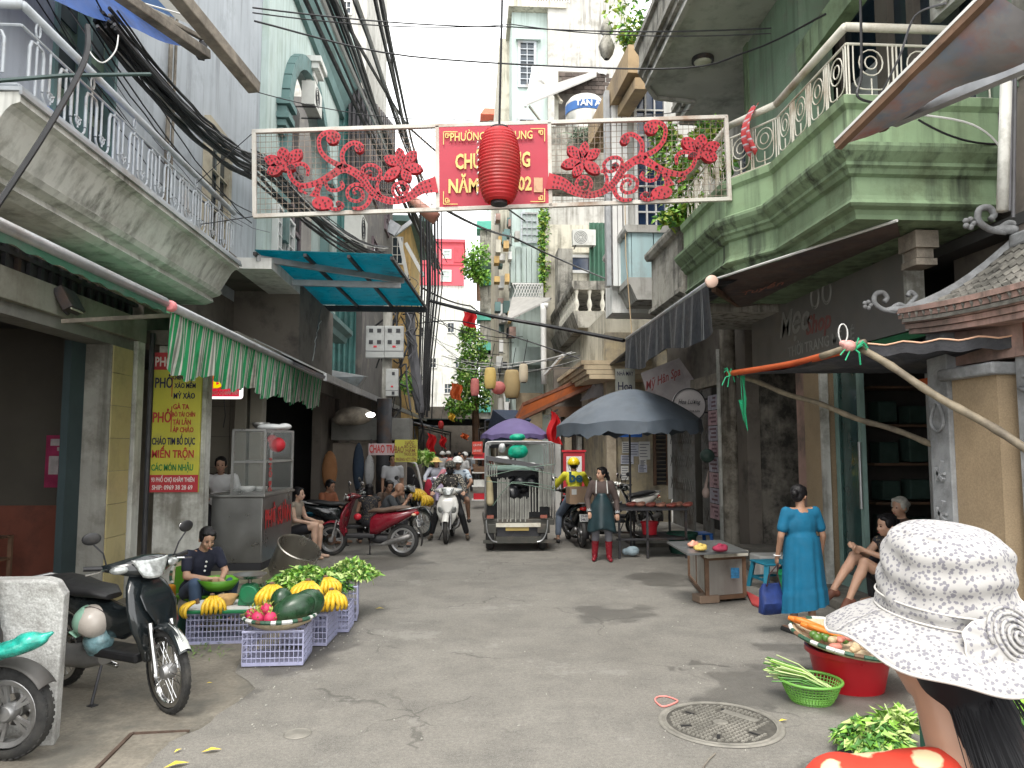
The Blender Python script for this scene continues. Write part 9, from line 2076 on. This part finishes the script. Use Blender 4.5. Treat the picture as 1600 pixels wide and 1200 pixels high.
for k in range(70): y0_ = R.uniform(-.10,.10); q.mat(R.choice([mg1,mg2,mst,mst])); a = V((.05+.1*R.random(),y0_,.10)); b_ = V((-.26+R.uniform(-.05,.07),y0_*.9+.06,.21+R.uniform(-.07,.08))); q.tube([a,a.lerp(b_,.5)+V((0,0,.03)),b_],.005,4)
q.obj('spring_onions',None,None,loc=(0,0,0),label='bundle of spring onions lying over the lime colander rim',cat='vegetables').location = t.location
# ================================================================== temple style gate at the right
gt = thing('temple_gate','small temple style gate with curved tiled roof at the right edge','gate',(4.3,5.5,0),world=True)
part_box('stone_pillar',(4.16,6.22,.1),(4.75,6.5,3.0),m_stone,gt,bevel=.01); part_box('mosaic_pillar',(4.2,5.66,.1),(4.75,6.215,2.42),m_tan,gt); part_box('capital',(4.12,5.6,2.42),(4.8,6.3,2.52),m_stone,gt,bevel=.02)
q = MB(); xx = 4.145
for pr_ in ([(.0,.0),(.08,.05),(.08,.14),(.0,.26),(-.08,.14),(-.08,.05)],): q.tube(smooth_path([V((xx,6.36+a,1.98+b_)) for a,b_ in pr_],3,True),.014,6,closed=True)
q.obj('carving',m_stone,gt)
for z in (.5,.85,1.2,1.55): q = MB(); q.bar((xx,6.31,z),(xx,6.42,z+.1),.03); q.bar((xx,6.40,z),(xx,6.32,z+.17),.03); q.bar((xx,6.29,z+.06),(xx,6.43,z+.05),.025); q.obj('carved_character',m_stone,gt)
part_box('scroll_wall',(4.3,3.5,.1),(4.7,5.58,2.6),m_stone,gt); q = MB(); R = random.Random(2)
for k in range(12): cy_,cz_ = 5.45-.12*(k % 3),.6+.42*(k//2 % 5)+.1; q.tube([(4.28,cy_+math.cos(a)*(.02+.016*a),cz_+math.sin(a)*(.02+.016*a)) for a in [j*.55 for j in range(11)]],.018,6)
q.obj('scroll_relief',m_stone,gt,smooth=True)
part_box('pink_pillar',(4.2,6.25,3.0),(4.6,6.5,3.1),m_pink,gt)
ZE = 2.96; ev = lambda s: V((3.98,6.55-2.6*s,ZE+.10*(1-s)**3-.02)); rg = lambda s: V((4.72,6.0-2.3*s,ZE+.62))
def rf(s,t_): p = ev(s).lerp(rg(s),t_); p.z -= .10*math.sin(PI*t_)*.9; return p
for k in range(5):
  q = MB(); q.loft([[ev(s/8)+V((-.02*k+.06+d_,.0 if s else .02*k,-.16+.05*k+h_)) for d_,h_ in ((0,0),(.6,0),(.6,.045),(0,.045))] for s in range(9)]); q.obj('cornice_course',m_pink,gt)
part_box('frieze',(4.25,3.5,2.55),(4.7,6.3,2.85),m_pink,gt); q = MB(); q.bb((4.235,5.0,2.58),(4.249,5.4,2.8)); q.obj('red_panel',m_redpaint,gt)
m_tile = mat('mossy_roof_tile',(.13,.125,.11),.9,var=.35,scale=12,bump=.6,dirt=(.3,.28,.25),dirt_amt=.6,rand=.35); q = MB(); q.grid(lambda s,t_: rf(s,t_)-V((0,0,.02)),8,6,thick=(0,0,-.03)); q.obj('roof_deck',m_tile,gt)
for i in range(26):
  s = i/25
  for j in range(9):
    a,b_ = rf(s,j/9),rf(s,min(1,(j+1.15)/9)); q = MB(); q.tube([a+V((0,0,.012)),b_+V((0,0,-.002))],[.034,.028],6); q.obj('roof_tile',m_tile,gt)
q = MB(); q.loft([[rf(0,k/8)+V((d_,.03+e_,.02+h_)) for d_,e_,h_ in ((-.02,0,0),(.02,.06,0),(.02,.06,.07),(-.02,0,.07))] for k in range(9)]); q.obj('hip_ridge',m_stone,gt)
q = MB(); q.bar(rg(0)+V((0,.05,.04)),rg(1)+V((0,0,.04)),.12,.12); q.obj('roof_ridge',m_stone,gt,bevel=.02)
for c,k in ((ev(0)+V((-.02,.06,.08)),1.0),(rg(0)+V((-.1,.02,.14)),1.2)):
  q = MB(); sp = [(0,-.02),(-.12,.0),(-.20,.06),(-.19,.14),(-.12,.16),(-.08,.11),(-.11,.07)]; q.tube(smooth_path([c+V((0,-a*k*1.0,b_*k)) if False else c+V((a*k,0,b_*k)) for a,b_ in sp],4),.024*k,8); q.tube(smooth_path([c+V((a*k,0,b_*k)) for a,b_ in ((-.05,.0),(.03,.05),(.10,.03),(.16,.08),(.20,.13),(.15,.17),(.12,.13))],4),.022*k,8)
  for a in range(5): q.ell(c+V((-.27*k+.03*math.cos(a*1.26)*k,0,.04*k+.03*math.sin(a*1.26)*k)),.022*k,8,6)
  q.ell(c+V((.02,0,-.0)),(.13*k,.04,.035*k),10,6); q.obj('roof_scroll',m_stone,gt,smooth=True)
# ================================================================== roof things, vines, trees, far market
Yt = 19.5; c = P(914,196,Y=Yt); R0 = (P(944,180,Y=Yt).x-P(885,180,Y=Yt).x)/2; h = P(914,135,Y=Yt).z-c.z; t = thing('water_tank','stainless rooftop water tank with blue lettered band','water tank',c)
prf = [(.0001,0),(R0,0)]+[(R0*(1+.015*(k % 2)),h*.8*k/16) for k in range(17)]+[(R0*.8,h*.92),(R0*.3,h),(.0001,h)]; q = MB(); q.lathe((0,0,-.3),prf,32); q.obj('shell',mat('bright_steel',(.5,.48,.44),.3,.8,var=.2,scale=2),t,smooth=True); q = MB(); q.lathe((0,0,h*.5-.3),[(R0*1.03,0),(R0*1.03,h*.22)],32); q.obj('band',mat('tank_blue',(.03,.12,.35),.5),t,smooth=True)
text('TÂN Á',h*.2,(0,-R0*1.06,h*.61-.3),(1,0,0),(0,0,1),m_wfr,t,bold=.03)
part_box('tank_base',(c.x-1.2,Yt-.6,c.z-1.6),(c.x+1.0,Yt+1.2,c.z-.31),m_oldconc,G6); part_box('tank_wall',(P(870,100,Y=21).x,21,c.z-1),(P(945,100,Y=21).x,21.3,P(900,112,Y=21).z),m_dkwall,G6)
for r_ in range(5):
  for k in range(7): x = P(872,100,Y=21).x+.22*k+.11*(r_ % 2); z = P(900,113,Y=21).z-.14-.13*r_; part_box('brick',(x,20.97,z),(x+.2,21.0,z+.11),mat('dark_brick',(.09,.07,.06),.9,rand=.3),G6)
t = thing('roof_canopy','white edged sheet canopy braced on a pole beside the water tank','canopy',P(840,130,Y=22),world=True); q = MB(); q.prism([P(833,108,Y=23),P(932,112,Y=21),P(932,120,Y=20.8),P(822,166,Y=20)],(0,0,.05)); q.obj('sheet',mat('grey_sheet',(.33,.32,.3)),t); q = MB(); q.bar(P(833,106,Y=22.9),P(946,112,Y=20.9),.15,.16); q.bar(P(833,108,Y=22.8),P(821,167,Y=19.9),.06,.06); q.obj('edge',m_wfr,t); q = MB(); q.bar(P(841,112,Y=21.5),P(877,160,Y=20.5),.09,.09); q.bar(P(827,166,Y=20.3),P(850,196,Y=21),.05,.05); q.bb(tuple(P(870,196,Y=21)-V((.07,.1,0))),tuple(P(870,110,Y=21)+V((.03,0,0)))); q.obj('strut',m_railw,t)
def fol(name,lab,blobs,n,L_,W_,mats_,seed,cat,hang=0,trunk=None):
  t = thing(name,lab,cat,blobs[0][0],world=True); R = random.Random(seed); b = MB()
  for k in range(n):
    c,r = blobs[R.randrange(len(blobs))]; d = V((R.gauss(0,1),R.gauss(0,1),R.gauss(0,1))).normalized(); p = V(c)+V((d.x*r[0],d.y*r[1],d.z*r[2]))*R.random()**.33; b.mat(R.choice(mats_)); b.leaf(p,(R.gauss(0,1),R.gauss(0,1),R.gauss(0,.8)-hang),L_*R.uniform(.6,1.3),W_*R.uniform(.6,1.3),up=(R.gauss(0,1),R.gauss(0,1),1),curl=.3)
  b.obj('foliage' if not trunk else 'crown',None,t,kind='stuff')
  if trunk: q = MB(); q.tube([V(p) for p in trunk[0]],trunk[1],7); q.obj('trunk',m_wood,t)
  return t
bv = lambda u,v,Y,r,rz=None: (P(u,v,Y=Y),(r,r,rz or r))
mv = [mat('vine_yellowgreen',(.28,.36,.05),.5,var=.3),mg1,mg2]
fol('climbing_vine','leafy yellow green vine sprawling behind the right half of the banner',[bv(1045,250,10.3,.28),bv(1060,300,10.2,.28),bv(1080,322,10.1,.26,.16),bv(1105,210,10,.26,.2),bv(1040,215,10.3,.18),bv(1055,342,10.2,.26,.10),bv(1125,262,9.9,.16),bv(1075,270,10.2,.2)],1500,.12,.07,mv,1,'plant',trunk=([P(1063,330,Y=10.6),P(1060,280,Y=10.7),P(1075,220,Y=10.6)],[.02,.015,.008]))
fol('climbing_vine','vine spilling over the upper right grey balcony corner',[bv(985,20,13,.5),bv(1000,45,12.8,.25),bv(978,60,13.2,.15)],420,.13,.07,mv,2,'plant')
fol('ivy','narrow column of ivy climbing the mint house corner',[(P(850,v,Y=26.3),(.18,.15,.75)) for v in range(335,455,20)],900,.16,.10,mv,3,'ivy')
fol('agave','spiky grey green plant below the water tank',[bv(912,222,19,.35,.25)],260,.42,.05,[mat('grey_green_leaf',(.18,.24,.17),.6)],4,'plant')
fol('tree','leafy tree on a high balcony far down the right side',[bv(745,400,42,.8),bv(737,420,42,.6),bv(752,432,42,.5)],800,.3,.17,[mg2,mg1,mg1],5,'tree',trunk=([P(748,470,Y=42),P(745,410,Y=42)],[.12,.05]))
fol('tree','dense green tree over the far market stalls',[bv(738,548,36,.75,.9),bv(742,575,36,.9),bv(730,600,35,.7),bv(718,636,35,.7,.6),bv(745,620,36,.8),bv(734,522,37,.5)],3000,.24,.13,[mg2,mg1,mg2,mg1,mg3],6,'tree',trunk=([P(745,720,Y=36),P(742,620,Y=36),P(738,550,Y=36)],[.22,.16,.06]))
fol('potted_shrub','small bush glimpsed behind the meter pole',[bv(642,600,22,.35)],300,.14,.08,[mg2,mg1],7,'shrub')
G8 = thing('green_house','pale green far house with stacked balconies right of the white block','house',(2,46,0),world=True); xg0,xg1 = P(757,400,Y=44).x,P(800,400,Y=44).x
part_box('wall',(xg0,44,0),(xg1+2,52,P(770,345,Y=44).z),m_mint,G8); part_box('wall',(P(764,250,Y=50).x,50,0),(P(800,250,Y=50).x,58,P(780,188,Y=50).z),m_mint,G8)
q = MB(); a = P(750,188,Y=50); q.prism([(a.x,49,a.z),(a.x+2.6,49,a.z),(a.x+2.4,50,a.z+.9),(a.x+.3,50,a.z+.9)],(0,8,0)); q.obj('roof',mat('red_tiles',(.5,.1,.05),.8,var=.2,scale=8),G8)
for v0,v1 in ((345,358),(428,445),(490,500),(535,547),(632,644)):
  x0,x1,z0,z1 = rectY(745,v0,778,v1,42.5); part_box('balcony',(x0,42.5,z0),(x1+1,44,z1),mat('teal_balcony',(.10,.42,.33),.7,dirt=(.1,.25,.2)),G8); part_box('balcony_floor',(x0+.2,42.7,z0-2.0),(x1+1,43.99,z0-.01),m_oldconc,G8)
random.seed(31)
for k in range(56):
  v = 335+random.random()*340; u = random.uniform(776,808); Y_ = random.uniform(25.5,28.6)
  x0,x1,z0,z1 = rectY(u-random.uniform(2,6),v-random.uniform(4,16),u+random.uniform(2,6),v+4,Y_); m_ = random.choice([m_white,m_cream,m_grey,m_pink,m_orange,m_minttrim,m_wfr,m_iron]); part_box(('balcony_box','shop_shade','box_unit')[k % 3],(x0,Y_,z0),(x1,Y_+.5,z1),m_,G7)
for u,v,w_,h_,Y_,ang,lab in ((734,498,20,24,30,.5,'red flag on the pole by the mint balconies'),(713,610,17,25,28,.3,'orange red flag over the far street'),(674,690,13,28,24,.2,'red flag hanging by the left stalls'),(692,688,9,18,25,.3,'small red flag right of the hanging red flag'),(706,650,9,12,32,.2,'yellow pennant far down the street'),(726,680,11,9,30,.2,'orange cloth hung in the dark far market'),(866,665,22,48,17.0,.2,'large red flag beside the orange awning')):
  s = Y_/FPX; c = P(u,v-h_/2,Y=Y_); q = MB(); q.grid(lambda a_,b_: c+V((w_*s*(a_-.5)*(1 if u < 800 else .5+.5*b_)+.04*math.sin(b_*7),.12*math.sin(a_*9+b_*3),-h_*s*b_-.1*a_)),8,8); m_ = cloth('flag_yellow',(.7,.45,.05),tl=.3) if 'yellow' in lab else cloth('flag_orange',(.6,.12,.03),tl=.3) if 'orange' in lab and 'beside' not in lab else cloth('flag_red',(.6,.015,.02),tl=.35)
  q.obj('flag',m_,smooth=True,label=lab,cat='flag',group='flags along the street')
t = thing('market_stalls','dark jumble of awnings and goods closing the far end of the market','stalls',(0,40,0),world=True)
for k in range(46):
  sd = -1 if k % 2 else 1; Y_ = random.uniform(27,48); x = (-2.9+.9*random.random()) if sd < 0 else (.95+1.3*random.random()); w_ = random.uniform(.5,1.3); h_ = random.uniform(.4,1.3); q = MB(); q.box((x*(1+.0*k),Y_,h_/2+.0),(w_,w_,h_),rz=random.uniform(-.3,.3)); q.obj('goods_pile',random.choice([m_dkwall,m_wood,m_darkteal,m_redpaint,m_iron,m_orange,m_pink,m_white]),t)
for k in range(14):
  sd = -1 if k % 2 else 1; Y_ = 26+k*1.9; z = 2.5+.25*random.random(); x0 = sd*3.6 if sd < 0 else 2.9; x1 = x0-sd*random.uniform(1.6,2.6); q = MB(); q.prism([(x0,Y_,z+.5),(x1,Y_,z),(x1,Y_+2.4,z),(x0,Y_+2.4,z+.5)],(0,0,.04)); q.obj('awning',cloth('awn%d' % (k % 5),((.05,.07,.11),(.3,.3,.3),(.04,.12,.12),(.25,.08,.05),(.1,.1,.1))[k % 5],tl=.2),t)
  q = MB(); q.tube([(x1,Y_,0),(x1,Y_,z)],.03,5); q.obj('awning_post',m_iron,t)
part_box('back_curtain',(-6,50,0),(6,50.3,4.5),m_dkwall,t); part_box('tarp_roof',(-3.2,38,3.2),(3.0,49,3.25),m_darkteal,t)
q = MB(); q.prism([P(770,640,Y=24),P(790,655,Y=22),P(762,690,Y=22),P(755,700,Y=26)],(.8,.3,0)); q.obj('tarp',cloth('navy_tarp',(.02,.035,.07),tl=.1),label='navy tarpaulin tent left of the purple umbrella',cat='tarpaulin')
t = thing('red_sign','small red and white lettered sign in front of the far stalls','sign',P(745,700,Y=22),world=True); x0,x1,z0,z1 = rectY(738,690,754,710,22); q = MB(); q.bb((x0,22,z0),(x1,22.05,z1)); q.obj('board',mat('signal_red',(.6,.06,.04),.5),t)
for z,b_ in ((.72,'CÀ PHÊ'),(.28,'GIẢI KHÁT')): text(b_,.09,((x0+x1)/2,21.99,z0+(z1-z0)*z),(1,0,0),(0,0,1),m_wfr,t,maxw=(x1-x0)*.8)
t = thing('goods_shelf','small shelf of red and white goods right of the white scooter','shelf',P(743,790,Y=22),world=True)
for k in range(4): part_box('board',(.05,22,.25+.4*k),(.55,22.5,.28+.4*k),m_wfr,t); part_box('goods',(.1,22.05,.281+.4*k),(.45,22.4,.45+.4*k),(m_red,m_white,m_wood,m_red)[k],t)
t = thing('clothes_rack','rack of hanging dark clothes with pale frame behind the diners','clothes rack',at(640,800,19),world=True); x0,x1,z0,z1 = rectY(617,722,662,800,18.6); q = MB(); q.tube(smooth_path([V((x0,18.6,.0)),V((x0+.05,18.6,z1-.2)),V((x0+.2,18.6,z1)),V((x1-.3,18.6,z1)),V((x1-.15,18.6,z1-.2)),V((x1+.1,18.6,0))],3),.03,6); q.obj('frame',m_wfr,t)
me = organic([('e',((x0+x1)/2-.05,18.7,z1-.6),(.26,.1,.5),None),('e',((x0+x1)/2+.1,18.75,z1-.8),(.2,.1,.45),None)],.03,1); omesh('black_clothes',me,fab('black_cloth',(.012,.012,.014)),t); me = organic([('e',(x1+.12,18.5,z1-.75),(.12,.1,.35),None)],.03,1); omesh('red_clothes',me,fab('crimson_cloth',(.4,.02,.05)),t)
fol('leafy_greens','pale vegetables heaped above the clothes rack',[bv(663,715,21,.3,.15)],200,.2,.12,[mg3,mg1],9,'vegetables')
for u,v,w_,h_,m_,nm in ((560,730,9,50,fab('navy_coat2',(.02,.035,.06)),'navy'),(577,735,8,32,spotted('bw_print',(.4,.4,.4),(.05,.05,.05),16,.4),'black and white'),(515,735,12,40,fab('orange_brown_cloth',(.3,.14,.06)),'orange brown')):
  me = organic([('e',P(u,v,Y=16.5),(w_*16.5/FPX,.1,h_*16.5/FPX/1.3),None)],.03,1); omesh('hanging_clothes',me,m_,None,label='%s garment hanging in the shaded shop by the cream panel' % nm,cat='clothes')
q = MB(); c = P(579,648,Y=15); q.ell(c,(.09,.09,.05),12,6); q.obj('bulb',mat('lamp_lit',(1,1,1),.5,emit=(1,.97,.9),estr=12),label='lit white lamp hanging under the long metal canopy',cat='lamp')
me = organic([('e',P(553,650,Y=16),(.42,.3,.2),None),('e',P(538,655,Y=16),(.25,.25,.14),None)],.03,1); omesh('wrapped_bundle',me,m_oldwood,None,label='brown wrapped bundle stored on top of the grey fascia box',cat='bundle')
q = MB(); q.prism([P(513,578,Y=16.5),P(570,588,Y=16.5),P(552,612,Y=16.3),P(505,590,Y=16.3)],(0,.6,.05)); q.obj('sheet_metal',m_awnE,label='loose corrugated sheet lying above the left metal canopy',cat='sheet')
